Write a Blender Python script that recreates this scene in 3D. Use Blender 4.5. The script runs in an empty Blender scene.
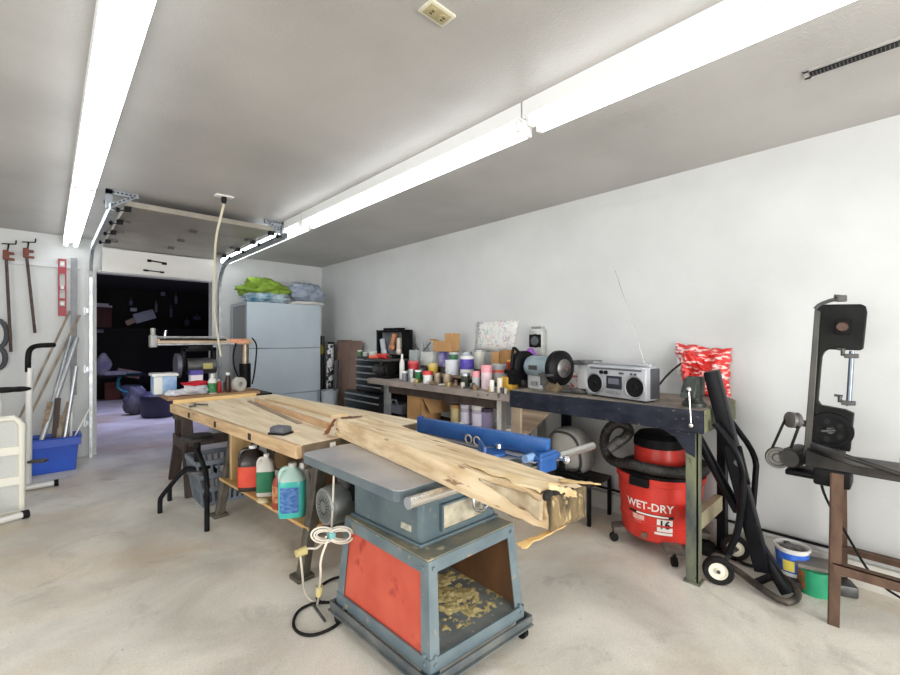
import bpy, bmesh, math, random
from mathutils import Vector, Matrix, noise as mnoise
random.seed(7)
SC = bpy.context.scene
COL = SC.collection
PI = math.pi
V = Vector

# ------------------------------------------------------------------ camera, world, exposure
CAM_H = 1.30
YAW = math.radians(43.2)
FPX = 428.0
cam_data = bpy.data.cameras.new('camera')
cam_data.sensor_width = 36.0
cam_data.lens = FPX * 36.0 / 900.0
cam_data.shift_y = 2.5 / 900.0
cam_data.clip_start = 0.02
cam = bpy.data.objects.new('camera', cam_data)
COL.objects.link(cam)
cam.location = (0, 0, CAM_H)
cam.rotation_euler = (PI / 2, 0, -YAW)
SC.camera = cam

world = bpy.data.worlds.new('world')
SC.world = world
world.use_nodes = True
world.node_tree.nodes['Background'].inputs[0].default_value = (0.8, 0.87, 1.0, 1)
world.node_tree.nodes['Background'].inputs[1].default_value = 0.15
SC.view_settings.view_transform = 'Standard'
SC.view_settings.look = 'None'
SC.view_settings.gamma = 1.0
SC.view_settings.use_curve_mapping = False
SC.view_settings.exposure = 0.29
TUBE_STRENGTH = 5.5

# cool area light added to tint the bay floor; no lamp fixture there
bay_data = bpy.data.lights.new('added_bay_fill', 'AREA')
bay_data.shape = 'RECTANGLE'; bay_data.size = 2.4; bay_data.size_y = 2.4
bay_data.energy = 48; bay_data.color = (0.56, 0.57, 1.0); bay_data.spread = math.radians(130)
bay_obj = bpy.data.objects.new('added_bay_fill', bay_data); COL.objects.link(bay_obj)
bay_obj.location = (1.5, 8.9, 2.40)
# fill light added behind the camera, outside a made-up wall opening
rear = bpy.data.lights.new('added_rear_fill', 'AREA')
rear.shape = 'RECTANGLE'; rear.size = 2.9; rear.size_y = 1.95
rear.energy = 205; rear.color = (1.0, 0.985, 0.96)
rearo = bpy.data.objects.new('added_rear_fill', rear); COL.objects.link(rearo)
rearo.location = (0.6, -3.15, 1.05); rearo.rotation_euler = (PI / 2, 0, 0)

# second fill light, added from the left through a made-up window
sidel = bpy.data.lights.new('added_side_fill', 'AREA')
sidel.shape = 'RECTANGLE'; sidel.size = 1.4; sidel.size_y = 3.0
sidel.energy = 95; sidel.color = (1.0, 0.985, 0.96)
sideo = bpy.data.objects.new('added_side_fill', sidel); COL.objects.link(sideo)
sideo.location = (-3.55, 0.9, 1.25); sideo.rotation_euler = (0, -PI / 2, 0)

# ------------------------------------------------------------------ helpers: photo ray -> point on a real plane
_s, _c = math.sin(YAW), math.cos(YAW)
def _ray(px, py):
    u = (px - 450.0) / FPX
    return (_s + u * _c, _c - u * _s, -(py - 340.0) / FPX)
def FZ(px, py, z=0.0):
    d = _ray(px, py); t = (z - CAM_H) / d[2]
    return V((t * d[0], t * d[1], z))
def FX(px, py, X):
    d = _ray(px, py); t = X / d[0]
    return V((X, t * d[1], CAM_H + t * d[2]))
def FY(px, py, Y):
    d = _ray(px, py); t = Y / d[1]
    return V((t * d[0], Y, CAM_H + t * d[2]))

# ------------------------------------------------------------------ materials
def lin(c):
    c = c / 255.0
    return c / 12.92 if c <= 0.04045 else ((c + 0.055) / 1.055) ** 2.4
def rgb(t):
    return (lin(t[0]), lin(t[1]), lin(t[2]), 1.0)
MATS = {}
def M(name, c1, c2=None, rough=0.5, metal=0.0, scale=8.0, stretch=(1, 1, 1), bump=0.0, bscale=None,
      detail=4.0, lo=0.35, hi=0.65, emit=None, trans=0.0, alpha=1.0, speck=None, speck_scale=60, speck_lo=0.6, coat=0.0, spec=0.5):
    if name in MATS: return MATS[name]
    m = bpy.data.materials.new(name); m.use_nodes = True
    nt = m.node_tree; N = nt.nodes; L = nt.links
    b = N['Principled BSDF']
    b.inputs['Base Color'].default_value = rgb(c1)
    b.inputs['Roughness'].default_value = rough
    b.inputs['Metallic'].default_value = metal
    b.inputs['Coat Weight'].default_value = coat
    b.inputs['Specular IOR Level'].default_value = spec
    b.inputs['Transmission Weight'].default_value = trans
    b.inputs['Alpha'].default_value = alpha
    mp = None
    def mapping():
        tc = N.new('ShaderNodeTexCoord'); mp = N.new('ShaderNodeMapping')
        mp.inputs['Scale'].default_value = stretch
        L.new(tc.outputs['Object'], mp.inputs['Vector'])
        return mp
    col = None
    if c2 is not None:
        mp = mapping()
        n = N.new('ShaderNodeTexNoise'); n.inputs['Scale'].default_value = scale; n.inputs['Detail'].default_value = detail
        L.new(mp.outputs[0], n.inputs['Vector'])
        r = N.new('ShaderNodeValToRGB')
        r.color_ramp.elements[0].position = lo; r.color_ramp.elements[1].position = hi
        r.color_ramp.elements[0].color = rgb(c1); r.color_ramp.elements[1].color = rgb(c2)
        L.new(n.outputs['Fac'], r.inputs[0])
        col = r.outputs[0]
        if speck is not None:
            n2 = N.new('ShaderNodeTexNoise'); n2.inputs['Scale'].default_value = speck_scale; n2.inputs['Detail'].default_value = 3
            L.new(mp.outputs[0], n2.inputs['Vector'])
            r2 = N.new('ShaderNodeValToRGB')
            r2.color_ramp.elements[0].position = speck_lo; r2.color_ramp.elements[1].position = min(1, speck_lo + 0.08)
            r2.color_ramp.elements[0].color = (0, 0, 0, 1); r2.color_ramp.elements[1].color = (1, 1, 1, 1)
            L.new(n2.outputs['Fac'], r2.inputs[0])
            mx = N.new('ShaderNodeMix'); mx.data_type = 'RGBA'
            L.new(r2.outputs[0], mx.inputs[0]); L.new(col, mx.inputs[6]); mx.inputs[7].default_value = rgb(speck)
            col = mx.outputs[2]
        L.new(col, b.inputs['Base Color'])
    if bump:
        if mp is None: mp = mapping()
        nb = N.new('ShaderNodeTexNoise'); nb.inputs['Scale'].default_value = bscale or scale * 3; nb.inputs['Detail'].default_value = 3
        L.new(mp.outputs[0], nb.inputs['Vector'])
        bp = N.new('ShaderNodeBump'); bp.inputs['Strength'].default_value = bump; bp.inputs['Distance'].default_value = 0.01
        L.new(nb.outputs['Fac'], bp.inputs['Height']); L.new(bp.outputs[0], b.inputs['Normal'])
    if emit is not None:
        b.inputs['Emission Color'].default_value = (emit[0], emit[1], emit[2], 1)
        b.inputs['Emission Strength'].default_value = emit[3]
    MATS[name] = m
    return m

def floor_material():
    m = bpy.data.materials.new('concrete floor'); m.use_nodes = True
    nt = m.node_tree; N = nt.nodes; L = nt.links; b = N['Principled BSDF']
    tc = N.new('ShaderNodeTexCoord')
    def nz(scale, detail, dist=0.0, rough=0.5):
        n = N.new('ShaderNodeTexNoise'); n.inputs['Scale'].default_value = scale; n.inputs['Detail'].default_value = detail
        n.inputs['Distortion'].default_value = dist; n.inputs['Roughness'].default_value = rough
        L.new(tc.outputs['Object'], n.inputs['Vector']); return n.outputs['Fac']
    def ramp(f, a, bb, p0, p1):
        r = N.new('ShaderNodeValToRGB'); e = r.color_ramp.elements
        e[0].position = p0; e[1].position = p1; e[0].color = a; e[1].color = bb
        L.new(f, r.inputs[0]); return r.outputs[0]
    def mix(f, a, bb, typ='MIX'):
        x = N.new('ShaderNodeMix'); x.data_type = 'RGBA'; x.blend_type = typ
        if hasattr(f, 'is_linked'): L.new(f, x.inputs[0])
        else: x.inputs[0].default_value = f
        for s, i in ((a, 6), (bb, 7)):
            if hasattr(s, 'is_linked'): L.new(s, x.inputs[i])
            else: x.inputs[i].default_value = s
        return x.outputs[2]
    W = (1, 1, 1, 1); K = (0, 0, 0, 1)
    base = ramp(nz(1.4, 6, 0.6, 0.6), rgb((196, 191, 180)), rgb((232, 227, 216)), 0.36, 0.62)
    tan = ramp(nz(0.9, 5, 0.4, 0.55), K, (0.6, 0.6, 0.6, 1), 0.47, 0.66)
    c = mix(tan, base, rgb((196, 164, 122)))
    dark = ramp(nz(2.3, 7, 1.2, 0.65), K, (0.6, 0.6, 0.6, 1), 0.56, 0.74)
    c = mix(dark, c, rgb((150, 144, 134)))
    sp = ramp(nz(38, 4, 0, 0.6), K, (0.6, 0.6, 0.6, 1), 0.66, 0.74)
    c = mix(sp, c, rgb((140, 132, 120)))
    fine = ramp(nz(110, 3), rgb((225, 225, 225)), W, 0.3, 0.7)
    c = mix(0.6, c, fine, 'MULTIPLY')
    L.new(c, b.inputs['Base Color'])
    rr = ramp(nz(2.0, 5), (0.34, 0.34, 0.34, 1), (0.55, 0.55, 0.55, 1), 0.35, 0.65)
    L.new(rr, b.inputs['Roughness'])
    bp = N.new('ShaderNodeBump'); bp.inputs['Strength'].default_value = 0.08; bp.inputs['Distance'].default_value = 0.01
    L.new(nz(30, 4), bp.inputs['Height']); L.new(bp.outputs[0], b.inputs['Normal'])
    return m

# common finishes
white_wall = M('white wall paint', (193, 195, 195), (201, 203, 203), rough=0.55, scale=2.0, bump=0.10, bscale=55)
ceil_mat = M('ceiling paint', (164, 162, 159), (180, 178, 175), rough=0.42, scale=1.3, bump=0.22, bscale=90)
white_metal = M('white enamel', (228, 230, 230), rough=0.35)
galv = M('galvanised steel', (150, 155, 160), (185, 190, 194), rough=0.38, metal=0.7, scale=14)
chrome = M('bright steel', (205, 205, 205), rough=0.22, metal=1.0)
steel_dark = M('dark steel', (70, 70, 72), (95, 94, 92), rough=0.45, metal=0.5, scale=12)
black_plastic = M('black plastic', (12, 12, 13), (22, 22, 24), rough=0.5, scale=9, spec=0.14)
black_metal = M('black paint', (9, 9, 11), (24, 24, 27), rough=0.48, scale=8, spec=0.14)
black_rubber = M('black rubber', (16, 16, 16), (30, 29, 28), rough=0.75, scale=15, spec=0.2)
grey_plastic = M('grey plastic', (128, 130, 134), (142, 144, 148), rough=0.5, scale=9)
white_plastic = M('white plastic', (226, 226, 222), rough=0.4)
cardboard = M('cardboard', (176, 134, 88), (192, 150, 102), rough=0.85, scale=6)
brown_board = M('brown board', (124, 100, 90), (140, 114, 102), rough=0.75, scale=4)
cast_iron = M('cast iron', (74, 70, 62), (98, 92, 82), rough=0.6, metal=0.3, scale=14)
rust = M('rusty brown angle iron', (78, 58, 46), (104, 80, 64), rough=0.7, metal=0.2, scale=18, stretch=(1, 1, 0.4))
machine_grey = M('blue grey machine enamel', (72, 88, 95), (90, 105, 110), rough=0.38, scale=7, speck=(130, 126, 110), speck_scale=28, speck_lo=0.66)
pine_y = M('worn pine top', (206, 184, 150), (231, 215, 187), rough=0.6, scale=2.6, stretch=(11, 0.7, 9), bump=0.1, speck=(150, 120, 88), speck_scale=6, speck_lo=0.68)
rough_wood = M('old grey wood', (112, 96, 80), (152, 134, 114), rough=0.8, scale=3.0, stretch=(8, 1, 8), bump=0.15)
ply = M('plywood', (190, 148, 92), (212, 172, 114), rough=0.65, scale=3, stretch=(7, 1, 1))
dark_wood = M('dark stained wood', (52, 42, 38), (76, 62, 55), rough=0.7, scale=4, stretch=(3, 3, 0.7))
red_plastic = M('red plastic', (186, 44, 34), (200, 56, 44), rough=0.42, scale=5)
blue_plastic = M('blue plastic', (20, 66, 168), (30, 80, 186), rough=0.4, scale=4)

# ------------------------------------------------------------------ mesh builder
class MB:
    def __init__(s): s.bm = bmesh.new()
    def box(s, c, size, R=None, bevel=0.0):
        r = bmesh.ops.create_cube(s.bm, size=1.0)
        vs = r['verts']
        bmesh.ops.scale(s.bm, vec=size, verts=vs)
        if bevel > 0:
            es = list({e for v in vs for e in v.link_edges})
            rb = bmesh.ops.bevel(s.bm, geom=es, offset=bevel, segments=2, affect='EDGES', profile=0.5)
            vs = list({v for f in rb['faces'] for v in f.verts} | {v for v in vs if v.is_valid})
        if R is not None: bmesh.ops.rotate(s.bm, cent=(0, 0, 0), matrix=R, verts=vs)
        bmesh.ops.translate(s.bm, vec=V(c), verts=vs)
        return s
    def bb(s, x0, x1, y0, y1, z0, z1, bevel=0.0):
        return s.box(((x0 + x1) / 2, (y0 + y1) / 2, (z0 + z1) / 2), (abs(x1 - x0), abs(y1 - y0), abs(z1 - z0)), None, bevel)
    def beam(s, p0, p1, w, t, up=(0, 0, 1), bevel=0.0):
        """rectangular bar from p0 to p1: w across, t along up"""
        p0, p1 = V(p0), V(p1); d = p1 - p0; L = d.length; z = d.normalized()
        u = V(up); x = u.cross(z)
        if x.length < 1e-4: x = V((1, 0, 0)).cross(z)
        x.normalize(); y = z.cross(x)
        R = Matrix((x, y, z)).transposed()
        return s.box((p0 + p1) / 2, (w, t, L), R, bevel)
    def cyl(s, p0, p1, r0, r1=None, seg=16, cap=True):
        if r1 is None: r1 = r0
        p0, p1 = V(p0), V(p1); d = p1 - p0
        r = bmesh.ops.create_cone(s.bm, cap_ends=cap, cap_tris=False, segments=seg, radius1=max(r0, 1e-5), radius2=max(r1, 1e-5), depth=d.length)
        q = V((0, 0, 1)).rotation_difference(d.normalized()).to_matrix()
        bmesh.ops.rotate(s.bm, cent=(0, 0, 0), matrix=q, verts=r['verts'])
        bmesh.ops.translate(s.bm, vec=(p0 + p1) / 2, verts=r['verts'])
        return s
    def lathe(s, prof, c=(0, 0, 0), axis=(0, 0, 1), seg=24, sx=1.0, sy=1.0):
        c = V(c); q = V((0, 0, 1)).rotation_difference(V(axis).normalized())
        rings = []
        for r, z in prof:
            if r < 1e-5: rings.append([s.bm.verts.new(c + q @ V((0, 0, z)))])
            else: rings.append([s.bm.verts.new(c + q @ V((r * sx * math.cos(2 * PI * k / seg), r * sy * math.sin(2 * PI * k / seg), z))) for k in range(seg)])
        for a, b in zip(rings[:-1], rings[1:]):
            for k in range(seg):
                k2 = (k + 1) % seg
                if len(a) == 1 and len(b) == 1: continue
                if len(a) == 1: s.bm.faces.new((a[0], b[k], b[k2]))
                elif len(b) == 1: s.bm.faces.new((a[k], a[k2], b[0]))
                else: s.bm.faces.new((a[k], a[k2], b[k2], b[k]))
        return s
    def sphere(s, c, r, seg=16, rings=10, scale=(1, 1, 1)):
        q = bmesh.ops.create_uvsphere(s.bm, u_segments=seg, v_segments=rings, radius=r)
        bmesh.ops.scale(s.bm, vec=scale, verts=q['verts'])
        bmesh.ops.translate(s.bm, vec=V(c), verts=q['verts'])
        return s
    def tube(s, pts, r, seg=8, closed=False, smooth=0, ribs=0.0):
        P = [V(p) for p in pts]
        for _ in range(smooth):
            Q = []
            n = len(P)
            if not closed: Q.append(P[0])
            for i in range(n if closed else n - 1):
                a, b = P[i], P[(i + 1) % n]
                Q.append(a * 0.75 + b * 0.25); Q.append(a * 0.25 + b * 0.75)
            if not closed: Q.append(P[-1])
            P = Q
        n = len(P); rings = []; prev = None
        for i in range(n):
            if closed: t = (P[(i + 1) % n] - P[i - 1])
            elif i == 0: t = P[1] - P[0]
            elif i == n - 1: t = P[-1] - P[-2]
            else: t = (P[i + 1] - P[i]).normalized() + (P[i] - P[i - 1]).normalized()
            if t.length < 1e-9: t = V((0, 0, 1))
            t.normalize()
            if prev is None:
                prev = t.orthogonal().normalized()
            prev = (prev - t * prev.dot(t))
            if prev.length < 1e-6: prev = t.orthogonal()
            prev.normalize()
            b = t.cross(prev)
            rr = r[i] if isinstance(r, (list, tuple)) and i < len(r) else (r if not isinstance(r, (list, tuple)) else r[-1])
            if ribs: rr = rr * (1 + (ribs if i % 2 else 0))
            rings.append([s.bm.verts.new(P[i] + (prev * math.cos(2 * PI * k / seg) + b * math.sin(2 * PI * k / seg)) * rr) for k in range(seg)])
        m = n if closed else n - 1
        for i in range(m):
            a, b = rings[i], rings[(i + 1) % n]
            off = 0
            if closed and i == n - 1:
                off = min(range(seg), key=lambda o: (a[0].co - b[o].co).length)
            for k in range(seg):
                k2 = (k + 1) % seg
                s.bm.faces.new((a[k], a[k2], b[(k2 + off) % seg], b[(k + off) % seg]))
        if not closed:
            s.bm.faces.new(rings[0][::-1]); s.bm.faces.new(rings[-1])
        return s
    def prism(s, poly, vec):
        """closed polygon (list of 3D points) extruded along vec"""
        a = [s.bm.verts.new(V(p)) for p in poly]; b = [s.bm.verts.new(V(p) + V(vec)) for p in poly]
        n = len(a)
        s.bm.faces.new(a); s.bm.faces.new(b[::-1])
        for i in range(n): s.bm.faces.new((a[i], b[i], b[(i + 1) % n], a[(i + 1) % n]))
        return s
    def grid(s, fn, nu, nv):
        vs = [[s.bm.verts.new(V(fn(i / nu, j / nv))) for j in range(nv + 1)] for i in range(nu + 1)]
        for i in range(nu):
            for j in range(nv):
                s.bm.faces.new((vs[i][j], vs[i + 1][j], vs[i + 1][j + 1], vs[i][j + 1]))
        return s
    def jitter(s, amp, freq, seed=0.0, pred=None):
        for v in s.bm.verts:
            if pred and not pred(v.co): continue
            v.co += mnoise.noise_vector(v.co * freq + V((seed, seed * 1.7, -seed))) * amp
        return s
    def subdiv(s, cuts=1):
        bmesh.ops.subdivide_edges(s.bm, edges=list(s.bm.edges), cuts=cuts, use_grid_fill=True)
        return s

ROOTMAT = {}
def build(name, mb, mat, parent=None, loc=None, smooth=35, solid=0.0, bevel=0.0):
    bm = mb.bm
    bmesh.ops.remove_doubles(bm, verts=bm.verts, dist=1e-6)
    bmesh.ops.recalc_face_normals(bm, faces=bm.faces)
    me = bpy.data.meshes.new(name)
    inv = None
    if parent is not None:
        r = parent
        while r.parent is not None: r = r.parent
        inv = ROOTMAT.get(r.name)
    elif loc is not None:
        inv = Matrix.Translation(V(loc))
    if inv is not None: bmesh.ops.transform(bm, matrix=inv.inverted(), verts=bm.verts)
    if smooth:
        for f in bm.faces: f.smooth = True
        lim = math.radians(smooth)
        for e in bm.edges:
            if len(e.link_faces) == 2 and e.calc_face_angle(0) > lim: e.smooth = False
    bm.to_mesh(me); bm.free()
    o = bpy.data.objects.new(name, me); COL.objects.link(o)
    if isinstance(mat, (list, tuple)):
        for q in mat: me.materials.append(q)
    else: me.materials.append(mat)
    if parent is not None: o.parent = parent
    elif inv is not None:
        o.location = inv.translation; ROOTMAT[o.name] = inv
    if solid:
        md = o.modifiers.new('thickness', 'SOLIDIFY'); md.thickness = solid; md.offset = 0
    if bevel:
        md = o.modifiers.new('bevel', 'BEVEL'); md.width = bevel; md.segments = 2; md.limit_method = 'ANGLE'
    return o
def tag(o, label, cat, group=None):
    o['label'] = label; o['category'] = cat
    if group: o['group'] = group
    return o
def thing(name, label, cat, loc, group=None):
    o = bpy.data.objects.new(name, None); COL.objects.link(o)
    o.empty_display_size = 0.05
    o.location = V(loc); ROOTMAT[o.name] = Matrix.Translation(V(loc))
    return tag(o, label, cat, group)
def struct(name, mb, mat, **k):
    o = build(name, mb, mat, **k); o['kind'] = 'structure'; return o
def text_mesh(txt, size, mat, name, parent, fn, depth=0.0, bold=0.0):
    """lettering as mesh; fn maps glyph (x, y) in metres, centred, to a world point"""
    cu = bpy.data.curves.new('lettering', 'FONT'); cu.body = txt; cu.size = size
    cu.align_x = 'CENTER'; cu.align_y = 'CENTER'; cu.offset = bold; cu.fill_mode = 'FRONT'; cu.resolution_u = 3
    to = bpy.data.objects.new('lettering', cu); COL.objects.link(to)
    dg = bpy.context.evaluated_depsgraph_get(); dg.update()
    me = bpy.data.meshes.new_from_object(to.evaluated_get(dg))
    bpy.data.objects.remove(to); bpy.data.curves.remove(cu)
    mb = MB(); mb.bm.from_mesh(me); bpy.data.meshes.remove(me)
    bmesh.ops.triangulate(mb.bm, faces=mb.bm.faces)
    for v in mb.bm.verts: v.co = V(fn(v.co.x, v.co.y))
    return build(name, mb, mat, parent, smooth=0)

# ------------------------------------------------------------------ room shell
WX = 3.14; BY = 6.30; CH = 2.44
struct('floor', MB().bb(-3.5, 4.7, -3.1, 12.3, -0.12, 0.0), floor_material(), smooth=0)
struct('ceiling', MB().bb(-3.5, WX + 0.12, -3.1, BY + 0.14, CH, CH + 0.1), ceil_mat, smooth=0)
struct('wall_right', MB().bb(WX, WX + 0.12, -3.1, BY + 0.14, 0, CH), white_wall, smooth=0)
struct('wall_left', MB().bb(-3.5, -3.38, -3.1, -0.65, 0, CH).bb(-3.5, -3.38, 2.45, BY + 0.14, 0, CH).bb(-3.5, -3.38, -0.65, 2.45, 0, 0.5).bb(-3.5, -3.38, -0.65, 2.45, 2.0, CH), white_wall, smooth=0)
struct('added_window_1', MB().bb(-3.46, -3.42, -0.65, 2.45, 0.5, 0.55).bb(-3.46, -3.42, -0.65, 2.45, 1.95, 2.0).bb(-3.46, -3.42, 0.875, 0.925, 0.5, 2.0).bb(-3.46, -3.42, -0.65, -0.6, 0.5, 2.0).bb(-3.46, -3.42, 2.4, 2.45, 0.5, 2.0), white_metal, smooth=0)  # unseen window frame, added to go with the side fill light
struct('wall_rear', MB().bb(-3.38, -0.9, -3.1, -2.98, 0, CH).bb(2.1, WX, -3.1, -2.98, 0, CH).bb(-0.9, 2.1, -3.1, -2.98, 2.07, CH), white_wall, smooth=0)  # door-sized gap added to let the rear fill in
OX0, OX1, OZ = 0.40, 1.58, 2.07
struct('wall_back', MB().bb(-3.38, OX0, BY, BY + 0.14, 0, CH).bb(OX1, WX, BY, BY + 0.14, 0, CH).bb(OX0, OX1, BY, BY + 0.14, OZ, CH), white_wall, smooth=0)
curb = M('painted concrete curb', (196, 194, 186), (214, 212, 204), rough=0.6, scale=5)
struct('baseboard_right', MB().bb(WX - 0.03, WX, -2.9, 5.2, 0, 0.13), curb, smooth=0)
struct('baseboard_back', MB().bb(-3.3, OX0 - 0.18, BY - 0.02, BY, 0, 0.10), curb, smooth=0)
struct('trim_1', MB().bb(-2.6, 0.26, BY - 0.022, BY, 2.085, 2.125), M('painted rail', (202, 204, 206), rough=0.5), smooth=0)
struct('trim_2', MB().bb(OX0 - 0.09, OX0, BY - 0.025, BY, 0, OZ + 0.05).bb(OX1, OX1 + 0.10, BY - 0.025, BY, 0, OZ + 0.05), white_wall, smooth=0)
bay_dark = M('unlit bay black', (13, 11, 12), (20, 17, 18), rough=0.85, scale=3)  # near-black puts the bay's lack of light into the surface colour
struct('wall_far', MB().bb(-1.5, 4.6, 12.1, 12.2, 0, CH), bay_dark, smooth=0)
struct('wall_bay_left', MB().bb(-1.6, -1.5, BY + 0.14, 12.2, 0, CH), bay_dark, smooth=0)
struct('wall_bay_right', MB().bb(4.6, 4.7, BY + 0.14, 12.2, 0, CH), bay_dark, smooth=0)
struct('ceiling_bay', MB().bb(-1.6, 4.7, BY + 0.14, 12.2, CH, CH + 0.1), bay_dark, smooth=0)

# ------------------------------------------------------------------ fluorescent strips
tube_mat = M('fluorescent tube', (255, 255, 255), rough=0.3, emit=(0.91, 0.965, 1.0, TUBE_STRENGTH))
def strip_light(xc, y0, y1, label, group):
    t = thing('fluorescent_light', label, 'light', (xc, (y0 + y1) / 2, CH), group)
    h = MB()
    prof = [(-0.062, CH), (-0.062, CH - 0.075), (0.062, CH - 0.075), (0.062, CH)]
    h.prism([(xc + a, y0 + 0.005, z) for a, z in prof], (0, y1 - y0 - 0.01, 0))
    build('housing', h, white_metal, t, smooth=0)
    for sx in (-0.040, 0.040):
        build('tube', MB().cyl((xc + sx, y0 + 0.05, CH - 0.104), (xc + sx, y1 - 0.05, CH - 0.104), 0.021, seg=12), tube_mat, t)
        for yy in (y0 + 0.035, y1 - 0.035):
            build('lamp_holder', MB().box((xc + sx, yy, CH - 0.096), (0.034, 0.022, 0.056), None, 0.004), white_plastic, t)
strip_light(1.715, -1.22, 1.26, 'long twin-tube fluorescent strip on the ceiling at the top right, nearest the camera', 'ceiling light strips')
strip_light(1.715, 1.26, 3.74, 'twin-tube fluorescent strip in the middle of the right-hand row', 'ceiling light strips')
strip_light(1.715, 3.74, 6.22, 'farthest twin-tube fluorescent strip of the right-hand row, beside the garage door track', 'ceiling light strips')
strip_light(0.18, 1.33, 3.81, 'near twin-tube fluorescent strip of the left-hand row, running off the top edge', 'ceiling light strips')
strip_light(0.18, 3.81, 6.26, 'short-looking far twin-tube fluorescent strip of the left-hand row, above the wall clamps', 'ceiling light strips')
strip_light(0.18, -1.15, 1.33, 'twin-tube fluorescent strip directly above the camera', 'ceiling light strips')
strip_light(-1.9, 0.8, 3.28, 'twin-tube fluorescent strip over the left side of the room', 'ceiling light strips')

# ------------------------------------------------------------------ ceiling fittings
o0 = (FZ(416, 10, CH) + FZ(458, 14, CH)) / 2
op = thing('ceiling_outlet', 'cream double outlet plate on the ceiling near the top centre', 'outlet', o0)
cream = M('cream plastic', (160, 150, 116), rough=0.45)
build('plate', MB().box((o0.x, o0.y, CH - 0.004), (0.115, 0.072, 0.008), None, 0.002), M('pale cream plate', (198, 194, 176), rough=0.5), op)
build('face', MB().box((o0.x, o0.y, CH - 0.0075), (0.092, 0.052, 0.005), None, 0.001), cream, op)
for sx in (-0.024, 0.024):
    f = build('socket', MB().cyl((o0.x + sx, o0.y, CH - 0.013), (o0.x + sx, o0.y, CH - 0.006), 0.017, seg=16), cream, op)
    b = MB()
    for a in (-0.006, 0.006): b.box((o0.x + sx, o0.y + a, CH - 0.0135), (0.010, 0.003, 0.002))
    build('slot', b, black_plastic, f, smooth=0)
vent = thing('ceiling_vent', 'long narrow black slot vent in the ceiling at the top right corner', 'vent', (2.37, 0.05, CH))
vx = 2.37
build('slot', MB().bb(vx - 0.022, vx + 0.022, -0.45, 0.28, CH - 0.009, CH - 0.002), black_plastic, vent, smooth=0)
build('frame', MB().bb(vx - 0.038, vx - 0.022, -0.47, 0.30, CH - 0.006, CH).bb(vx + 0.022, vx + 0.038, -0.47, 0.30, CH - 0.006, CH).bb(vx - 0.038, vx + 0.038, 0.28, 0.30, CH - 0.006, CH), ceil_mat, vent, smooth=0)
b = MB()
for k in range(60): b.bb(vx - 0.02, vx + 0.02, -0.44 + k * 0.012, -0.437 + k * 0.012, CH - 0.011, CH - 0.004)
build('louvre', b, steel_dark, vent, smooth=0)

# cable dropping from ceiling outlet to the radial arm saw
h0 = FZ(224, 196, CH)
dc = thing('drop_outlet', 'small white ceiling outlet feeding the hanging cable in front of the overhead door', 'outlet', h0)
build('plate', MB().box((h0.x, h0.y, CH - 0.005), (0.13, 0.075, 0.01), None, 0.003), white_plastic, dc)
build('plug', MB().lathe([(0.0, -0.05), (0.014, -0.05), (0.02, -0.03), (0.02, 0)], (h0.x, h0.y, CH - 0.01)), black_plastic, dc)
TBZ = 0.745   # radial arm saw table height
cab_pts = [V((h0.x, h0.y, CH - 0.06)), FY(222, 212, 3.75), FY(215, 240, 3.95), FY(215, 275, 4.25), FY(214, 310, 4.5), FY(217, 330, 4.6), FY(219, 345, 4.65), FY(221, 356, 4.68)]
build_c = build('power_cable', MB().tube(cab_pts, 0.010, seg=8, smooth=2), M('cream cable', (206, 200, 180), rough=0.5), None, loc=h0)
tag(build_c, 'cream cable hanging from the ceiling outlet down to the radial arm saw', 'cable')

# ------------------------------------------------------------------ overhead garage door and tracks
door_mat = M('door skin', (130, 125, 116), (144, 138, 128), rough=0.33, scale=3)
gd = thing('garage_door', 'open overhead garage door lying flat under the ceiling', 'garage door', (1.0, 5.2, 2.3))
DZ = 2.335
ys = [4.12, 4.62, 5.12, 5.62, 6.08]
for k in range(4):
    build('door_section', MB().bb(0.44, 1.56, ys[k] + 0.004, ys[k + 1] - 0.004, DZ, DZ + 0.045, 0.004), door_mat, gd, smooth=0)
build('bottom_section', MB().beam((1.0, 6.11, DZ - 0.005), (1.0, 6.17, 2.075), 1.12, 0.04, up=(0, 1, 0)), M('white door skin', (214, 214, 211), rough=0.4), gd, smooth=0)
for yk in ys[1:4]:
    for xk in (0.50, 1.0, 1.50):
        build('hinge', MB().box((xk, yk, DZ - 0.006), (0.05, 0.09, 0.012)).cyl((xk - 0.03, yk, DZ - 0.014), (xk + 0.03, yk, DZ - 0.014), 0.008), steel_dark, gd)
for yk in ys[:4]:
    for xk, sg in ((0.45, -1), (1.55, 1)):
        build('roller', MB().box((xk, yk + 0.02, DZ - 0.018), (0.045, 0.05, 0.035)).cyl((xk, yk + 0.02, DZ - 0.035), (xk + sg * 0.09, yk + 0.02, DZ - 0.035), 0.005).cyl((xk + sg * 0.05, yk + 0.02, DZ - 0.035), (xk + sg * 0.07, yk + 0.02, DZ - 0.035), 0.018), black_metal, gd)
hp = V((1.0, 6.10, 2.20))
build('handle', MB().tube([(0.86, 6.115, 2.235), (0.88, 6.09, 2.235), (1.0, 6.09, 2.225), (1.02, 6.11, 2.22)], 0.008).box((0.87, 6.11, 2.235), (0.04, 0.02, 0.03)).box((1.02, 6.115, 2.22), (0.05, 0.02, 0.03)), black_metal, gd)
build('lift_bracket', MB().box((0.84, 6.13, 2.12), (0.05, 0.02, 0.02)).box((1.0, 6.13, 2.115), (0.04, 0.02, 0.02)).tube([(0.84, 6.12, 2.12), (1.0, 6.12, 2.115)], 0.006), black_metal, gd)
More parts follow.
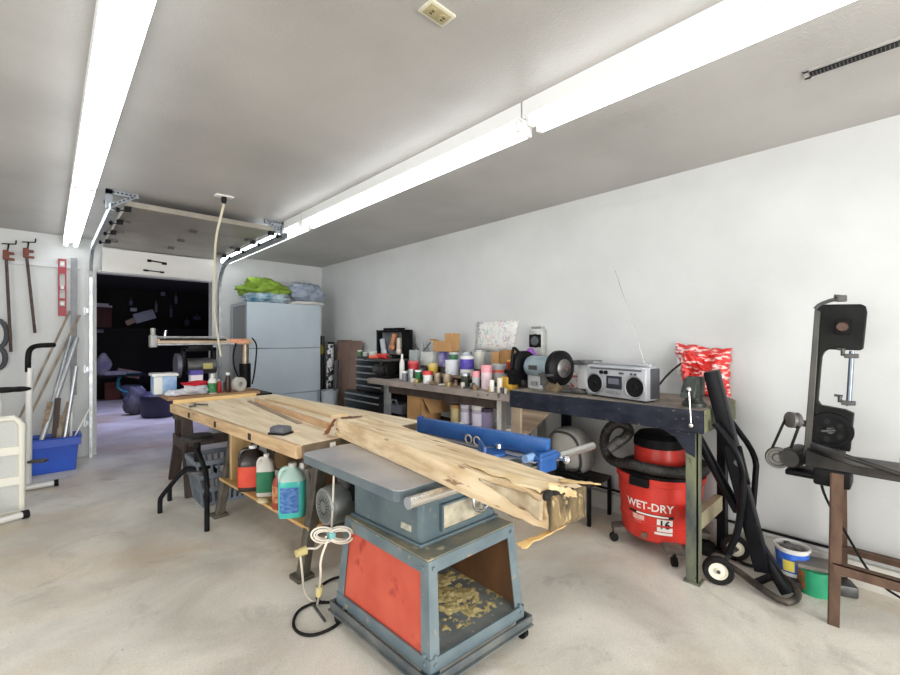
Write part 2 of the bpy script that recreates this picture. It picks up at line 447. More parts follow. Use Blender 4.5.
def track(x, label, sg):
    t = thing('garage_door_track', label, 'garage door track', (x, 6.2, 0))
    pts = [(x, 6.20, 0.0), (x, 6.20, 1.93)]
    for k in range(1, 9):
        a = k / 8 * PI / 2
        pts.append((x, 6.20 - 0.36 * (1 - math.cos(a)), 1.93 + 0.36 * math.sin(a)))
    pts.append((x, 4.02, 2.29))
    # C-channel: web plus two lips
    web = MB(); prev = None
    for i in range(len(pts) - 1):
        web.beam(pts[i], pts[i + 1], 0.012 if False else 0.008, 0.055, up=(0, 1, 0.001) if i == 0 else (0, 0.7, 0.7) if i < 9 else (0, 0, 1))
        for off in (-0.026, 0.026):
            a, bq = V(pts[i]), V(pts[i + 1]); d = (bq - a).normalized(); nrm = V((0, d.z, -d.y)) * off
            web.beam(a + nrm - V((sg * 0.012, 0, 0)), bq + nrm - V((sg * 0.012, 0, 0)), 0.026, 0.005, up=nrm)
    build('rail', web, galv, t, smooth=0)
    # slotted angle hanger at the front end
    hg = MB()
    hg.bb(x - 0.02, x + 0.02, 4.10, 4.14, 2.29, CH).beam((x, 4.14, 2.30), (x + sg * -0.0, 4.42, CH - 0.012), 0.03, 0.004, up=(0, 1, 1))
    hg.bb(x - 0.18 if sg > 0 else x - 0.02, x + 0.02 if sg > 0 else x + 0.18, 4.10, 4.135, CH - 0.04, CH - 0.004)
    hg.beam((x, 4.12, 2.31), (x - sg * 0.15, 4.12, CH - 0.03), 0.03, 0.004, up=(0, 1, 0))
    hgo = build('hanger', hg, M('perforated steel', (120, 126, 134), (140, 146, 152), rough=0.5, metal=0.2, scale=9), t, smooth=0)
    hs_ = MB(); a_, b2_ = V((x, 4.097, 2.31)), V((x - sg * 0.15, 4.097, CH - 0.03))
    for q in range(6): hs_.box(a_.lerp(b2_, 0.08 + q * 0.17), (0.010, 0.006, 0.010))
    for q in range(7): hs_.box((x - sg * (0.0 + q * 0.026), 4.097, CH - 0.022), (0.012, 0.008, 0.009))
    build('slot_holes', hs_, black_plastic, hgo, smooth=0)
    for z in (0.35, 0.95, 1.6):
        build('wall_bracket', MB().bb(x - 0.03, x + 0.03, 6.225, 6.30, z, z + 0.05).bb(x - 0.045, x + 0.02, 6.293, 6.30, z - 0.02, z + 0.07), galv, t, smooth=0)
track(0.335, 'galvanised door track running up the left side of the dark opening and along the ceiling', -1)
track(1.66, 'galvanised door track with black rollers on the right side of the dark opening', 1)
wb = V((1.60, 4.30, 2.36))

# ------------------------------------------------------------------ left wall things
def pipe_clamp(top, bottom, label):
    t = thing('pipe_clamp', label, 'clamp', (bottom.x, bottom.y, bottom.z), 'pipe clamps on the back wall')
    d = (top - bottom).normalized()
    build('bar', MB().cyl(bottom, top, 0.013, seg=10), M('dark iron pipe', (62, 50, 46), (88, 72, 66), rough=0.6, metal=0.3, scale=20), t)
    r = M('rusty red casting', (92, 44, 34), (128, 66, 48), rough=0.6, scale=20)
    h = MB().box(top - V((0, 0.0, 0.03)), (0.045, 0.045, 0.10), None, 0.008).box(top + V((0.03, 0, -0.01)), (0.06, 0.04, 0.025), None, 0.006).box(top + V((0.03, 0, -0.07)), (0.065, 0.04, 0.022), None, 0.006)
    build('head', h, r, t)
    build('screw_handle', MB().cyl(top + V((0.01, -0.0, 0.0)), top + V((0.02, -0.0, 0.085)), 0.007).cyl(top + V((-0.03, 0, 0.08)), top + V((0.07, 0, 0.09)), 0.006).cyl(top + V((0.07, 0, 0.09)), top + V((0.073, 0, 0.13)), 0.006), black_metal, t)
cy_ = BY - 0.055
pipe_clamp(FY(6, 252, cy_), FY(11, 352, cy_), 'pipe clamp with rusty head at the far left edge of the back wall')
pipe_clamp(FY(26, 250, cy_), FY(35, 333, cy_), 'pipe clamp with red-brown head hanging left of the red level')
a, b_ = FY(62.5, 259, BY - 0.02), FY(62, 316, BY - 0.02)
lv = thing('spirit_level', 'red aluminium spirit level hanging on the back wall', 'level', b_)
lx = (a.x + b_.x) / 2
lred = M('red level', (150, 34, 46), rough=0.45)
L_ = MB(); zz0, zz1 = b_.z, a.z; Ht = zz1 - zz0
L_.bb(lx - 0.034, lx - 0.022, BY - 0.035, BY - 0.01, zz0, zz1).bb(lx + 0.022, lx + 0.034, BY - 0.035, BY - 0.01, zz0, zz1)
for f0, f1 in ((0, 0.17), (0.27, 0.31), (0.46, 0.53), (0.74, 0.86), (0.97, 1.0)):
    L_.bb(lx - 0.022, lx + 0.022, BY - 0.033, BY - 0.012, zz0 + Ht * f0, zz0 + Ht * f1)
build('body', L_, lred, lv, smooth=0)
for f0 in (0.22, 0.50, 0.92):
    build('vial', MB().bb(lx - 0.015, lx + 0.015, BY - 0.036, BY - 0.014, zz0 + Ht * (f0 - 0.03), zz0 + Ht * (f0 + 0.03)), white_plastic, lv, smooth=0)
sb0, sb1 = FY(73.5, 395, BY - 0.045), FY(74, 258, BY - 0.035)
se = build('straightedge', MB().beam(sb0, sb1, 0.055, 0.008, up=(0, 1, 0)), M('grey aluminium', (122, 124, 128), (136, 138, 142), rough=0.5, scale=9), None, loc=sb0, smooth=0)
tag(se, 'grey aluminium straightedge hanging between red level and door track', 'straightedge')

# blue tub with lengths of stock
tub_c = (FZ(28, 477) + FZ(70, 470)) / 2 + V((0.02, 0.12, 0))
tub = thing('storage_tub', 'open blue plastic tub full of pipes and wood by the back wall', 'tub', tub_c)
def rect_tub(mb, c, w0, d0, w1, d1, h, t=0.006, rim=0.02):
    def ring(w, d, z): return [mb.bm.verts.new((c[0] + sx * w / 2, c[1] + sy * d / 2, c[2] + z)) for sx, sy in ((-1, -1), (1, -1), (1, 1), (-1, 1))]
    R = [ring(w0, d0, 0), ring(w1, d1, h), ring(w1 + 2 * rim, d1 + 2 * rim, h), ring(w1 + 2 * rim, d1 + 2 * rim, h + 0.012), ring(w1 - 2 * t, d1 - 2 * t, h + 0.012), ring(w0 - 2 * t, d0 - 2 * t, t)]
    mb.bm.faces.new(R[0])
    for p, q in zip(R[:-1], R[1:]):
        for k in range(4): mb.bm.faces.new((p[k], p[(k + 1) % 4], q[(k + 1) % 4], q[k]))
    mb.bm.faces.new(R[-1])
    return mb
build('body', rect_tub(MB(), tub_c, 0.34, 0.25, 0.40, 0.30, 0.33), blue_plastic, tub, bevel=0.008)
build('rim_band', MB().bb(tub_c.x - 0.212, tub_c.x + 0.212, tub_c.y - 0.162, tub_c.y - 0.155, 0.255, 0.335), blue_plastic, tub, bevel=0.003)
wood_strip = M('grey brown wood strip', (118, 106, 94), (158, 144, 128), rough=0.75, scale=5, stretch=(6, 6, 1))
alu = M('pale metal pipe', (190, 196, 202), (208, 212, 216), rough=0.3, metal=0.6, scale=4)
stock = [  # name, label, foot offset in tub, top pixel, radius, flat?, material
    ('wood_strip', 'long brown wood strip leaning behind the blue tub, leftmost', (-0.42, 0.26), (70, 311), 0.008, True, wood_strip),
    ('wood_strip', 'darker wood strip leaning behind the blue tub, its top beside the straightedge', (-0.36, 0.24), (80, 315), 0.009, True, wood_strip),
    ('metal_pipe', 'dull grey thin pipe between the wood strips in the blue tub', (-0.13, 0.07), (71, 336), 0.017, False, galv),
    ('metal_pipe', 'bright silver pipe standing tallest of the metal in the blue tub', (-0.15, -0.06), (77, 338), 0.021, False, alu),
    ('metal_pipe', 'short silver pipe at the right of the blue tub', (0.06, -0.03), (76.5, 366), 0.016, False, alu),
    ('plastic_rod', 'white rod sticking out to the right of the blue tub', (0.05, 0.0), (90, 408), 0.008, False, white_plastic),
    ('wood_offcut', 'short brown offcut lowest in the middle of the blue tub', (0.03, 0.05), (62, 415), 0.018, True, wood_strip),
    ('wood_offcut', 'short grey board end at the back of the blue tub', (-0.02, 0.09), (70, 402), 0.020, True, rough_wood),
    ('wood_offcut', 'flat grey-brown board end left of the silver pipe in the blue tub', (-0.12, 0.02), (50, 402), 0.016, True, rough_wood),
    ('wood_offcut', 'dark brown board end behind the silver pipe in the blue tub', (0.0, 0.08), (58, 398), 0.018, True, dark_wood),
    ('wood_offcut', 'short tan board end at the right front of the blue tub', (0.10, -0.08), (67, 420), 0.015, True, wood_strip),
    ('plastic_rod', 'short white pipe lowest at the right of the blue tub', (0.13, 0.02), (72, 412), 0.012, False, white_plastic),
    ('metal_rod', 'dark thin rod leaning low across the blue tub', (-0.1, 0.02), (46, 410), 0.008, False, steel_dark),
]
for k, (nm, lb, (dx, dy), (px, py), r, flat, mt) in enumerate(stock):
    foot = V((tub_c.x + dx, tub_c.y + dy, 0.0 if k < 2 else 0.02 + 0.004 * k))
    top = FY(px, py, BY - 0.06 - 0.02 * (k % 3)) if py < 345 else FY(px, py, tub_c.y + 0.12)
    mb = MB()
    if flat: mb.beam(foot, top, r * 2.6, r, up=(0, 1, 0))
    else: mb.cyl(foot, top, r, seg=12)
    tag(build(nm, mb, mt, None, loc=foot), lb, 'stock')

# exercise bike at the left edge
ebx = -0.36
eb = thing('exercise_bike', 'white exercise bike with grey mesh wheel cage, cut by the left edge', 'exercise bike', (-0.3, 4.9, 0))
wtube = M('white tube paint', (214, 214, 210), rough=0.4)
mesh_grey = M('grey mesh insert', (186, 188, 186), (196, 198, 194), rough=0.6, scale=120)
pf0, pf1 = FZ(54, 483, 0.03), FZ(10, 490.5, 0.03)
build('front_stabiliser', MB().cyl(pf0, pf1 + (pf1 - pf0) * 1.2, 0.022, seg=14), wtube, eb)
build('end_cap', MB().cyl(pf0, pf0 + (pf0 - pf1).normalized() * 0.03, 0.028, seg=14), black_rubber, eb)
pr0, pr1 = FZ(22, 515, 0.03), FZ(0, 521, 0.03)
build('rear_stabiliser', MB().cyl(pr0, pr1 + (pr1 - pr0) * 2.0, 0.022, seg=14), wtube, eb)
build('end_cap', MB().cyl(pr0, pr0 + (pr0 - pr1).normalized() * 0.035, 0.03, seg=14), black_rubber, eb)
hb = FZ(28, 486, 0.03)
ht = V((hb.x, hb.y, 0.0))
dpt = hb.x * _s + hb.y * _c
zpx = lambda y, d: CAM_H - d * (y - 340) / FPX
build('front_post', MB().cyl((hb.x, hb.y, 0.03), (hb.x + 0.01, hb.y, zpx(368, dpt)), 0.024, seg=14), wtube, eb)
rt = V((_c, -_s, 0))
def sp(px, py): # point at the front post's depth
    return V((hb.x, hb.y, 0)) + rt * ((px - 28) / FPX * dpt) + V((0, 0, zpx(py, dpt)))
build('handlebar_grip', MB().tube([sp(28, 372), sp(28, 355), sp(30, 349), sp(36, 345.5), sp(54, 345)], 0.021, seg=12, smooth=2), black_rubber, eb)
build('pedal', MB().box(sp(38, 461), (0.12, 0.07, 0.022), Matrix.Rotation(-0.5, 3, 'Z'), 0.005), steel_dark, eb)
cg = V((-0.42, 4.62, 0))
# cage: rounded rectangular frame with mesh insets
yc0, xr = 4.62, FY(24, 430, 4.62).x
fr = MB(); z0, z1 = zpx(512, 3.25), zpx(418, 3.25)
wcage = 0.52
fr.tube([(xr - wcage, yc0, z0), (xr - wcage, yc0, z1), (xr - 0.05, yc0, z1), (xr - 0.012, yc0, z1 - 0.05), (xr - 0.012, yc0, z0)], 0.026, seg=10, closed=True)
for zf in (0.34, 0.66): fr.bb(xr - wcage, xr - 0.01, yc0 - 0.02, yc0 + 0.03, z0 + (z1 - z0) * zf - 0.03, z0 + (z1 - z0) * zf + 0.03)
fr.bb(xr - 0.19, xr - 0.14, yc0 - 0.02, yc0 + 0.03, z0, z1)
fr.bb(xr - 0.36, xr - 0.31, yc0 - 0.02, yc0 + 0.03, z0, z1)
build('cage_frame', fr, M('ivory plastic', (222, 220, 208), rough=0.45), eb)
build('mesh_panel', MB().bb(xr - wcage, xr - 0.015, yc0 - 0.004, yc0 + 0.012, z0, z1), mesh_grey, eb, smooth=0)
build('frame_tube', MB().tube([(xr - 0.25, pr0.y, 0.05), (xr - 0.25, 4.66, 0.3), (xr - 0.2, 4.9, 0.4), (hb.x - 0.02, hb.y, 0.35)], 0.022, smooth=1), wtube, eb)
sd = FY(4, 390, 4.75)
build('saddle', MB().sphere(sd, 0.11, scale=(1.0, 0.8, 0.20)).sphere(sd + V((0.08, 0.0, 0)), 0.06, scale=(1.2, 0.8, 0.35)), black_rubber, eb)
build('saddle_post', MB().cyl((sd.x - 0.03, sd.y, 0.32), (sd.x - 0.03, sd.y, sd.z), 0.02), wtube, eb)
# looped black straps on the wall at the left edge
for k, (x, y, ry) in enumerate(((-4, 334, 12), (-3, 358, 9))):
    c = FY(x, y, BY - 0.03); rr = ry * 4.3 / FPX
    pts = [(c.x + rr * 0.65 * math.cos(t * PI / 8), c.y, c.z + rr * math.sin(t * PI / 8) * 1.2) for t in range(16)]
    s_ = build('strap_loop', MB().tube(pts, 0.022, closed=True), M('grey rubber strap', (66, 68, 74), rough=0.6), None, loc=c)
    tag(s_, ['upper dark loop hanging at the left edge of the back wall', 'lower dark loop hanging at the left edge of the back wall'][k], 'strap')

# ------------------------------------------------------------------ dark bay beyond the opening
def DY(px, py, Y=11.2): return FY(px, py, Y)
pB = lambda px, z=0.0: V((FY(px, 400, 11.2).x, 11.2, z))
b0 = FZ(113, 400); b1 = FZ(104, 400); b2 = FZ(122, 400)
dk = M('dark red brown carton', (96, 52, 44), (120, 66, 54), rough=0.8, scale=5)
tag(build('storage_box', MB().bb(b1.x, b2.x, b0.y, b0.y + 0.4, 0, DY(113, 382, b0.y).z, 0.01), dk, None, loc=b0), 'dark red-brown box on the floor of the dark bay', 'box')
zt = DY(113, 382, b0.y).z
bk = thing('basket', 'turquoise plastic basket with open handle beside the brown box in the dark bay', 'basket', FZ(130, 399))
p = FZ(131, 399)
teal = M('turquoise plastic', (52, 150, 172), rough=0.4)
build('body', MB().lathe([(0, 0), (0.14, 0), (0.2, 0.28), (0.215, 0.28), (0.215, 0.30), (0.19, 0.30), (0.13, 0.02), (0, 0.02)], p + V((0, 0.1, 0))), M('grey basket', (120, 126, 160), rough=0.5), bk)
build('rim', MB().tube([DY(118, 388, p.y - 0.1), DY(118, 378, p.y - 0.1), DY(124, 374, p.y), DY(143, 374, p.y)], 0.03, smooth=2), teal, bk)
build('rim', MB().tube([DY(118, 388, p.y - 0.1), DY(124, 392, p.y - 0.15), DY(136, 392, p.y - 0.15)], 0.025, smooth=1), teal, bk)
c = DY(128, 372.5, b0.y + 0.2)
tag(build('carton', MB().box(c - V((0, 0, 0.02)), (0.42, 0.3, 0.16), Matrix.Rotation(0.25, 3, 'Y')), M('faded carton', (172, 132, 118), (206, 186, 176), rough=0.8, scale=6), None, loc=c), 'open faded carton lying on top of the brown box in the dark bay', 'carton')
c = DY(104, 358, 11.3)
c = V((c.x, 11.55, 0.78))
tag(build('cloth_bundle', MB().sphere(c, 0.2, scale=(0.7, 0.5, 1.1)).jitter(0.06, 5).box(c + V((0.2, 0, -0.18)), (0.35, 0.2, 0.08)), M('pale cloth', (176, 174, 176), (120, 118, 150), rough=0.9, scale=4), None, loc=c), 'pale bundle of cloth on the left in the dark bay', 'cloth')
c = V((DY(104, 385, 11.5).x, 11.5, 0))
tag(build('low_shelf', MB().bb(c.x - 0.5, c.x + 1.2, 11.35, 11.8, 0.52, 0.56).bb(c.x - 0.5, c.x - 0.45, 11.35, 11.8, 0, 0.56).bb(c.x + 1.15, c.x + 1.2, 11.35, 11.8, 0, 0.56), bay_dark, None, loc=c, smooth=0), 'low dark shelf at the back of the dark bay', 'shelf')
c = V((1.6, 11.8, 1.55))
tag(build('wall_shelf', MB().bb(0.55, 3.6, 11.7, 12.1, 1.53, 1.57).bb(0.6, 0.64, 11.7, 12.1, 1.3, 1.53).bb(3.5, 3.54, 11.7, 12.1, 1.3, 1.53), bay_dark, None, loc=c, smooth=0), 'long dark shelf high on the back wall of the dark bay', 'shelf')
c = DY(140, 317, 11.75)
pm = thing('drill_kit', 'pale grey tilted power tool lying on the high dark shelf', 'power tool', c)
pg = M('pale tool casing', (150, 156, 176), rough=0.5)
build('body', MB().box(c + V((0.08, 0, 0.02)), (0.40, 0.12, 0.22), Matrix.Rotation(-0.35, 3, 'Y'), 0.02), pg, pm)
build('grip', MB().box(c + V((-0.16, 0, -0.10)), (0.22, 0.08, 0.12), Matrix.Rotation(-0.5, 3, 'Y'), 0.02), M('tan grip', (150, 130, 118), rough=0.6), pm)
build('battery', MB().box(c + V((-0.12, 0, 0.16)), (0.12, 0.1, 0.08), None, 0.01), pg, pm)
c = DY(102, 318, 11.75)
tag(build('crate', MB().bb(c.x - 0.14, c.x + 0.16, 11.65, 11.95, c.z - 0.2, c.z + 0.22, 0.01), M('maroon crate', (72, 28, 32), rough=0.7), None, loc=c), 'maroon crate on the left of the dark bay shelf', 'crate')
c = DY(101, 304.5, 11.75)
tag(build('paper_stack', MB().bb(c.x - 0.14, c.x + 0.18, 11.65, 11.95, c.z - 0.06, c.z - 0.02).bb(c.x - 0.14, c.x + 0.12, 11.65, 11.95, c.z - 0.02, c.z + 0.02), M('pale paper', (178, 170, 186), rough=0.8), None, loc=c), 'pale stack of paper on the maroon crate', 'paper')
for k, (x, y, w, h) in enumerate(((163, 293, 3.5, 6), (131, 303, 2.5, 5), (156, 308, 2, 9), (171, 313, 2, 9), (99, 331, 6, 3.5), (197, 318, 6, 4), (176, 300, 2, 8), (187, 323, 4, 6))):
    c = DY(x, y, 12.06); q = 9.6 / FPX
    tag(build('hung_tool', MB().box(c, (w * q * 1.2, 0.05, h * q), None, 0.01).cyl(c + V((0, 0, h * q / 2)), c + V((0, 0, h * q / 2 + 0.07)), 0.012), M('dim grey tool %d' % (k % 2), ((112, 112, 132), (86, 84, 120))[k % 2], rough=0.6), None, loc=c),
        ['pale square tool high on the dark bay wall', 'pale small tool left of the tilted power tool', 'thin upright tool right of the tilted power tool', 'thin tool hanging above the radial saw arm', 'pale flat tin at the left jamb of the dark opening', 'bluish cross-shaped tool at the right of the dark bay wall', 'thin high tool near the middle of the dark bay wall', 'small bluish tool just above the radial saw arm'][k], 'tool', 'tools on the dark bay wall')

# ------------------------------------------------------------------ radial arm saw and its table
TY0, TY1 = 4.86, 5.58
f0 = FZ(166, 396, TBZ); f1 = FZ(252, 392, TBZ); fb = FZ(151, 389, TBZ)
tx0, tx1 = 0.84, 1.70
rt_ = thing('saw_table', 'cluttered brown table under the radial arm saw', 'table', (1.3, 5.0, 0))
build('tabletop', MB().bb(tx0, tx1, TY0, TY1, TBZ - 0.035, TBZ, 0.004), M('brown table board', (150, 112, 78), (178, 140, 100), rough=0.6, scale=4, stretch=(1, 6, 6)), rt_, smooth=0)
build('apron', MB().bb(tx0 + 0.17, tx1 - 0.05, TY0 + 0.05, TY1 - 0.03, TBZ - 0.13, TBZ - 0.035), black_metal, rt_, smooth=0)
for x in (tx0 + 0.20, tx1 - 0.08):
    for y in (TY0 + 0.08, TY1 - 0.08):
        build('leg', MB().beam((x, y, 0), (x, y, TBZ - 0.1), 0.045, 0.045), black_metal, rt_, smooth=0)
build('drawer_box', MB().bb(tx1 - 0.25, tx1 + 0.14, TY0 + 0.02, TY1 - 0.1, 0.42, TBZ - 0.037), black_metal, rt_, bevel=0.004)
RY = 5.25
ra = thing('radial_arm_saw', 'radial arm saw with long tan arm standing on the brown table', 'saw', (1.66, RY, TBZ))
tan_m = M('tan enamel', (176, 152, 124), (198, 176, 150), rough=0.4, scale=8)
aL, aR = FY(153, 339, RY), FY(251, 339, RY)
a0, a1 = aL.x, aR.x; az = 1.30
build('arm', MB().bb(a0 + 0.02, a1, RY - 0.05, RY + 0.05, az - 0.05, az + 0.015, 0.006), tan_m, ra)
build('scale_strip', MB().bb(a0 + 0.05, a1 - 0.28, RY - 0.055, RY - 0.05, az - 0.006, az + 0.012), black_plastic, ra, smooth=0)
build('rail', MB().cyl((a0 + 0.03, RY - 0.055, az - 0.046), (a1 - 0.2, RY - 0.055, az - 0.046), 0.012).cyl((a0 + 0.03, RY - 0.045, az + 0.03), (a1 - 0.3, RY - 0.045, az + 0.03), 0.010), galv, ra)
build('end_cap', MB().bb(a0 - 0.03, a0 + 0.03, RY - 0.06, RY + 0.06, az - 0.075, az + 0.05, 0.01).cyl((a0, RY, az + 0.05), (a0, RY, az + 0.12), 0.022), M('grey casting', (158, 158, 156), rough=0.5, metal=0.3), ra)
build('lock_knob', MB().cyl((a0 + 0.1, RY, az + 0.01), (a0 + 0.11, RY, az + 0.10), 0.013), chrome, ra)
build('name_plate', MB().bb(a1 - 0.24, a1 - 0.06, RY - 0.056, RY - 0.05, az - 0.035, az + 0.01), M('orange plate', (206, 120, 80), (226, 170, 140), rough=0.5, scale=40), ra, smooth=0)
colx = FY(245, 360, RY + 0.06).x
build('column', MB().cyl((colx, RY + 0.06, TBZ + 0.02), (colx, RY + 0.06, az - 0.05), 0.042, seg=20), M('worn steel column', (138, 124, 106), (160, 148, 130), rough=0.35, metal=0.6, scale=10), ra)
build('column_sleeve', MB().cyl((colx, RY + 0.06, TBZ), (colx, RY + 0.06, TBZ + 0.28), 0.062, seg=20), black_metal, ra)
mx = FY(199, 355, RY).x
build('carriage', MB().bb(mx - 0.12, mx + 0.12, RY - 0.08, RY + 0.08, az - 0.11, az - 0.05, 0.01), black_metal, ra)
build('yoke', MB().bb(mx - 0.17, mx - 0.13, RY - 0.05, RY + 0.05, az - 0.32, az - 0.08, 0.008).bb(mx + 0.12, mx + 0.16, RY - 0.05, RY + 0.05, az - 0.32, az - 0.08, 0.008).bb(mx - 0.17, mx + 0.16, RY - 0.05, RY + 0.05, az - 0.12, az - 0.09), black_metal, ra)
build('motor', MB().cyl((mx - 0.12, RY, az - 0.28), (mx + 0.16, RY, az - 0.28), 0.085, seg=20), steel_dark, ra)
build('blade_guard', MB().lathe([(0, -0.02), (0.13, -0.02), (0.13, 0.02), (0, 0.02)], (mx - 0.20, RY, az - 0.27), axis=(1, 0, 0)), M('grey guard', (96, 98, 110), rough=0.4, metal=0.4), ra)
build('motor_plate', MB().bb(mx + 0.02, mx + 0.11, RY - 0.092, RY - 0.08, az - 0.31, az - 0.25), M('plate yellow', (170, 160, 96), rough=0.5), ra, smooth=0)
for pts in ([FY(236, 343, RY - 0.06), FY(233, 355, RY - 0.06), FY(234, 368, RY - 0.06), FY(239, 378, RY - 0.08), FY(242, 384, RY - 0.1)], [FY(252, 338, RY), FY(257, 344, RY - 0.05), FY(256, 360, RY - 0.05), FY(254, 376, RY - 0.05), FY(252, 384, RY)]):
    build('cord', MB().tube(pts, 0.009, smooth=2), black_rubber, ra)
# clutter on the saw table
def jar(name, label, cat, base, r, h, body, lid=None, lid_h=0.2, band=None, group=None, bottle=False, cap_r=0.4, sx=1.0):
    t = thing(name, label, cat, base, group)
    if bottle:
        build('body', MB().lathe([(0, 0), (r * 0.96, 0), (r, 0.01), (r, h * 0.62), (r * 0.85, h * 0.72), (r * cap_r, h * 0.82), (r * cap_r, h * 0.88), (0, h * 0.88)], base, seg=18), body, t)
        build('cap', MB().cyl(base + V((0, 0, h * 0.86)), base + V((0, 0, h)), r * cap_r * 1.15, seg=14), lid or white_plastic, t)
    else:
        lh = h * (1 - lid_h) if lid else h
        build('body', MB().lathe([(0, 0), (r * 0.93, 0), (r * 0.95, 0.005), (r, lh), (r * 0.92, lh), (r * 0.88, lh - 0.006 if not lid else lh), (0, lh - (0.02 if not lid else 0))], base, seg=20, sx=sx), body, t)
        if lid:
            build('lid', MB().lathe([(0, h), (r * 1.02, h), (r * 1.05, h - 0.004), (r * 1.05, lh), (0, lh)], base, seg=20, sx=sx), lid, t)
    if band:
        z0, z1, m = band
        build('label_band', MB().lathe([(r * 1.006, h * z0), (r * 1.012, h * z0), (r * 1.012, h * z1), (r * 1.006, h * z1)], base, seg=20, sx=sx), m, t)
    return t
bxm = M('pale blue carton', (176, 200, 226), (120, 164, 214), rough=0.6, scale=9)
c0, c1 = FZ(153, 388, TBZ), FZ(178, 387, TBZ)
yq = 5.16
x0, x1 = FY(154, 380, yq).x, FY(177, 380, yq).x
bxo = thing('plastic_box', 'white and pale blue box with lid at the left end of the saw table', 'box', ((x0 + x1) / 2, yq + 0.1, TBZ))
build('body', MB().bb(x0, x1, yq, yq + 0.2, TBZ, TBZ + 0.185, 0.008), bxm, bxo)
build('lid', MB().bb(x0 - 0.015, x1 + 0.015, yq - 0.012, yq + 0.212, TBZ + 0.185, TBZ + 0.215, 0.006), white_plastic, bxo)
build('side_strip', MB().bb(x0 - 0.002, x0 + 0.07, yq - 0.004, yq, TBZ + 0.01, TBZ + 0.18), white_plastic, bxo, smooth=0)
yq = 5.06
x0, x1 = FY(191, 370, yq).x, FY(203, 370, yq).x
ct = thing('detergent_carton', 'tall white carton with purple top and bottom on the saw table', 'carton', ((x0 + x1) / 2, yq, TBZ))
build('body', MB().bb(x0, x1, yq, yq + 0.1, TBZ, TBZ + 0.235), M('white carton', (222, 222, 230), rough=0.6), ct, smooth=0)
pur = M('purple print', (84, 76, 158), rough=0.6)
build('band', MB().bb(x0 - 0.002, x1 + 0.002, yq - 0.002, yq + 0.102, TBZ + 0.19, TBZ + 0.237), pur, ct, smooth=0)
build('band', MB().bb(x0 - 0.002, x1 + 0.002, yq - 0.002, yq + 0.102, TBZ + 0.02, TBZ + 0.06), pur, ct, smooth=0)
def rag(name, label, cat, c, size, mat, seed=1.0, fold=0.35, n=30, group=None):
    mb = MB().sphere((0, 0, 0), 1.0, seg=n * 2, rings=n)
    for v in mb.bm.verts:
        q = v.co.copy()
        d = mnoise.noise(q * 1.8 + V((seed, 0, 0))) * fold + mnoise.noise(q * 4.5 + V((0, seed, 0))) * fold * 0.55 + mnoise.noise(q * 9 + V((0, 0, seed))) * fold * 0.25
        d += fold * 0.55 * (0.28 - abs(mnoise.noise(q * 2.6 + V((seed * 2, 4, 1))))) + fold * 0.45 * (0.25 - abs(mnoise.noise(V((q.x * 3.5, q.y * 3.5, q.z * 9)) + V((1, seed, 7)))))
        v.co = q * (1 + d)
        v.co.x *= size[0] / 2; v.co.y *= size[1] / 2; v.co.z *= size[2] / 2
        v.co.z = max(v.co.z, -size[2] * 0.42) + size[2] * 0.42
        v.co += V(c)
    return tag(build(name, mb, mat, None, loc=c, smooth=80), label, cat, group)
c = FZ(197, 391, TBZ); c = V((c.x, 4.98, TBZ)); c.x = FY(196, 388, 4.98).x
rag('shop_rag', 'crumpled white rag lying in front of the purple-topped carton', 'rag', c, (0.26, 0.18, 0.10), M('white rag', (222, 220, 222), (200, 200, 210), rough=0.9, scale=8), 2.0)
c2 = V((FY(196, 380, 5.02).x, 5.02, TBZ + 0.085))
rag('red_rag', 'flat red rag folded on top of the white rag', 'rag', c2, (0.26, 0.12, 0.05), M('red rag', (196, 34, 52), rough=0.9), 3.3)
for k, (x, w, m, lb) in enumerate(((168, 0.13, 'white', 'white crumpled paper towel on the left of the saw table'), (180, 0.12, 'white', 'small white crumpled cloth beside the pale blue box'), (160, 0.1, 'grey', 'grey crumpled cloth at the left corner of the saw table'))):
    c = V((FY(x, 390, 4.96).x, 4.96 + 0.02 * k, TBZ))
    if c.x < tx0 + 0.06: c.x = tx0 + 0.06
    rag('paper_towel', lb, 'rag', c, (w, 0.12, 0.06), M('towel ' + m, (220, 222, 230) if m == 'white' else (176, 180, 200), rough=0.9), 5 + k, n=12)
yb = 4.94
def tb(px): return V((FY(px, 390, yb).x, yb, TBZ))
grn = M('green label', (34, 112, 62), (60, 140, 80), rough=0.5, scale=30)
jar('cleaner_bottle', 'white bottle with green label on the saw table', 'bottle', tb(212.5), 0.042, 0.20, white_plastic, None, band=(0.05, 0.55, grn), bottle=True)
jar('glue_bottle', 'small red bottle right of the green labelled bottle', 'bottle', tb(218.5) + V((0.01, 0.03, 0)), 0.026, 0.14, M('red bottle', (200, 40, 44), rough=0.4), None, bottle=True)
jar('spray_can', 'dark brown spray can with white cap on the saw table', 'spray can', tb(228), 0.027, 0.21, M('brown can', (62, 40, 32), rough=0.35, metal=0.2), white_plastic, bottle=True, cap_r=0.7)
c = V((FY(239, 384, 4.96).x, 4.96, TBZ))
tag(build('tape_roll', MB().lathe([(0.03, -0.03), (0.075, -0.03), (0.075, 0.03), (0.03, 0.03), (0.03, -0.03)], c + V((0, 0, 0.075)), axis=(0.5, -1, 0)), M('off white tape', (206, 202, 194), rough=0.6), None, loc=c), 'off-white tape roll standing at the right of the saw table', 'tape')
jar('steel_mug', 'small grey tin behind the brown spray can', 'tin', V((FY(222, 386, 5.08).x, 5.08, TBZ)), 0.04, 0.1, galv)
c = FZ(160, 416, 0)
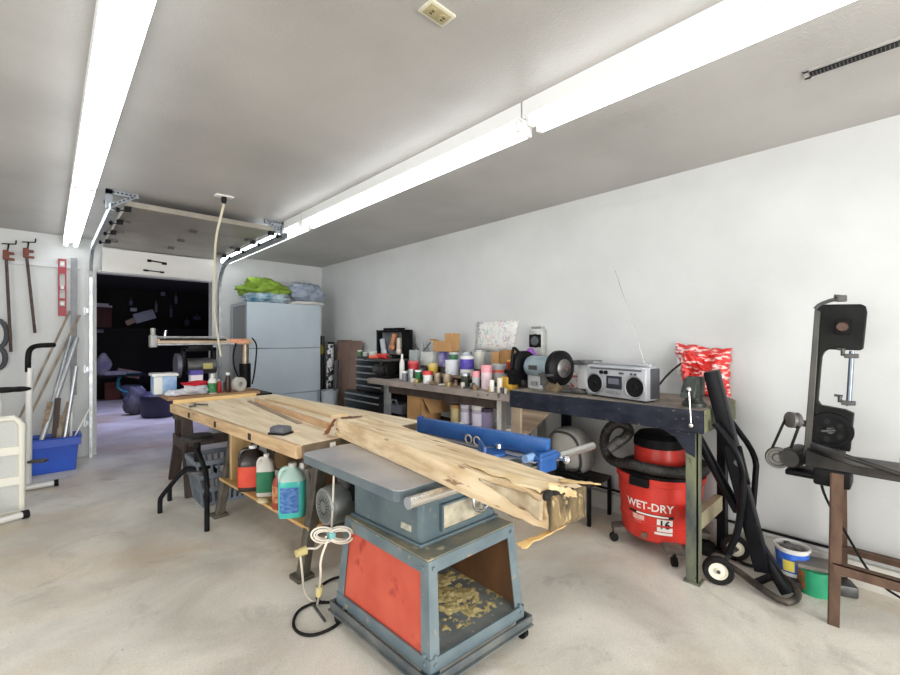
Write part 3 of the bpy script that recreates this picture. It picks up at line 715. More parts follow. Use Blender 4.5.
tag(build('dark_drum', MB().lathe([(0, 0), (0.24, 0), (0.27, 0.04), (0.28, 0.26), (0.29, 0.28), (0.28, 0.36), (0.2, 0.42), (0, 0.43)], c), M('dark blue drum', (36, 36, 58), (52, 50, 78), rough=0.5, scale=3), None, loc=c), 'dark blue drum on the dark bay floor, seen left of the saw table', 'drum')
c = FZ(137, 414, 0)
rag('pale_bundle', 'pale bluish bundle of cloth on the dark bay floor left of the saw table', 'cloth', c, (0.36, 0.3, 0.5), M('bluish cloth', (112, 112, 124), (70, 70, 82), rough=0.9, scale=5), 12.0, n=14)

# ------------------------------------------------------------------ steel cabinet and folded cloths
KX0, KX1, KY0, KY1, KZ = 1.80, 2.775, 5.60, 6.24, 1.78
kb = thing('steel_cabinet', 'tall blue-grey steel cabinet in the back corner', 'cabinet', ((KX0 + KX1) / 2, KY0, 0))
cabm = M('blue grey cabinet steel', (168, 181, 192), (178, 190, 200), rough=0.4, metal=0.1, scale=2, speck=(140, 138, 130), speck_scale=35, speck_lo=0.70)
k_ = MB()
for z0, z1 in ((0.02, 0.59), (0.595, 1.19), (1.195, KZ)): k_.bb(KX0 + 0.02, KX1, KY0, KY1, z0, z1, 0.004)
build('carcass', k_, cabm, kb, smooth=0)
build('door_frame', MB().bb(KX0, KX0 + 0.02, KY0, KY0 + 0.06, 0.02, KZ).bb(KX0, KX0 + 0.02, KY1 - 0.05, KY1, 0.02, KZ).bb(KX0, KX0 + 0.02, KY0 + 0.06, KY1 - 0.05, KZ - 0.04, KZ).bb(KX0, KX0 + 0.02, KY0 + 0.06, KY1 - 0.05, 0.02, 0.06), cabm, kb, smooth=0)
dr = build('door', MB().bb(KX0 + 0.004, KX0 + 0.018, KY0 + 0.065, KY1 - 0.055, 0.06, KZ - 0.045), M('door steel', (138, 142, 146), rough=0.35, metal=0.3), kb, smooth=0)
build('handle', MB().box((KX0 - 0.008, KY0 + 0.12, 1.0), (0.02, 0.02, 0.1), None, 0.004), chrome, dr)
build('base', MB().bb(KX0 + 0.03, KX1 - 0.02, KY0 + 0.03, KY1, 0, 0.02), black_metal, kb, smooth=0)
ky = 5.78
def kp(px, y=ky): return FY(px, 300, y).x
xg0, xg1 = kp(239), kp(287)
lime = M('lime green cloth', (98, 128, 32), (132, 160, 56), rough=0.8, scale=5)
rag('teal_blanket', 'teal and white folded cloth under the lime green one on the steel cabinet', 'blanket', V(((xg0 + xg1) / 2 + 0.02, ky, KZ)), (xg1 - xg0 - 0.05, 0.36, 0.17), M('teal cloth', (64, 116, 142), (186, 204, 214), rough=0.85, scale=7), 1.4, fold=0.28)
rag('lime_jacket', 'lime green jacket heaped on the steel cabinet, left pile', 'jacket', V(((xg0 + xg1) / 2, ky, KZ + 0.09)), (xg1 - xg0 - 0.06, 0.36, 0.24), lime, 8.1, fold=0.42)
xb0, xb1 = kp(288), kp(323)
rag('white_towel', 'folded white towel under the grey-blue blanket on the steel cabinet', 'towel', V(((xb0 + xb1) / 2, ky, KZ)), (xb1 - xb0, 0.3, 0.07), M('white towel', (214, 212, 206), rough=0.9), 4.0, fold=0.2)
rag('grey_blanket', 'grey-blue blanket folded on the steel cabinet, right pile', 'blanket', V(((xb0 + xb1) / 2, ky, KZ + 0.055)), (xb1 - xb0 - 0.03, 0.36, 0.28), M('grey blue cloth', (128, 138, 154), (150, 160, 176), rough=0.85, scale=5), 6.6, fold=0.3)

# ------------------------------------------------------------------ things stood in the right back corner
def corner(px, X): return FX(px, 400, X)
c = V((2.955, 5.90, 0))
tag(build('garden_tool_handle', MB().cyl((2.955, 5.90, 0), (2.985, 5.96, 1.36), 0.03, seg=12).bb(2.93, 2.98, 5.86, 5.93, 0.0, 0.3), M('yellow black pole', (40, 40, 34), (170, 150, 30), rough=0.5, scale=3, stretch=(0.3, 0.3, 1), lo=0.55, hi=0.6), None, loc=c), 'black and yellow pole standing between the steel cabinet and the wall', 'pole')
c = FX(329, 420, 2.92); c = V((2.92, c.y, 0))
tag(build('fabric_roll', MB().cyl(c, c + V((0.03, 0.02, 1.24)), 0.05, seg=16), M('black white print', (30, 30, 34), (206, 206, 210), rough=0.7, scale=16, lo=0.48, hi=0.52), None, loc=c), 'black and white patterned roll standing in the back corner', 'roll')
c = FX(335, 420, 2.90); c = V((2.90, c.y, 0))
tag(build('pipe_insulation', MB().cyl(c, c + V((0.02, 0, 1.02)), 0.035, seg=14), M('charcoal foam', (70, 72, 76), rough=0.9), None, loc=c), 'charcoal grey tube standing left of the brown boards', 'tube')
c = FX(327, 420, 2.80); c = V((2.80, c.y - 0.08, 0))
bn = thing('wastebin', 'small grey bin on the floor in the back corner', 'bin', c)
build('body', MB().lathe([(0, 0), (0.09, 0), (0.115, 0.62), (0.105, 0.62), (0.085, 0.02), (0, 0.02)], c), M('pale grey bin', (158, 164, 172), rough=0.45), bn)
yl, ym, yr = FX(334.5, 380, 3.02).y, FX(348, 380, 3.02).y, FX(359, 380, 3.02).y
for k, (ya, yb2, zt, lb) in enumerate(((yl, ym + 0.01, 1.30, 'brown hardboard sheet leaning on the wall, left of the two'), (ym - 0.01, yr, 1.29, 'brown hardboard sheet leaning on the wall beside the black tool chest'))):
    c = V((2.97 - k * 0.02, (ya + yb2) / 2, 0))
    mb = MB().grid(lambda u, v: (2.97 - k * 0.02 + 0.11 * v + 0.012 * math.sin(u * PI), ya + (yb2 - ya) * u, zt * v), 8, 6)
    tag(build('hardboard_sheet', mb, brown_board, None, loc=c, solid=0.012), lb, 'board', 'brown sheets by the wall')

c = FX(330, 420, 3.03); c = V((3.03, c.y, 0))
tag(build('black_tube', MB().cyl(c, c + V((0.02, 0, 1.27)), 0.05, seg=16), black_plastic, None, loc=c), 'black tube standing behind the patterned roll in the back corner', 'tube')

# ------------------------------------------------------------------ black tool chest
TX = 2.72
cy0, cy1 = FX(382, 400, TX).y, FX(344, 400, TX).y
tc = thing('tool_chest', 'black rolling tool chest with silver drawer trims at the far end of the wall bench', 'tool chest', (TX + 0.2, (cy0 + cy1) / 2, 0))
chest_black = M('chest black', (14, 15, 17), (23, 24, 26), rough=0.3, scale=5, spec=0.3)
build('lower_cabinet', MB().bb(TX + 0.01, 3.10, cy0, cy1, 0.08, 0.675, 0.006), chest_black, tc)
for z0, z1 in ((0.60, 0.66), (0.50, 0.585), (0.40, 0.485), (0.13, 0.385)):
    d = build('drawer', MB().bb(TX - 0.008, TX + 0.012, cy0 + 0.03, cy1 - 0.03, z0, z1, 0.003), chest_black, tc)
    build('drawer_pull', MB().bb(TX - 0.022, TX - 0.008, cy0 + 0.05, cy1 - 0.05, z1 - 0.022, z1 - 0.006, 0.003), galv, d)
for y in (cy0 + 0.08, cy1 - 0.08):
    for x in (TX + 0.08, 3.04):
        build('caster', MB().cyl((x - 0.015, y, 0.04), (x + 0.015, y, 0.04), 0.04, seg=14).box((x, y, 0.07), (0.04, 0.05, 0.03)), black_rubber, tc)
uy0, uy1 = cy0 + 0.02, FX(356, 370, TX + 0.05).y
build('upper_chest', MB().bb(TX + 0.06, 3.08, uy0, uy1, 0.675, 1.10, 0.006), chest_black, tc)
for k in range(5):
    z1 = 1.075 - k * 0.078
    d = build('drawer', MB().bb(TX + 0.042, TX + 0.062, uy0 + 0.02, uy1 - 0.02, z1 - 0.07, z1, 0.003), chest_black, tc)
    build('drawer_pull', MB().bb(TX + 0.026, TX + 0.042, uy0 + 0.03, uy1 - 0.03, z1 - 0.020, z1 - 0.004, 0.003), galv, d)
# small things on the chest
for k, (px, m, r, h, lb) in enumerate(((360, (60, 120, 70), 0.03, 0.07, 'small green jar on top of the black tool chest'), (366, (190, 190, 190), 0.04, 0.05, 'small pale tin on top of the black tool chest'), (373, (210, 206, 196), 0.05, 0.06, 'white tub on top of the black tool chest'))):
    c = FX(px, 356, TX + 0.16); c.z = 1.10
    jar('jar', lb, 'jar', c, r, h, M('chest jar %d' % k, m, rough=0.4), white_plastic)

# ------------------------------------------------------------------ long wall bench (left) and shop bench (right)
Z1 = 0.895
B1X, B1Y0, B1Y1 = 2.48, 2.0, 3.93
wbn = thing('long_bench', 'long cluttered grey wooden bench along the right wall', 'workbench', (2.8, 3.0, 0))
build('benchtop', MB().bb(B1X, 3.11, B1Y0, B1Y1, Z1 - 0.055, Z1, 0.005), M('grey bench board', (128, 118, 112), (160, 148, 140), rough=0.7, scale=3, stretch=(8, 1, 1), speck=(92, 82, 78), speck_scale=14, speck_lo=0.62), wbn, smooth=0)
legw = M('white painted leg', (190, 188, 182), (204, 202, 196), rough=0.6, scale=6)
for y in (2.16, 3.70):
    build('leg', MB().beam((B1X + 0.10, y, 0), (B1X + 0.10, y, Z1 - 0.055), 0.045, 0.06), legw if y < 3 else galv, wbn, smooth=0)
    build('leg', MB().beam((3.04, y, 0), (3.04, y, Z1 - 0.055), 0.07, 0.07), legw, wbn, smooth=0)
build('lower_shelf', MB().bb(B1X + 0.14, 3.02, 2.19, 3.66, 0.475, 0.50), dark_wood, wbn, smooth=0)
build('apron', MB().bb(B1X + 0.10, B1X + 0.13, 2.14, 3.82, Z1 - 0.14, Z1 - 0.055), dark_wood, wbn, smooth=0)
rz = 1.03
rs = thing('bench_riser', 'low dark shelf raised at the back of the cluttered bench', 'shelf', (2.98, 2.9, Z1))
build('board', MB().bb(2.86, 3.11, 2.15, 3.50, rz - 0.02, rz), dark_wood, rs, smooth=0)
for y in (2.18, 2.85, 3.47): build('support', MB().bb(2.92, 3.10, y - 0.02, y + 0.02, Z1, rz - 0.02), dark_wood, rs, smooth=0)

MZ = 0.972
mbd = thing('step_board', 'narrow plank on blocks carrying the middle row of tubs on the long bench', 'board', (2.79, 2.9, Z1))
build('board', MB().bb(2.71, 2.855, 2.25, 3.55, MZ - 0.018, MZ), rough_wood, mbd, smooth=0)
for y in (2.28, 2.9, 3.5): build('block', MB().bb(2.74, 2.84, y - 0.02, y + 0.02, Z1, MZ - 0.018), rough_wood, mbd, smooth=0)
def on1(px, X, z=Z1):
    p = FX(px, 380, X); return V((X, p.y, z))
def wpx(n, px, X):   # metres for n pixels at that place
    p = FX(px, 380, X); return n / FPX * (p.x * _s + p.y * _c)
def hz(py, px, X):
    return FX(px, py, X).z
clear_p = M('clear jar plastic', (206, 210, 214), rough=0.15, alpha=0.75)
pinkl = M('pink lid', (220, 146, 156), rough=0.45)
redl = M('red lid', (204, 52, 48), rough=0.45)
purp = M('purple label', (70, 56, 160), (92, 80, 184), rough=0.5, scale=20)
tin = M('old tin', (140, 124, 104), (176, 160, 134), rough=0.5, metal=0.3, scale=20)
items = [ # name, label, cat, px0, px1, top, X, base level, body, lid, lidfrac, band
    ('yogurt_tub', 'white tub with red lid at the front of the cluttered bench', 'tub', 423, 433, 371, 2.60, Z1, white_plastic, redl, 0.3, None),
    ('plastic_tub', 'plain white translucent tub left of the purple labelled pail', 'tub', 445, 460, 360, 2.79, MZ, M('translucent white', (218, 222, 228), rough=0.4), None, 0.1, None),
    ('paint_pail', 'white pail with purple label in the middle of the cluttered bench', 'pail', 460, 474, 356, 2.79, MZ, white_plastic, None, 0.1, (0.35, 0.85, purp)),
    ('paint_can', 'off-white can at the back of the bench below the pinned drawing', 'can', 474, 485, 350, 2.97, rz, M('off white can', (214, 212, 202), rough=0.4), galv, 0.08, None),
    ('jar', 'small jar with pink lid at the front of the cluttered bench', 'jar', 472, 480, 371, 2.62, Z1, clear_p, pinkl, 0.35, None),
    ('jar', 'taller jar with pink lid beside the small pink-lidded one', 'jar', 481, 492, 365, 2.64, Z1, M('pinkish jar', (222, 200, 206), rough=0.3), pinkl, 0.3, None),
    ('jar', 'wide clear jar with orange-red band near the right end of the cluttered bench', 'jar', 492, 506, 364, 2.78, MZ, clear_p, M('grey lid', (176, 182, 186), rough=0.5), 0.2, (0.45, 0.62, M('orange band', (222, 96, 70), rough=0.5))),
    ('red_can', 'red can with yellow stripe beside the bench grinder', 'can', 507, 514, 360, 2.93, rz, M('red tin', (196, 50, 38), rough=0.35), M('yellow stripe', (220, 180, 60), rough=0.4), 0.12, None),
    ('red_tub', 'squat red tub right of the black open case', 'tub', 408, 419, 361, 2.79, MZ, M('red tub', (196, 54, 62), rough=0.45), M('rose lid', (214, 90, 96), rough=0.5), 0.2, None),
    ('green_jar', 'green jar at the front left of the cluttered bench', 'jar', 415, 422, 370, 2.60, Z1, M('green glass', (40, 110, 62), rough=0.2), white_plastic, 0.15, None),
    ('grey_tin', 'grey tin left of the green jar', 'tin', 408, 414.5, 369, 2.58, Z1, galv, None, 0.1, None),
    ('rusty_tin', 'rusty brown tin right of the red-lidded tub', 'tin', 434, 441, 373, 2.60, Z1, tin, None, 0.1, None),
    ('rusty_tin', 'second rusty tin, in front of the white translucent tub', 'tin', 443, 451, 374, 2.60, Z1, tin, None, 0.1, None),
    ('glass_jar', 'dark glass jar in front of the purple labelled pail', 'jar', 461, 470, 373, 2.63, Z1, M('dark glass', (58, 62, 56), rough=0.15), galv, 0.2, None),
    ('spool', 'yellow spool behind the red-lidded tub', 'spool', 428, 438, 363, 2.79, MZ, M('yellow spool', (206, 178, 70), rough=0.5), M('straw cord', (206, 184, 120), rough=0.6), 0.4, None),
    ('plastic_cup', 'tiny white cup at the front edge of the cluttered bench', 'cup', 489.5, 494.5, 380, 2.55, Z1, white_plastic, None, 0.1, None),
    ('plastic_cup', 'small off-white cup at the right front edge of the cluttered bench', 'cup', 497, 502.5, 378, 2.55, Z1, M('off white cup', (218, 210, 196), rough=0.5), None, 0.1, None),
    ('green_pot', 'green pot on the raised shelf below the cardboard box', 'pot', 449, 458, 352, 2.93, rz, M('green plastic', (64, 128, 90), rough=0.4), white_plastic, 0.15, None),
    ('white_bottle', 'tall white bottle right of the black open case', 'bottle', 399.5, 404.5, 354, 2.66, Z1, white_plastic, None, 0.1, None),
    ('grey_jar', 'grey jar with pale lid in front of the black open case', 'jar', 402, 408, 371, 2.58, Z1, M('smoky jar', (126, 130, 140), rough=0.3), white_plastic, 0.2, None),
    ('blue_can', 'blue can behind the translucent tub on the raised shelf', 'can', 462, 472, 352, 2.98, rz, M('pale blue tin', (190, 198, 214), rough=0.4), galv, 0.1, None),
]
for (nm, lb, ct_, x0, x1, top, X, zb, body, lid, lf, band) in items:
    xm = (x0 + x1) / 2
    c = on1(xm, X, zb); r = wpx((x1 - x0) / 2, xm, X); h = max(0.035, hz(top, xm, X) - zb)
    jar(nm, lb, ct_, c, r, h, body, lid, lf, band, group='jars and tubs on the long bench', bottle=(nm == 'white_bottle'))
def bx(name, label, cat, x0, x1, top, X, zb, depth, mat, rot=0.0, group=None):
    xm = (x0 + x1) / 2; c = on1(xm, X, zb); w = wpx(x1 - x0, xm, X) * 1.25; h = hz(top, xm, X) - zb
    o = build(name, MB().box(c + V((depth / 2, 0, h / 2)), (depth, w, h), Matrix.Rotation(rot, 3, 'Z'), 0.003), mat, None, loc=c)
    return tag(o, label, cat, group)
bx('purple_carton', 'purple and white carton under the left of the cardboard box', 'carton', 438, 445, 351.5, 2.92, rz, 0.12, M('purple carton', (108, 98, 184), (206, 202, 230), rough=0.6, scale=9))
bx('white_carton', 'white box left of the purple carton on the cluttered bench', 'carton', 419, 434, 352, 2.92, rz, 0.12, M('white grey carton', (190, 194, 190), (212, 214, 210), rough=0.6, scale=5))
bx('small_carton', 'small plain cardboard carton below the pinned drawing', 'carton', 491, 499, 352, 2.93, rz, 0.10, cardboard)
bx('small_carton', 'darker cardboard carton right of the plain one below the pinned drawing', 'carton', 500, 509, 350, 2.93, rz, 0.10, M('darker card', (158, 116, 70), rough=0.8))
bx('yellow_box', 'flat yellow and black box beside the bench grinder', 'box', 501, 512, 377, 2.62, Z1, 0.08, M('yellow box', (212, 166, 60), rough=0.5))
bx('tool_box', 'grey-white power tool case behind the red tub', 'case', 408, 418, 350, 2.95, Z1, 0.10, M('pale grey case', (176, 184, 184), rough=0.5))
# cardboard box with open flaps resting on the cartons
zc = hz(352, 440, 2.86) + 0.004
ca, cb_ = on1(433, 2.86, zc), on1(452, 2.86, zc)
cbx = thing('cardboard_box', 'open cardboard box with raised flaps perched on the clutter of the long bench', 'box', (2.93, (ca.y + cb_.y) / 2, zc))
hh = hz(341, 447, 2.86) - zc
bw = MB(); ya, yb2 = cb_.y, ca.y; xA, xB = 2.86, 2.96; tt = 0.004
bw.bb(xA, xB, ya, yb2, zc, zc + tt).bb(xA, xA + tt, ya, yb2, zc, zc + hh).bb(xB - tt, xB, ya, yb2, zc, zc + hh).bb(xA, xB, ya, ya + tt, zc, zc + hh).bb(xA, xB, yb2 - tt, yb2, zc, zc + hh)
build('carton_body', bw, cardboard, cbx, smooth=0)
build('flap', MB().beam((xA + 0.05, ya, zc + hh), (xA + 0.05, ya - 0.01, zc + hh + 0.075), 0.1, 0.004, up=(0, 1, 0)), cardboard, cbx, smooth=0)
build('flap', MB().beam((xA + 0.05, yb2, zc + hh), (xA + 0.05, yb2 + 0.07, zc + hh + 0.02), 0.1, 0.004, up=(0, 0, 1)), cardboard, cbx, smooth=0)
build('flap', MB().bb(xA - 0.003, xA + 0.001, ya, ya + 0.10, zc + hh - 0.01, zc + hh + 0.078), cardboard, cbx, smooth=0)
cg_ = thing('caulking_gun', 'grey caulking gun standing on end behind the white box', 'caulking gun', on1(422, 3.02, Z1))
q = on1(422, 3.02, Z1)
build('barrel', MB().cyl(q, q + V((0, 0, 0.36)), 0.026, 0.026, seg=14).cyl(q + V((0, 0, 0.36)), q + V((0, -0.02, 0.42)), 0.022, 0.005, seg=12), M('grey tube', (166, 170, 174), rough=0.4), cg_)
build('rod', MB().cyl(q + V((0, -0.02, 0.28)), q + V((0, -0.15, 0.38)), 0.006), steel_dark, cg_)
build('trigger', MB().cyl(q + V((0, 0.02, 0.26)), q + V((0, 0.12, 0.36)), 0.006), steel_dark, cg_)
hwm = [M('loose steel', (150, 148, 142), rough=0.4, metal=0.5), M('loose brass', (170, 148, 96), rough=0.45, metal=0.4), M('loose brown', (128, 102, 78), rough=0.7), M('loose pale', (206, 202, 192), rough=0.6), M('loose dark', (64, 62, 60), rough=0.5)]
for k in range(34):
    px = 404 + random.random() * 104; X = random.choice((2.53, 2.57, 2.66, 2.69))
    c = on1(px, X); h = 0.018 + 0.035 * random.random(); w = 0.015 + 0.022 * random.random()
    mb = MB()
    if k % 3 == 0: mb.box(c + V((0, 0, h / 2)), (w, w * 2.2, h), Matrix.Rotation(k, 3, 'Z'), 0.003)
    elif k % 3 == 1: mb.lathe([(0, 0), (w * 0.7, 0), (w * 0.7, h), (w * 0.4, h * 1.1), (0, h * 1.1)], c, seg=12)
    else: mb.tube([c + V((0, -w * 1.6, 0.008)), c + V((0.01, 0, 0.012)), c + V((0, w * 1.6, 0.008))], 0.007, seg=8)
    tag(build('loose_hardware', mb, hwm[k % 5], None, loc=c), 'small loose metal or plastic part lying among the clutter on the long bench', 'hardware', 'loose hardware on the long bench')
# open black case standing at the far end
ca, cb_ = on1(377, 2.95, Z1), on1(408, 2.95, Z1)
oc = thing('open_case', 'open black drill case standing on edge against the wall', 'case', (3.0, (ca.y + cb_.y) / 2, 1.102))
ctop = hz(330, 392, 2.97)
y0_, y1_ = FX(406, 350, 2.97).y, FX(379, 350, 2.97).y
sh = MB(); zb_ = 1.102
sh.bb(3.02, 3.07, y0_, y1_, zb_, ctop)
for (p0, p1) in (((y0_, y0_ + 0.03), (zb_, ctop)), ((y1_ - 0.03, y1_), (zb_, ctop)), ((y0_, y1_), (ctop - 0.03, ctop)), ((y0_, y1_), (zb_, zb_ + 0.03))):
    sh.bb(2.93, 3.02, p0[0], p0[1], p1[0], p1[1])
build('shell', sh, black_plastic, oc, bevel=0.006)
build('foam_liner', MB().bb(3.0, 3.02, y0_ + 0.03, y1_ - 0.03, zb_ + 0.03, ctop - 0.03), M('grey liner', (92, 96, 100), (124, 128, 132), rough=0.8, scale=18), oc, smooth=0)
build('latch', MB().bb(2.95, 3.05, y0_ + 0.12, y0_ + 0.22, ctop, ctop + 0.025).bb(2.95, 3.05, y1_ - 0.22, y1_ - 0.12, ctop, ctop + 0.025), black_plastic, oc, bevel=0.004)
hand = M('tan tool handle', (186, 128, 92), rough=0.6)
for k, (py, z, m, lb) in enumerate(((392, 0.22, hand, 'tan handled tool clipped in the open black case'), (399, 0.17, M('cream part', (214, 200, 186), rough=0.6), 'cream coloured tool clipped in the open black case'), (384, 0.16, M('pale tool', (190, 196, 202), rough=0.5), 'pale grey tool clipped at the left of the open black case'))):
    c = on1(py, 2.955, Z1 + z + 0.10)
    tag(build('hand_tool', MB().beam(c, c + V((0, -0.06 + 0.05 * k, 0.16)), 0.05, 0.05, bevel=0.01).sphere(c, 0.05, scale=(0.6, 1, 0.8)), m, None, loc=c), lb, 'tool')
# circular saw / black machine and red tool at the bench's far end
c = on1(386, 2.66, Z1)
cs = thing('bench_machine', 'black squat power tool at the far end of the long bench', 'power tool', c)
build('base', MB().bb(c.x - 0.1, c.x + 0.12, c.y - 0.16, c.y + 0.2, Z1, Z1 + 0.03, 0.004), black_metal, cs)
build('motor', MB().cyl((c.x, c.y - 0.02, Z1 + 0.085), (c.x, c.y + 0.2, Z1 + 0.085), 0.05, seg=18), steel_dark, cs)
build('wheel', MB().lathe([(0, -0.02), (0.075, -0.02), (0.085, -0.01), (0.085, 0.01), (0.075, 0.02), (0, 0.02)], (c.x, c.y - 0.08, Z1 + 0.10), axis=(0.3, -1, 0)), black_rubber, cs)
build('top_tray', MB().bb(c.x - 0.12, c.x + 0.14, c.y - 0.2, c.y + 0.25, Z1 + 0.185, Z1 + 0.20).bb(c.x - 0.02, c.x + 0.02, c.y + 0.05, c.y + 0.1, Z1 + 0.03, Z1 + 0.19), steel_dark, cs, smooth=0)
c2 = V((c.x, c.y + 0.06, Z1 + 0.20))
rd = thing('red_drill', 'red power drill lying on the tray of the black power tool', 'drill', c2)
build('body', MB().cyl(c2 + V((-0.02, -0.12, 0.03)), c2 + V((0, 0.08, 0.03)), 0.028, seg=14), redl, rd)
build('handle', MB().beam(c2 + V((0, 0.06, 0.02)), c2 + V((-0.08, 0.15, 0.02)), 0.035, 0.03, bevel=0.006), M('orange red', (206, 84, 52), rough=0.5), rd)
build('chuck', MB().cyl(c2 + V((-0.02, -0.12, 0.03)), c2 + V((-0.026, -0.19, 0.03)), 0.018, 0.012, seg=12), steel_dark, rd)
# things under the long bench
c = FX(418, 405, 2.66)
q0, q1 = FX(407, 400, 2.64).y, FX(421, 400, 2.64).y
cz = 0.50
bt = thing('carton_under_bench', 'open cardboard carton on the shelf under the long bench', 'carton', (2.75, (q0 + q1) / 2, cz))
bw = MB(); ya, yb2 = q1, q0
bw.bb(2.64, 2.9, ya, yb2, cz, cz + 0.005).bb(2.64, 2.645, ya, yb2, cz, cz + 0.27).bb(2.895, 2.9, ya, yb2, cz, cz + 0.27).bb(2.64, 2.9, yb2 - 0.005, yb2, cz, cz + 0.27).bb(2.64, 2.9, ya, ya + 0.005, cz, cz + 0.27)
build('carton_body', bw, cardboard, bt, smooth=0)
build('flap', MB().beam((2.77, ya, cz + 0.27), (2.77, ya - 0.14, cz + 0.10), 0.25, 0.005, up=(0, 0, 1)), cardboard, bt, smooth=0)
c = on1(477, 2.62, 0.425)
q0, q1 = FX(449, 410, 2.60).y, FX(492, 410, 2.60).y
tr = build('white_tray', rect_tub(MB(), (2.76, (q0 + q1) / 2, 0.50), 0.24, q0 - q1 - 0.06, 0.28, q0 - q1, 0.05), white_plastic, None, loc=(2.76, (q0 + q1) / 2, 0.50))
tag(tr, 'shallow white tray of jars on the shelf under the long bench', 'tray')
lav = M('lavender jar', (196, 190, 206), rough=0.25, alpha=0.85)
for k, (px, X, r, h, bm_, lm, lb) in enumerate(((457, 2.74, 0.06, 0.2, M('tan lid jar', (196, 180, 130), rough=0.5), cardboard, 'tan jar leftmost in the white tray under the bench'), (466, 2.72, 0.05, 0.22, lav, M('violet label', (218, 212, 228), rough=0.5), 'lavender jar second from left in the white tray'), (478, 2.71, 0.055, 0.23, lav, white_plastic, 'lavender jar with white lid in the white tray'), (487, 2.74, 0.05, 0.21, M('violet jar', (158, 146, 180), rough=0.3), M('dark lid', (70, 60, 84), rough=0.5), 'violet jar with dark lid at the right of the white tray'), (472, 2.82, 0.05, 0.24, M('brown jar', (120, 100, 84), rough=0.4), M('brass lid', (170, 150, 104), rough=0.4, metal=0.4), 'brown jar with brass lid at the back of the white tray'))):
    c = on1(px, X, 0.508); jar('jar', lb, 'jar', c, r, h, bm_, lm, 0.15, (0.25, 0.7, M('violet label', (218, 212, 228), rough=0.5)) if k in (1, 2) else None, group='jars in the tray under the bench')
c = on1(394, 2.70, 0.50)
tag(build('grey_case', MB().box(c + V((0.1, 0, 0.06)), (0.2, 0.24, 0.10), None, 0.02).tube([c + V((0.0, -0.06, 0.11)), c + V((0.0, -0.04, 0.16)), c + V((0.0, 0.04, 0.16)), c + V((0.0, 0.06, 0.11))], 0.01), M('mid grey case', (110, 114, 124), rough=0.45), None, loc=c), 'grey plastic case under the far end of the long bench', 'case')

# drawing on the wall
d0, d1 = FX(477, 322, WX - 0.012), FX(519, 320, WX - 0.012); d2, d3 = FX(475, 350, WX - 0.003), FX(513, 352, WX - 0.003)
def poster_mat():
    m = bpy.data.materials.new('line drawing'); m.use_nodes = True
    nt = m.node_tree; N = nt.nodes; L = nt.links; b = N['Principled BSDF']; b.inputs['Roughness'].default_value = 0.8
    tc_ = N.new('ShaderNodeTexCoord'); prev = None
    for k, (sc, col, ofs) in enumerate(((7, (196, 80, 92), 0.0), (8, (70, 150, 130), 3.1), (7.5, (96, 120, 190), 7.7))):
        mp = N.new('ShaderNodeMapping'); mp.inputs['Location'].default_value = (ofs, ofs, ofs); L.new(tc_.outputs['Object'], mp.inputs[0])
        n = N.new('ShaderNodeTexNoise'); n.inputs['Scale'].default_value = sc; n.inputs['Detail'].default_value = 3; L.new(mp.outputs[0], n.inputs['Vector'])
        r = N.new('ShaderNodeValToRGB'); e = r.color_ramp.elements
        e[0].position = 0.488; e[0].color = (0, 0, 0, 1); e[1].position = 0.512; e[1].color = (0, 0, 0, 1)
        q = e.new(0.5); q.color = (0.7, 0.7, 0.7, 1)
        L.new(n.outputs['Fac'], r.inputs[0])
        x = N.new('ShaderNodeMix'); x.data_type = 'RGBA'; L.new(r.outputs[0], x.inputs[0])
        if prev is None: x.inputs[6].default_value = rgb((226, 226, 222))
        else: L.new(prev, x.inputs[6])
        x.inputs[7].default_value = rgb(col); prev = x.outputs[2]
    L.new(prev, b.inputs['Base Color'])
    return m
ps = MB().grid(lambda u, v: (d2.lerp(d3, u)).lerp(d0.lerp(d1, u), v) - V((0.012 * math.sin(u * PI), 0, 0)), 8, 4)
tag(build('pinned_drawing', ps, poster_mat(), None, loc=(d2 + d3) / 2, solid=0.002), 'white sheet with coloured line drawing pinned on the right wall', 'drawing')
# wall device above the grinder
wd = FX(538, 342, WX - 0.03)
wv = thing('wall_device', 'grey wall-mounted device with dark dial above the bench grinder', 'device', V((WX, wd.y, wd.z)))
sy = wpx(9, 538, WX) * 1.2; szz = wpx(13, 538, WX)
grey_m = M('grey metal case', (176, 178, 174), (196, 198, 194), rough=0.4, metal=0.3, scale=12)
build('case', MB().bb(WX - 0.07, WX, wd.y - sy * 0.75, wd.y + sy * 0.75, wd.z - szz, wd.z + szz, 0.012), grey_m, wv)
build('dial', MB().lathe([(0, 0.012), (0.05, 0.012), (0.06, 0.0)], (WX - 0.07, wd.y, wd.z + 0.01), axis=(-1, 0, 0)).bb(WX - 0.08, WX - 0.069, wd.y - 0.06, wd.y + 0.06, wd.z - 0.045, wd.z + 0.065, 0.004), black_plastic, wv)
build('face', MB().lathe([(0, 0.018), (0.035, 0.018), (0.04, 0.012)], (WX - 0.07, wd.y, wd.z + 0.01), axis=(-1, 0, 0)), M('dark grey face', (84, 88, 92), rough=0.2), wv)
build('bracket', MB().bb(WX - 0.06, WX, wd.y - 0.07, wd.y + 0.07, wd.z - szz - 0.03, wd.z - szz).bb(WX - 0.06, WX, wd.y - 0.05, wd.y + 0.05, wd.z + szz, wd.z + szz + 0.02), chrome, wv, smooth=0)
pj = FX(533, 354, WX - 0.05)
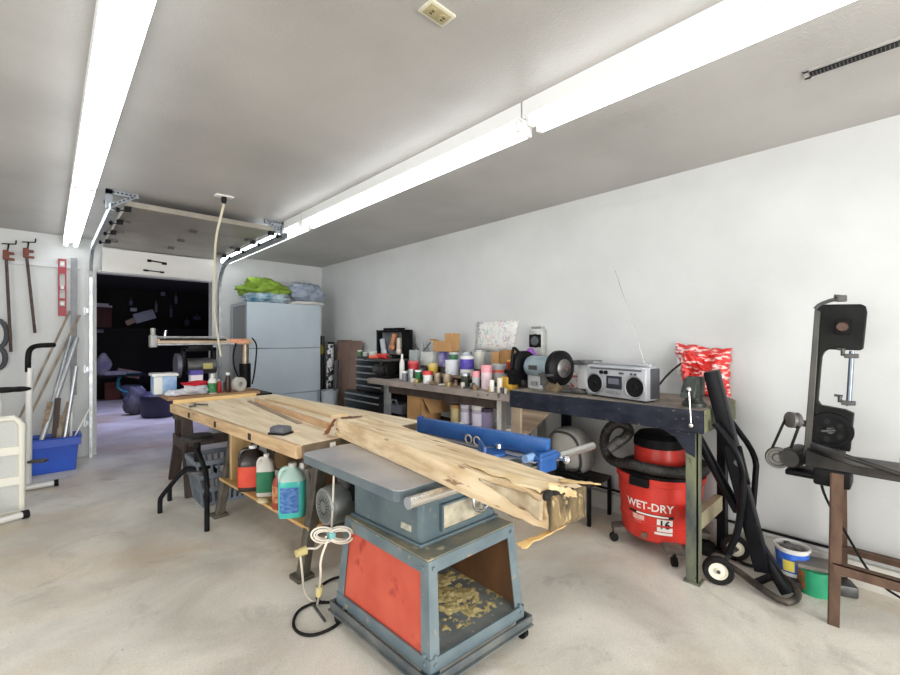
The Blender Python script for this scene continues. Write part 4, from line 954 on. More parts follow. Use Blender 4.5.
tag(build('purple_bottle', MB().lathe([(0, -0.06), (0.04, -0.06), (0.045, -0.02), (0.045, 0.02), (0.02, 0.06), (0, 0.06)], V((WX - 0.09, pj.y, pj.z - 0.01))).cyl((WX - 0.09, pj.y, pj.z - 0.06), (WX - 0.01, pj.y, pj.z - 0.06), 0.01), M('bright purple', (150, 84, 190), rough=0.4), None, loc=(WX - 0.05, pj.y, pj.z)), 'bright purple ornament hanging just below the wall device', 'ornament')
ol = FX(683, 366, WX)
wo = thing('wall_outlet', 'white wall outlet partly behind the red plastic bag', 'outlet', ol)
build('plate', MB().bb(WX - 0.008, WX, ol.y - 0.035, ol.y + 0.035, ol.z - 0.057, ol.z + 0.057, 0.003), white_plastic, wo)
build('socket', MB().bb(WX - 0.011, WX - 0.007, ol.y - 0.017, ol.y + 0.017, ol.z - 0.04, ol.z - 0.008).bb(WX - 0.011, WX - 0.007, ol.y - 0.017, ol.y + 0.017, ol.z + 0.008, ol.z + 0.04), white_plastic, wo)

# ------------------------------------------------------------------ navy shop bench on the right
Z2 = 0.935
B2X, B2Y0, B2Y1 = 2.47, 0.72, 1.99
navy = M('chipped navy paint', (15, 19, 34), (36, 40, 54), spec=0.35, rough=0.45, scale=9, stretch=(1, 1, 2), speck=(120, 112, 100), speck_scale=26, speck_lo=0.66)
greeny = M('worn green steel', (88, 96, 76), (122, 122, 92), rough=0.6, scale=8, speck=(64, 56, 44), speck_scale=22, speck_lo=0.6)
nb = thing('shop_bench', 'heavy navy and green steel bench holding the radio and vise', 'workbench', (2.78, 1.3, 0))
build('benchtop', MB().bb(B2X + 0.01, 3.10, B2Y0 + 0.01, B2Y1, Z2 - 0.035, Z2, 0.004), M('dusty bench surface', (104, 96, 88), (140, 130, 118), rough=0.75, scale=7, speck=(70, 64, 60), speck_scale=20, speck_lo=0.62), nb, smooth=0)
build('front_apron', MB().bb(B2X, B2X + 0.03, B2Y0, B2Y1 - 0.0, Z2 - 0.125, Z2 - 0.004, 0.003), navy, nb, smooth=0)
build('end_apron', MB().bb(B2X + 0.03, 3.10, B2Y0, B2Y0 + 0.03, Z2 - 0.125, Z2 - 0.004, 0.003), greeny, nb, smooth=0)
build('back_apron', MB().bb(3.07, 3.10, B2Y0 + 0.03, B2Y1, Z2 - 0.125, Z2 - 0.036), navy, nb, smooth=0)
def angle_leg(x, y, sx, sy, m, nm='leg', z1=Z2 - 0.06):
    mb = MB().bb(x, x + sx * 0.06, y, y + sy * 0.008, 0.012, z1).bb(x, x + sx * 0.008, y, y + sy * 0.06, 0.012, z1)
    mb.bb(x - 0.01, x + sx * 0.07, y - 0.01, y + sy * 0.07, 0, 0.012)
    return build(nm, mb, m, nb, smooth=0)
angle_leg(B2X + 0.035, 0.752, 1, 1, M('navy to green leg', (54, 60, 66), (112, 116, 90), rough=0.55, scale=5, stretch=(2, 2, 0.8), speck=(64, 52, 40), speck_scale=20, speck_lo=0.62))
angle_leg(3.065, 0.752, -1, 1, black_metal)
angle_leg(3.07, 1.90, -1, -1, navy)
build('leg', MB().bb(B2X + 0.005, B2X + 0.085, 1.90, 1.98, 0, Z2 - 0.125), M('raw wood post', (136, 120, 102), (160, 144, 124), rough=0.8, scale=5), nb, smooth=0)
build('gusset', MB().prism([(B2X + 0.032, 0.765, Z2 - 0.125), (B2X + 0.032, 0.95, Z2 - 0.125), (B2X + 0.032, 0.86, Z2 - 0.17), (B2X + 0.032, 0.81, Z2 - 0.24), (B2X + 0.032, 0.765, Z2 - 0.26)], (0.008, 0, 0)), navy, nb, smooth=0)
build('gusset', MB().prism([(B2X + 0.03, 1.90, Z2 - 0.125), (B2X + 0.03, 1.66, Z2 - 0.125), (B2X + 0.03, 1.90, Z2 - 0.36)], (0.02, 0, 0)), rough_wood, nb, smooth=0)
build('side_stretcher', MB().bb(B2X + 0.10, 3.0, 0.765, 0.81, 0.26, 0.35, 0.003), M('beige stretcher', (150, 140, 112), (172, 162, 134), rough=0.7, scale=6), nb, smooth=0)

# bench grinder
gx = 2.70
gc = FX(541, 371, gx); gz = Z2 + 0.165
gr = thing('bench_grinder', 'pale blue-grey bench grinder with black wheel guards on the navy bench', 'grinder', (gx, gc.y, Z2))
gpaint = M('grinder blue grey', (128, 146, 154), (146, 162, 168), rough=0.35, scale=5)
build('motor', MB().lathe([(0, -0.14), (0.045, -0.14), (0.075, -0.11), (0.082, -0.09), (0.082, 0.09), (0.075, 0.11), (0.045, 0.14), (0, 0.14)], (gx, gc.y, gz), axis=(0, 1, 0)), gpaint, gr)
build('base', MB().prism([(gx - 0.07, gc.y - 0.09, Z2), (gx + 0.09, gc.y - 0.09, Z2), (gx + 0.05, gc.y - 0.05, gz - 0.06), (gx - 0.04, gc.y - 0.05, gz - 0.06)], (0, 0.16, 0)), M('silver base', (176, 178, 178), rough=0.4, metal=0.3), gr, bevel=0.008)
bl = build('switch', MB().bb(gx - 0.078, gx - 0.066, gc.y - 0.03, gc.y + 0.03, Z2 + 0.03, Z2 + 0.06, 0.004), grey_plastic, gr)
build('badge', MB().bb(gx - 0.0855, gx - 0.081, gc.y - 0.045, gc.y + 0.045, gz - 0.02, gz + 0.012), steel_dark, gr, smooth=0)
gN, gF = gc.y - 0.19, gc.y + 0.20
build('wheel_guard', MB().lathe([(0, 0.03), (0.115, 0.03), (0.125, 0.02), (0.125, -0.02), (0.115, -0.028), (0.07, -0.045), (0, -0.045)], (gx, gN, gz), axis=(0, 1, 0), seg=32), black_metal, gr)
build('hub_plate', MB().lathe([(0, -0.056), (0.05, -0.056), (0.066, -0.046), (0.066, -0.04), (0, -0.04)], (gx, gN, gz), axis=(0, 1, 0), seg=24), M('scuffed steel', (120, 118, 116), (60, 60, 62), rough=0.4, metal=0.5, scale=12), gr)
build('axle_nut', MB().cyl((gx, gN - 0.07, gz), (gx, gN - 0.05, gz), 0.016, seg=6), chrome, gr)
build('wheel_guard', MB().lathe([(0, 0.04), (0.1, 0.04), (0.115, 0.028), (0.115, -0.03), (0.1, -0.04), (0, -0.04)], (gx, gF, gz), axis=(0, 1, 0), seg=32), black_metal, gr)
build('eye_shield_arm', MB().tube([(gx - 0.03, gF, gz + 0.09), (gx - 0.09, gF + 0.01, gz + 0.15), (gx - 0.11, gF, gz + 0.10), (gx - 0.12, gF, gz - 0.02)], 0.011, smooth=1), black_metal, gr)
build('tool_rest', MB().bb(gx - 0.16, gx - 0.10, gN - 0.04, gN + 0.05, gz - 0.05, gz - 0.035).bb(gx - 0.14, gx - 0.09, gN + 0.03, gN + 0.05, gz - 0.12, gz - 0.03), steel_dark, gr, smooth=0)
build('tool_rest', MB().bb(gx - 0.16, gx - 0.08, gF - 0.05, gF + 0.04, gz - 0.06, gz - 0.03).bb(gx - 0.13, gx - 0.06, gF - 0.04, gF + 0.04, Z2 + 0.02, gz - 0.05), black_metal, gr, smooth=0)
gr.rotation_euler.z = math.radians(-12)
c = V((2.60, FX(551, 390, 2.60).y, Z2))
tag(build('wood_block', MB().bb(c.x, c.x + 0.09, c.y - 0.05, c.y + 0.05, Z2, Z2 + 0.075, 0.004), M('dirty block', (92, 78, 58), (124, 108, 84), rough=0.8, scale=12), None, loc=c), 'dirty wooden block under the right wheel of the bench grinder', 'block')

# boombox radio
bxx = 2.548
ya, yb2 = 1.437, 1.003
bw_, bh = ya - yb2, 0.198
RBR = math.radians(-12)
def unrot(p):
    p = V(p); c0 = V((bxx + 0.06, (ya + yb2) / 2, 0)); q = p - c0
    return c0 + Matrix.Rotation(-RBR, 3, 'Z') @ q
rb = thing('boombox', 'silver twin-speaker portable cassette radio with raised aerial', 'radio', (bxx + 0.06, (ya + yb2) / 2, Z2))
sil = M('silver radio plastic', (172, 174, 180), (188, 190, 194), rough=0.35, metal=0.35, scale=6)
zb0 = Z2 + 0.008
build('case', MB().bb(bxx, bxx + 0.115, yb2, ya, zb0, zb0 + bh, 0.012), sil, rb)
build('back_shell', MB().bb(bxx + 0.035, bxx + 0.13, yb2 - 0.004, ya + 0.004, zb0 + 0.01, zb0 + bh - 0.006, 0.01), M('charcoal back', (60, 62, 68), rough=0.45), rb)
ym = (ya + yb2) / 2
spk = M('speaker cloth', (10, 10, 11), (22, 22, 24), rough=0.7, scale=150, spec=0.2)
for sg in (-1, 1):
    yy = ym + sg * bw_ * 0.335
    build('speaker_ring', MB().lathe([(0.058, 0.0), (0.066, 0.0), (0.068, 0.006), (0.064, 0.010), (0.058, 0.006)], (bxx - 0.002, yy, zb0 + 0.078), axis=(-1, 0, 0), seg=32), M('dull ring', (150, 152, 156), rough=0.4, metal=0.6), rb)
    sp_ = build('speaker', MB().lathe([(0, 0.004), (0.02, 0.005), (0.045, 0.002), (0.06, 0.006), (0.06, 0.0)], (bxx - 0.002, yy, zb0 + 0.078), axis=(-1, 0, 0), seg=32), spk, rb)
    build('cone', MB().lathe([(0, 0.010), (0.012, 0.009), (0.018, 0.004)], (bxx - 0.002, yy, zb0 + 0.078), axis=(-1, 0, 0), seg=20), black_plastic, sp_)
build('cassette_door', MB().bb(bxx - 0.008, bxx + 0.002, ym - 0.055, ym + 0.055, zb0 + 0.055, zb0 + 0.135, 0.003), M('smoked door', (44, 46, 56), rough=0.15), rb)
build('cassette_window', MB().bb(bxx - 0.0095, bxx - 0.007, ym - 0.038, ym + 0.038, zb0 + 0.085, zb0 + 0.12), M('window grey', (96, 98, 112), rough=0.15), rb, smooth=0)
for k in range(6):
    y = ym - 0.046 + k * 0.0185
    build('key', MB().bb(bxx - 0.012, bxx + 0.0, y - 0.008, y + 0.008, zb0 + 0.024, zb0 + 0.046, 0.002), grey_plastic, rb)
build('dial_strip', MB().bb(bxx - 0.002, bxx + 0.001, yb2 + 0.03, ya - 0.03, zb0 + bh - 0.027, zb0 + bh - 0.016), M('dial dark', (88, 90, 96), rough=0.3), rb, smooth=0)
for f in (0.72, 0.64):
    build('knob', MB().lathe([(0, 0.012), (0.011, 0.012), (0.013, 0)], (bxx, yb2 + bw_ * f, zb0 + bh - 0.045), axis=(-1, 0, 0)), black_plastic, rb)
for f in (0.16, 0.22, 0.36, 0.40):
    build('switch', MB().bb(bxx - 0.008, bxx, yb2 + bw_ * f - 0.006, yb2 + bw_ * f + 0.006, zb0 + bh - 0.05, zb0 + bh - 0.038), steel_dark, rb, smooth=0)
build('handle', MB().bb(bxx + 0.045, bxx + 0.075, yb2 + 0.012, ya - 0.012, zb0 + bh + 0.003, zb0 + bh + 0.017, 0.005).bb(bxx + 0.05, bxx + 0.07, yb2 + 0.01, yb2 + 0.03, zb0 + bh - 0.01, zb0 + bh + 0.01).bb(bxx + 0.05, bxx + 0.07, ya - 0.03, ya - 0.01, zb0 + bh - 0.01, zb0 + bh + 0.01), sil, rb)
at0 = unrot(FX(647, 367, bxx + 0.075)); at1 = unrot(FX(615, 270, bxx + 0.13))
rb.rotation_euler.z = RBR
build('antenna', MB().cyl(at0 - V((0, 0, 0.02)), at0.lerp(at1, 0.5), 0.0030, 0.0024, seg=8).cyl(at0.lerp(at1, 0.5), at1, 0.0022, 0.0018, seg=8), chrome, rb)
for yk in (yb2 + 0.04, ya - 0.04):
    build('foot', MB().bb(bxx + 0.02, bxx + 0.11, yk - 0.015, yk + 0.015, Z2, zb0 + 0.004), black_rubber, rb, smooth=0)
rc0 = V((bxx + 0.10, yb2 + 0.0, Z2 + 0.10))
tag(build('radio_cord', MB().tube([rc0, FX(668, 374, 2.85), FX(680, 364, 3.05), V((WX - 0.012, ol.y, ol.z + 0.02))], 0.006, smooth=2), black_rubber, None, loc=rc0), 'black cord from the radio up to the wall outlet', 'cord')
# small things between grinder and radio
c = V((2.92, FX(576, 380, 2.92).y, Z2))
tag(build('red_white_carton', MB().bb(2.92, 3.0, c.y - 0.06, c.y + 0.05, Z2, Z2 + 0.115), M('red white print', (222, 216, 212), (206, 96, 96), rough=0.6, scale=40, lo=0.52, hi=0.56), None, loc=c, smooth=0), 'red and white carton behind the bench grinder', 'carton')
c = V((2.90, FX(583, 380, 2.90).y, Z2))
tag(build('white_box', MB().bb(2.90, 2.98, c.y - 0.05, c.y + 0.04, Z2, Z2 + 0.18), M('white box', (214, 214, 214), rough=0.6), None, loc=c, smooth=0), 'white box behind the left end of the radio', 'box')
tag(build('black_bar', MB().bb(2.86, 3.0, c.y - 0.10, c.y + 0.06, Z2 + 0.181, Z2 + 0.215, 0.004), M('grey black tool', (70, 70, 72), (120, 120, 120), rough=0.5, scale=30), None, loc=c + V((0, 0, 0.181))), 'dark bar tool lying on the white box left of the radio', 'tool')
c = V((2.60, FX(573, 392, 2.60).y, Z2))
tag(build('pliers', MB().tube([c + V((0, -0.09, 0.012)), c + V((0.02, 0, 0.012)), c + V((0.0, 0.09, 0.012))], 0.010, smooth=1).tube([c + V((0.05, -0.09, 0.012)), c + V((0.02, 0, 0.014)), c + V((0.04, 0.08, 0.012))], 0.010, smooth=1).box(c + V((0.03, -0.02, 0.02)), (0.06, 0.09, 0.03), None, 0.006), steel_dark, None, loc=c), 'dark pliers and tool lying between grinder and radio', 'tool')

# vise
vx_, vy = 2.60, FX(694, 395, 2.60).y
vs = thing('bench_vise', 'dark iron bench vise on the right corner of the navy bench', 'vise', (vx_, vy, Z2))
vm = M('vise iron', (40, 46, 43), (68, 73, 68), rough=0.5, metal=0.4, scale=14)
build('base', MB().lathe([(0, 0), (0.06, 0), (0.06, 0.02), (0.045, 0.035), (0.04, 0.06), (0, 0.06)], (vx_, vy, Z2), seg=24), vm, vs)
build('body', MB().bb(vx_ - 0.05, vx_ + 0.08, vy - 0.035, vy + 0.035, Z2 + 0.05, Z2 + 0.12, 0.012), vm, vs)
build('fixed_jaw', MB().prism([(vx_ + 0.0, vy - 0.036, Z2 + 0.10), (vx_ + 0.06, vy - 0.036, Z2 + 0.10), (vx_ + 0.07, vy - 0.036, Z2 + 0.16), (vx_ + 0.0, vy - 0.036, Z2 + 0.165)], (0, 0.072, 0)), vm, vs, bevel=0.005)
build('moving_jaw', MB().prism([(vx_ - 0.01, vy - 0.036, Z2 + 0.165), (vx_ - 0.05, vy - 0.036, Z2 + 0.155), (vx_ - 0.10, vy - 0.036, Z2 + 0.09), (vx_ - 0.10, vy - 0.036, Z2 + 0.05), (vx_ - 0.01, vy - 0.036, Z2 + 0.06)], (0, 0.072, 0)), vm, vs, bevel=0.008)
build('screw', MB().cyl((vx_ - 0.16, vy, Z2 + 0.075), (vx_ - 0.05, vy, Z2 + 0.075), 0.018, seg=16), vm, vs)
build('handle', MB().cyl((vx_ - 0.145, vy - 0.02, Z2 + 0.10), (vx_ - 0.145, vy - 0.03, Z2 - 0.075), 0.0045, seg=10).sphere((vx_ - 0.145, vy - 0.03, Z2 - 0.082), 0.014).sphere((vx_ - 0.145, vy - 0.02, Z2 + 0.105), 0.014), chrome, vs)

# red and white plastic bag against the wall
bgc = FX(700, 372, 2.98)
def bag_fn(u, v):
    ang = 0
    p = FX(674 + 56 * u - 6 * v * (1 - u), 345 + 55 * v, 2.98)
    return p
yL, yR = FX(675, 360, 2.98).y, FX(729, 360, 2.98).y
c00, c10, c01, c11 = FX(683, 398, 3.04), FX(726, 400, 3.04), FX(672, 343, 3.06), FX(728, 350, 3.06)
mb = MB()
def bag_pt(u, v, back):
    p = (c00.lerp(c10, u)).lerp(c01.lerp(c11, u), v)
    pin = min(1, 6 * min(u, 1 - u)) * min(1, 6 * min(v, 1 - v))
    k = V((u * 3.2, v * 3.2, 0))
    fold = (0.5 - abs(mnoise.noise(k + V((2, 7, 1))))) + 0.7 * (0.5 - abs(mnoise.noise(V((u * 9 + v * 5, v * 6 - u * 2, 3))))) + 0.4 * (0.5 - abs(mnoise.noise(V((u * 16 - v * 7, v * 15, 9)))))
    if back: return V((3.118, p.y, max(p.z, Z2 + 0.004)))
    wob = mnoise.noise_vector(V((u * 5, v * 5, 4))) * 0.022
    x = 3.112 - pin * (0.035 + 0.075 * max(0, fold)) - 0.002
    return V((x, p.y + wob.y, max(p.z + wob.z, Z2 + 0.004)))
nB = 44
fr_ = [[mb.bm.verts.new(bag_pt(i / nB, j / nB, False)) for j in range(nB + 1)] for i in range(nB + 1)]
bk_ = [[mb.bm.verts.new(V((3.125, fr_[i][j].co.y, fr_[i][j].co.z))) for j in range(nB + 1)] for i in range(nB + 1)]
for i in range(nB):
    for j in range(nB):
        mb.bm.faces.new((fr_[i][j], fr_[i + 1][j], fr_[i + 1][j + 1], fr_[i][j + 1]))
        mb.bm.faces.new((bk_[i][j], bk_[i][j + 1], bk_[i + 1][j + 1], bk_[i + 1][j]))
for i in range(nB):
    for (a, b) in (((i, 0), (i + 1, 0)), ((i, nB), (i + 1, nB)), ((0, i), (0, i + 1)), ((nB, i), (nB, i + 1))):
        mb.bm.faces.new((fr_[a[0]][a[1]], fr_[b[0]][b[1]], bk_[b[0]][b[1]], bk_[a[0]][a[1]]))
bag_m = M('red white plastic film', (212, 48, 44), (236, 206, 202), rough=0.28, scale=15, stretch=(1, 1.2, 3.4), lo=0.52, hi=0.60, bump=0.3, bscale=22)
tag(build('plastic_bag', mb, bag_m, None, loc=(3.04, (yL + yR) / 2, Z2), smooth=50), 'crumpled red and white plastic bag at the wall behind the vise', 'bag')

# low black stand with grey hood under the navy bench
st = thing('low_stand', 'low black metal stand on the floor left of the red vacuum', 'stand', (2.9, 1.75, 0))
sx0, sx1, sy0, sy1, sz = 2.74, 3.06, 1.50, 2.02, 0.29
build('top', MB().bb(sx0, sx1, sy0, sy1, sz - 0.02, sz), M('stand top', (52, 46, 46), (72, 64, 62), rough=0.6, scale=9), st, smooth=0)
for x in (sx0 + 0.012, sx1 - 0.012):
    for y in (sy0 + 0.012, sy1 - 0.012):
        build('leg', MB().bb(x - 0.011, x + 0.011, y - 0.011, y + 0.011, 0, sz - 0.02), black_metal, st, smooth=0)
hc = FX(569, 450, 2.86)
hd = thing('plastic_hood', 'upright rounded grey plastic hood with dark rim under the navy bench', 'hood', (2.86, hc.y, sz))
hw = wpx(19, 569, 2.86); zt_, zb_ = hz(427, 569, 2.86), sz
def hood_ring(f, x):
    out = []
    for k in range(28):
        a = 2 * PI * k / 28
        ca_, sa_ = math.cos(a), math.sin(a)
        yy = math.copysign(abs(ca_) ** 0.7, ca_) * hw * f; z_ = math.copysign(abs(sa_) ** 0.7, sa_) * (zt_ - zb_) / 2 * f
        out.append((x - 0.10 * (z_ / (zt_ - zb_)) , hc.y + yy, (zt_ + zb_) / 2 + z_ ))
    return out
mb = MB(); prev = None
for f, x in ((1.0, 2.95), (1.0, 2.86), (0.95, 2.83), (0.7, 2.80), (0.4, 2.785)):
    rg = [mb.bm.verts.new(p) for p in hood_ring(f, x)]
    if prev:
        for k in range(28): mb.bm.faces.new((prev[k], prev[(k + 1) % 28], rg[(k + 1) % 28], rg[k]))
    else: mb.bm.faces.new(rg)
    prev = rg
mb.bm.faces.new(prev)
build('shell', mb, M('hood grey', (166, 164, 160), (184, 182, 176), rough=0.5, scale=5), hd)
build('rim', MB().tube(hood_ring(0.86, 2.806), 0.009, closed=True), M('dark rim', (70, 68, 66), rough=0.6), hd)
c = V((2.80, 1.68, sz))
tag(build('hand_plane', MB().bb(2.77, 2.84, 1.56, 1.80, sz, sz + 0.03, 0.005).box((2.80, 1.76, sz + 0.07), (0.03, 0.05, 0.09), None, 0.012).sphere((2.80, 1.62, sz + 0.05), 0.022), black_metal, None, loc=c), 'black hand plane lying on the low stand', 'plane')
# conduit on the wall base
pc = MB().cyl((WX - 0.04, 0.2, 0.17), (WX - 0.04, 3.2, 0.17), 0.008)
tag(build('wall_conduit', pc, black_rubber, None, loc=(WX - 0.04, 0.2, 0.17)), 'thin black cable running low along the right wall behind the vacuum', 'cable')

# ------------------------------------------------------------------ red wet-dry vacuum
VC = V((2.84, 1.075, 0)); VR = 0.245
vc = thing('wet_dry_vacuum', 'red wet-dry shop vacuum with black hose under the navy bench', 'vacuum', VC)
z0, z1 = 0.085, 0.475
def vr(z): return VR * (0.90 + 0.10 * (z - z0) / (z1 - z0))
vred = M('vacuum red', (196, 44, 34), (206, 54, 42), rough=0.38, scale=3)
build('drum', MB().lathe([(0, z0), (vr(z0) - 0.02, z0), (vr(z0), z0 + 0.02), (vr(0.33), 0.33), (vr(0.335) + 0.004, 0.335), (vr(0.345) + 0.004, 0.345), (vr(0.40), 0.352), (vr(0.43), 0.43), (vr(0.44) + 0.012, 0.435), (vr(z1) + 0.014, z1), (0, z1)], VC, seg=48), vred, vc)
build('drum_ring', MB().lathe([(vr(0.2), 0.195), (vr(0.2) + 0.004, 0.198), (vr(0.2) + 0.004, 0.206), (vr(0.2), 0.21)], VC, seg=48), vred, vc)
build('lid', MB().lathe([(0, 0.535), (0.17, 0.535), (0.225, 0.51), (0.25, 0.49), (0.25, z1), (0, z1)], VC, seg=48), black_plastic, vc)
build('motor_cover', MB().lathe([(0.15, 0.535), (0.148, 0.62), (0.14, 0.645), (0, 0.65)], VC, seg=40), vred, vc)
build('top_cap', MB().lathe([(0.146, 0.63), (0.152, 0.635), (0.15, 0.685), (0.12, 0.715), (0, 0.72)], VC, seg=40), black_plastic, vc)
def on_drum(px, z, rr):
    d = _ray(px, 340); dx, dy = d[0], d[1]; L = math.hypot(dx, dy); dx /= L; dy /= L
    t = VC.x * dx + VC.y * dy; p2 = VC.x ** 2 + VC.y ** 2 - t * t
    t -= math.sqrt(max(1e-9, rr * rr - p2)); return math.atan2(t * dy - VC.y, t * dx - VC.x)
def drum_pt(a, z, off=0.0):
    r = vr(z) + off; return V((VC.x + r * math.cos(a), VC.y + r * math.sin(a), z))
A0 = on_drum(649, 0.3, VR * 0.95)
wht = M('white lettering', (232, 226, 220), rough=0.5); blk = M('black lettering', (18, 18, 20), rough=0.5)
def letters(txt, size, m, ax, zc, off=0.0016, bold=0.0, sx=1.0):
    text_mesh(txt, size, m, 'lettering', vc, lambda x, y: drum_pt(A0 + (ax + x * sx) / VR, zc + y, off), bold=bold)
def patch(name, xa, xb, za, zb2, m, off):
    build(name, MB().grid(lambda u, v: drum_pt(A0 + (xa + (xb - xa) * u) / VR, za + (zb2 - za) * v, off), 12, 2), m, vc, smooth=60)
zt2 = 0.305
letters('WET-DRY', 0.066, wht, -0.005, zt2, bold=0.0012, sx=0.98)
patch('label_stripe', -0.14, 0.14, zt2 - 0.056, zt2 - 0.040, blk, 0.0010)
patch('label_stripe', -0.08, 0.11, zt2 - 0.053, zt2 - 0.043, wht, 0.0018)
patch('label_panel', 0.045, 0.135, zt2 - 0.135, zt2 - 0.062, wht, 0.0010)
letters('16', 0.066, blk, 0.088, zt2 - 0.094, 0.0020, bold=0.002)
patch('label_panel', 0.03, 0.135, zt2 - 0.155, zt2 - 0.140, wht, 0.0010)
patch('label_panel', -0.115, -0.065, zt2 + 0.042, zt2 + 0.062, wht, 0.0010)
patch('label_panel', -0.11, -0.03, zt2 - 0.090, zt2 - 0.062, M('pale label print', (226, 200, 192), (206, 120, 108), rough=0.5, scale=60), 0.0010)
patch('label_panel', -0.10, -0.05, zt2 - 0.110, zt2 - 0.095, wht, 0.0010)
al = on_drum(641, 0.45, VR)
build('latch', MB().box(V((VC.x + math.cos(al) * 0.27, VC.y + math.sin(al) * 0.27, 0.455)), (0.03, 0.115, 0.055), Matrix.Rotation(al, 3, 'Z'), 0.008), black_plastic, vc)
ad = on_drum(645, 0.12, VR * 0.92)
build('drain_plug', MB().cyl(drum_pt(ad, 0.13, -0.005), drum_pt(ad, 0.13, 0.02), 0.018, seg=12), M('grey brown plug', (110, 84, 70), rough=0.6), vc)
for k in range(4):
    a = math.radians(218 + 90 * k - 1)
    d = V((math.cos(a), math.sin(a), 0)); sgn = V((-d.y, d.x, 0))
    fo = build('caster_arm', MB().beam(VC + d * 0.16 + V((0, 0, 0.10)), VC + d * 0.285 + V((0, 0, 0.085)), 0.10, 0.04, bevel=0.008), M('grey brown plastic', (86, 78, 72), (104, 96, 88), rough=0.55, scale=9), vc)
    w = VC + d * 0.275
    build('caster', MB().cyl(w + V((0, 0, 0.027)) - sgn * 0.014, w + V((0, 0, 0.027)) + sgn * 0.014, 0.027, seg=16).cyl(w + V((0, 0, 0.04)), w + V((0, 0, 0.08)), 0.010), black_rubber, fo)
hose_m = M('black hose', (30, 28, 27), (50, 46, 43), rough=0.5, scale=9)
hp_ = []
for k in range(0, 15):
    a = math.radians(318 - k * 11); hp_.append(V((VC.x + 0.25 * math.cos(a), VC.y + 0.25 * math.sin(a), 0.515 + 0.002 * k)))
lp = VC + V((-0.0, 0, 0))
X_ = 2.76
for px, py in ((611, 462), (603.5, 447), (605, 433), (613, 423.5), (624, 423), (630, 431)):
    hp_.append(FX(px, py, X_))
hp_.append(FX(626, 437, 2.70)); hp_.append(FX(615, 445, 2.66))
mb = MB().tube(hp_, 0.031, seg=14, smooth=3, ribs=0.07)
hs = build('hose', mb, hose_m, vc, smooth=0)
e0, e1 = FX(621, 440, 2.685), FX(608.5, 449.5, 2.635)
build('nozzle', MB().cyl(e0, e1, 0.036, 0.029, seg=18, cap=False).cyl(e0.lerp(e1, 0.3), e0.lerp(e1, 0.9), 0.028, seg=16), M('nozzle grey', (70, 68, 66), rough=0.45), hs)
# extension cord box
c = V((2.93, 0.83, 0))
tag(build('power_brick', MB().bb(2.88, 2.98, 0.80, 0.90, 0.0, 0.06, 0.008).tube([(2.93, 0.8, 0.03), (2.96, 0.7, 0.02), (2.9, 0.62, 0.012), (3.0, 0.5, 0.012)], 0.009, smooth=2), black_rubber, None, loc=c), 'black cord block on the floor behind the near bench leg', 'cord')

# ------------------------------------------------------------------ folded engine hoist
eh = thing('engine_hoist', 'folded black engine hoist with white-hubbed wheels leaning at the right end of the navy bench', 'hoist', (2.7, 0.5, 0))
gloss_b = M('hoist black', (7, 8, 11), (17, 19, 25), rough=0.36, scale=6, spec=0.16)
m0 = FZ(787, 592, 0.05); m1 = FX(711.5, 371, 2.60)
dirn = (m1 - m0)
build('mast', MB().beam(FX(763, 570, 2.72), m1, 0.068, 0.068, up=(1, 0, 0), bevel=0.005), gloss_b, eh)
build('mast_foot', MB().beam(FX(788, 594, 2.70), FX(759, 545, 2.76), 0.05, 0.05, up=(1, 0, 0), bevel=0.005), gloss_b, eh)
build('ram', MB().cyl(FX(696, 434, 2.66), FX(738, 511, 2.72), 0.026, seg=18).cyl(FX(738, 511, 2.72), FX(749, 533, 2.725), 0.014, seg=12), gloss_b, eh)
build('pivot_bolt', MB().cyl(FX(737.5, 463, 2.575), FX(737.5, 463, 2.70), 0.018, seg=6), steel_dark, eh)
build('pivot_plate', MB().beam(FX(742, 484, 2.60), FX(733, 446, 2.59), 0.075, 0.012, up=(1, 0, 0)), gloss_b, eh, smooth=0)
build('push_handle', MB().tube([FX(715, 423, 2.56), FX(744.5, 461, 2.56), FX(742, 500, 2.58), FX(738, 533, 2.62), FX(728, 553, 2.62)], 0.017, seg=12, smooth=2), gloss_b, eh)
build('push_handle', MB().tube([FX(731, 421, 2.84), FX(757, 456, 2.84), FX(755, 482, 2.84), FX(752, 520, 2.84)], 0.015, seg=12, smooth=2), gloss_b, eh)
wr = 0.073
wA, wB = FZ(718, 584, 0), FZ(735, 560, 0)
g0 = FZ(724, 560, 0.06); g1 = FZ(780, 603, 0.03); g2 = FZ(796, 601, 0.03); g3 = FZ(799, 590, 0.03); g4 = FZ(773, 568, 0.03); g5 = FZ(743, 545, 0.06)
build('base_frame', MB().tube([wA + V((0.03, 0.0, wr)), g0, g1, g2, g3, g4, g5, wB + V((-0.03, 0, wr))], 0.017, seg=12, smooth=2), M('scuffed black tube', (32, 30, 28), (78, 68, 58), rough=0.5, scale=14), eh)
build('axle', MB().cyl(wA + V((0.0, 0, wr)), wB + V((0.0, 0, wr)), 0.012), steel_dark, eh)
build('cross_brace', MB().beam(FZ(755, 583, 0.03), FZ(779, 573, 0.03), 0.03, 0.02), black_metal, eh, smooth=0)
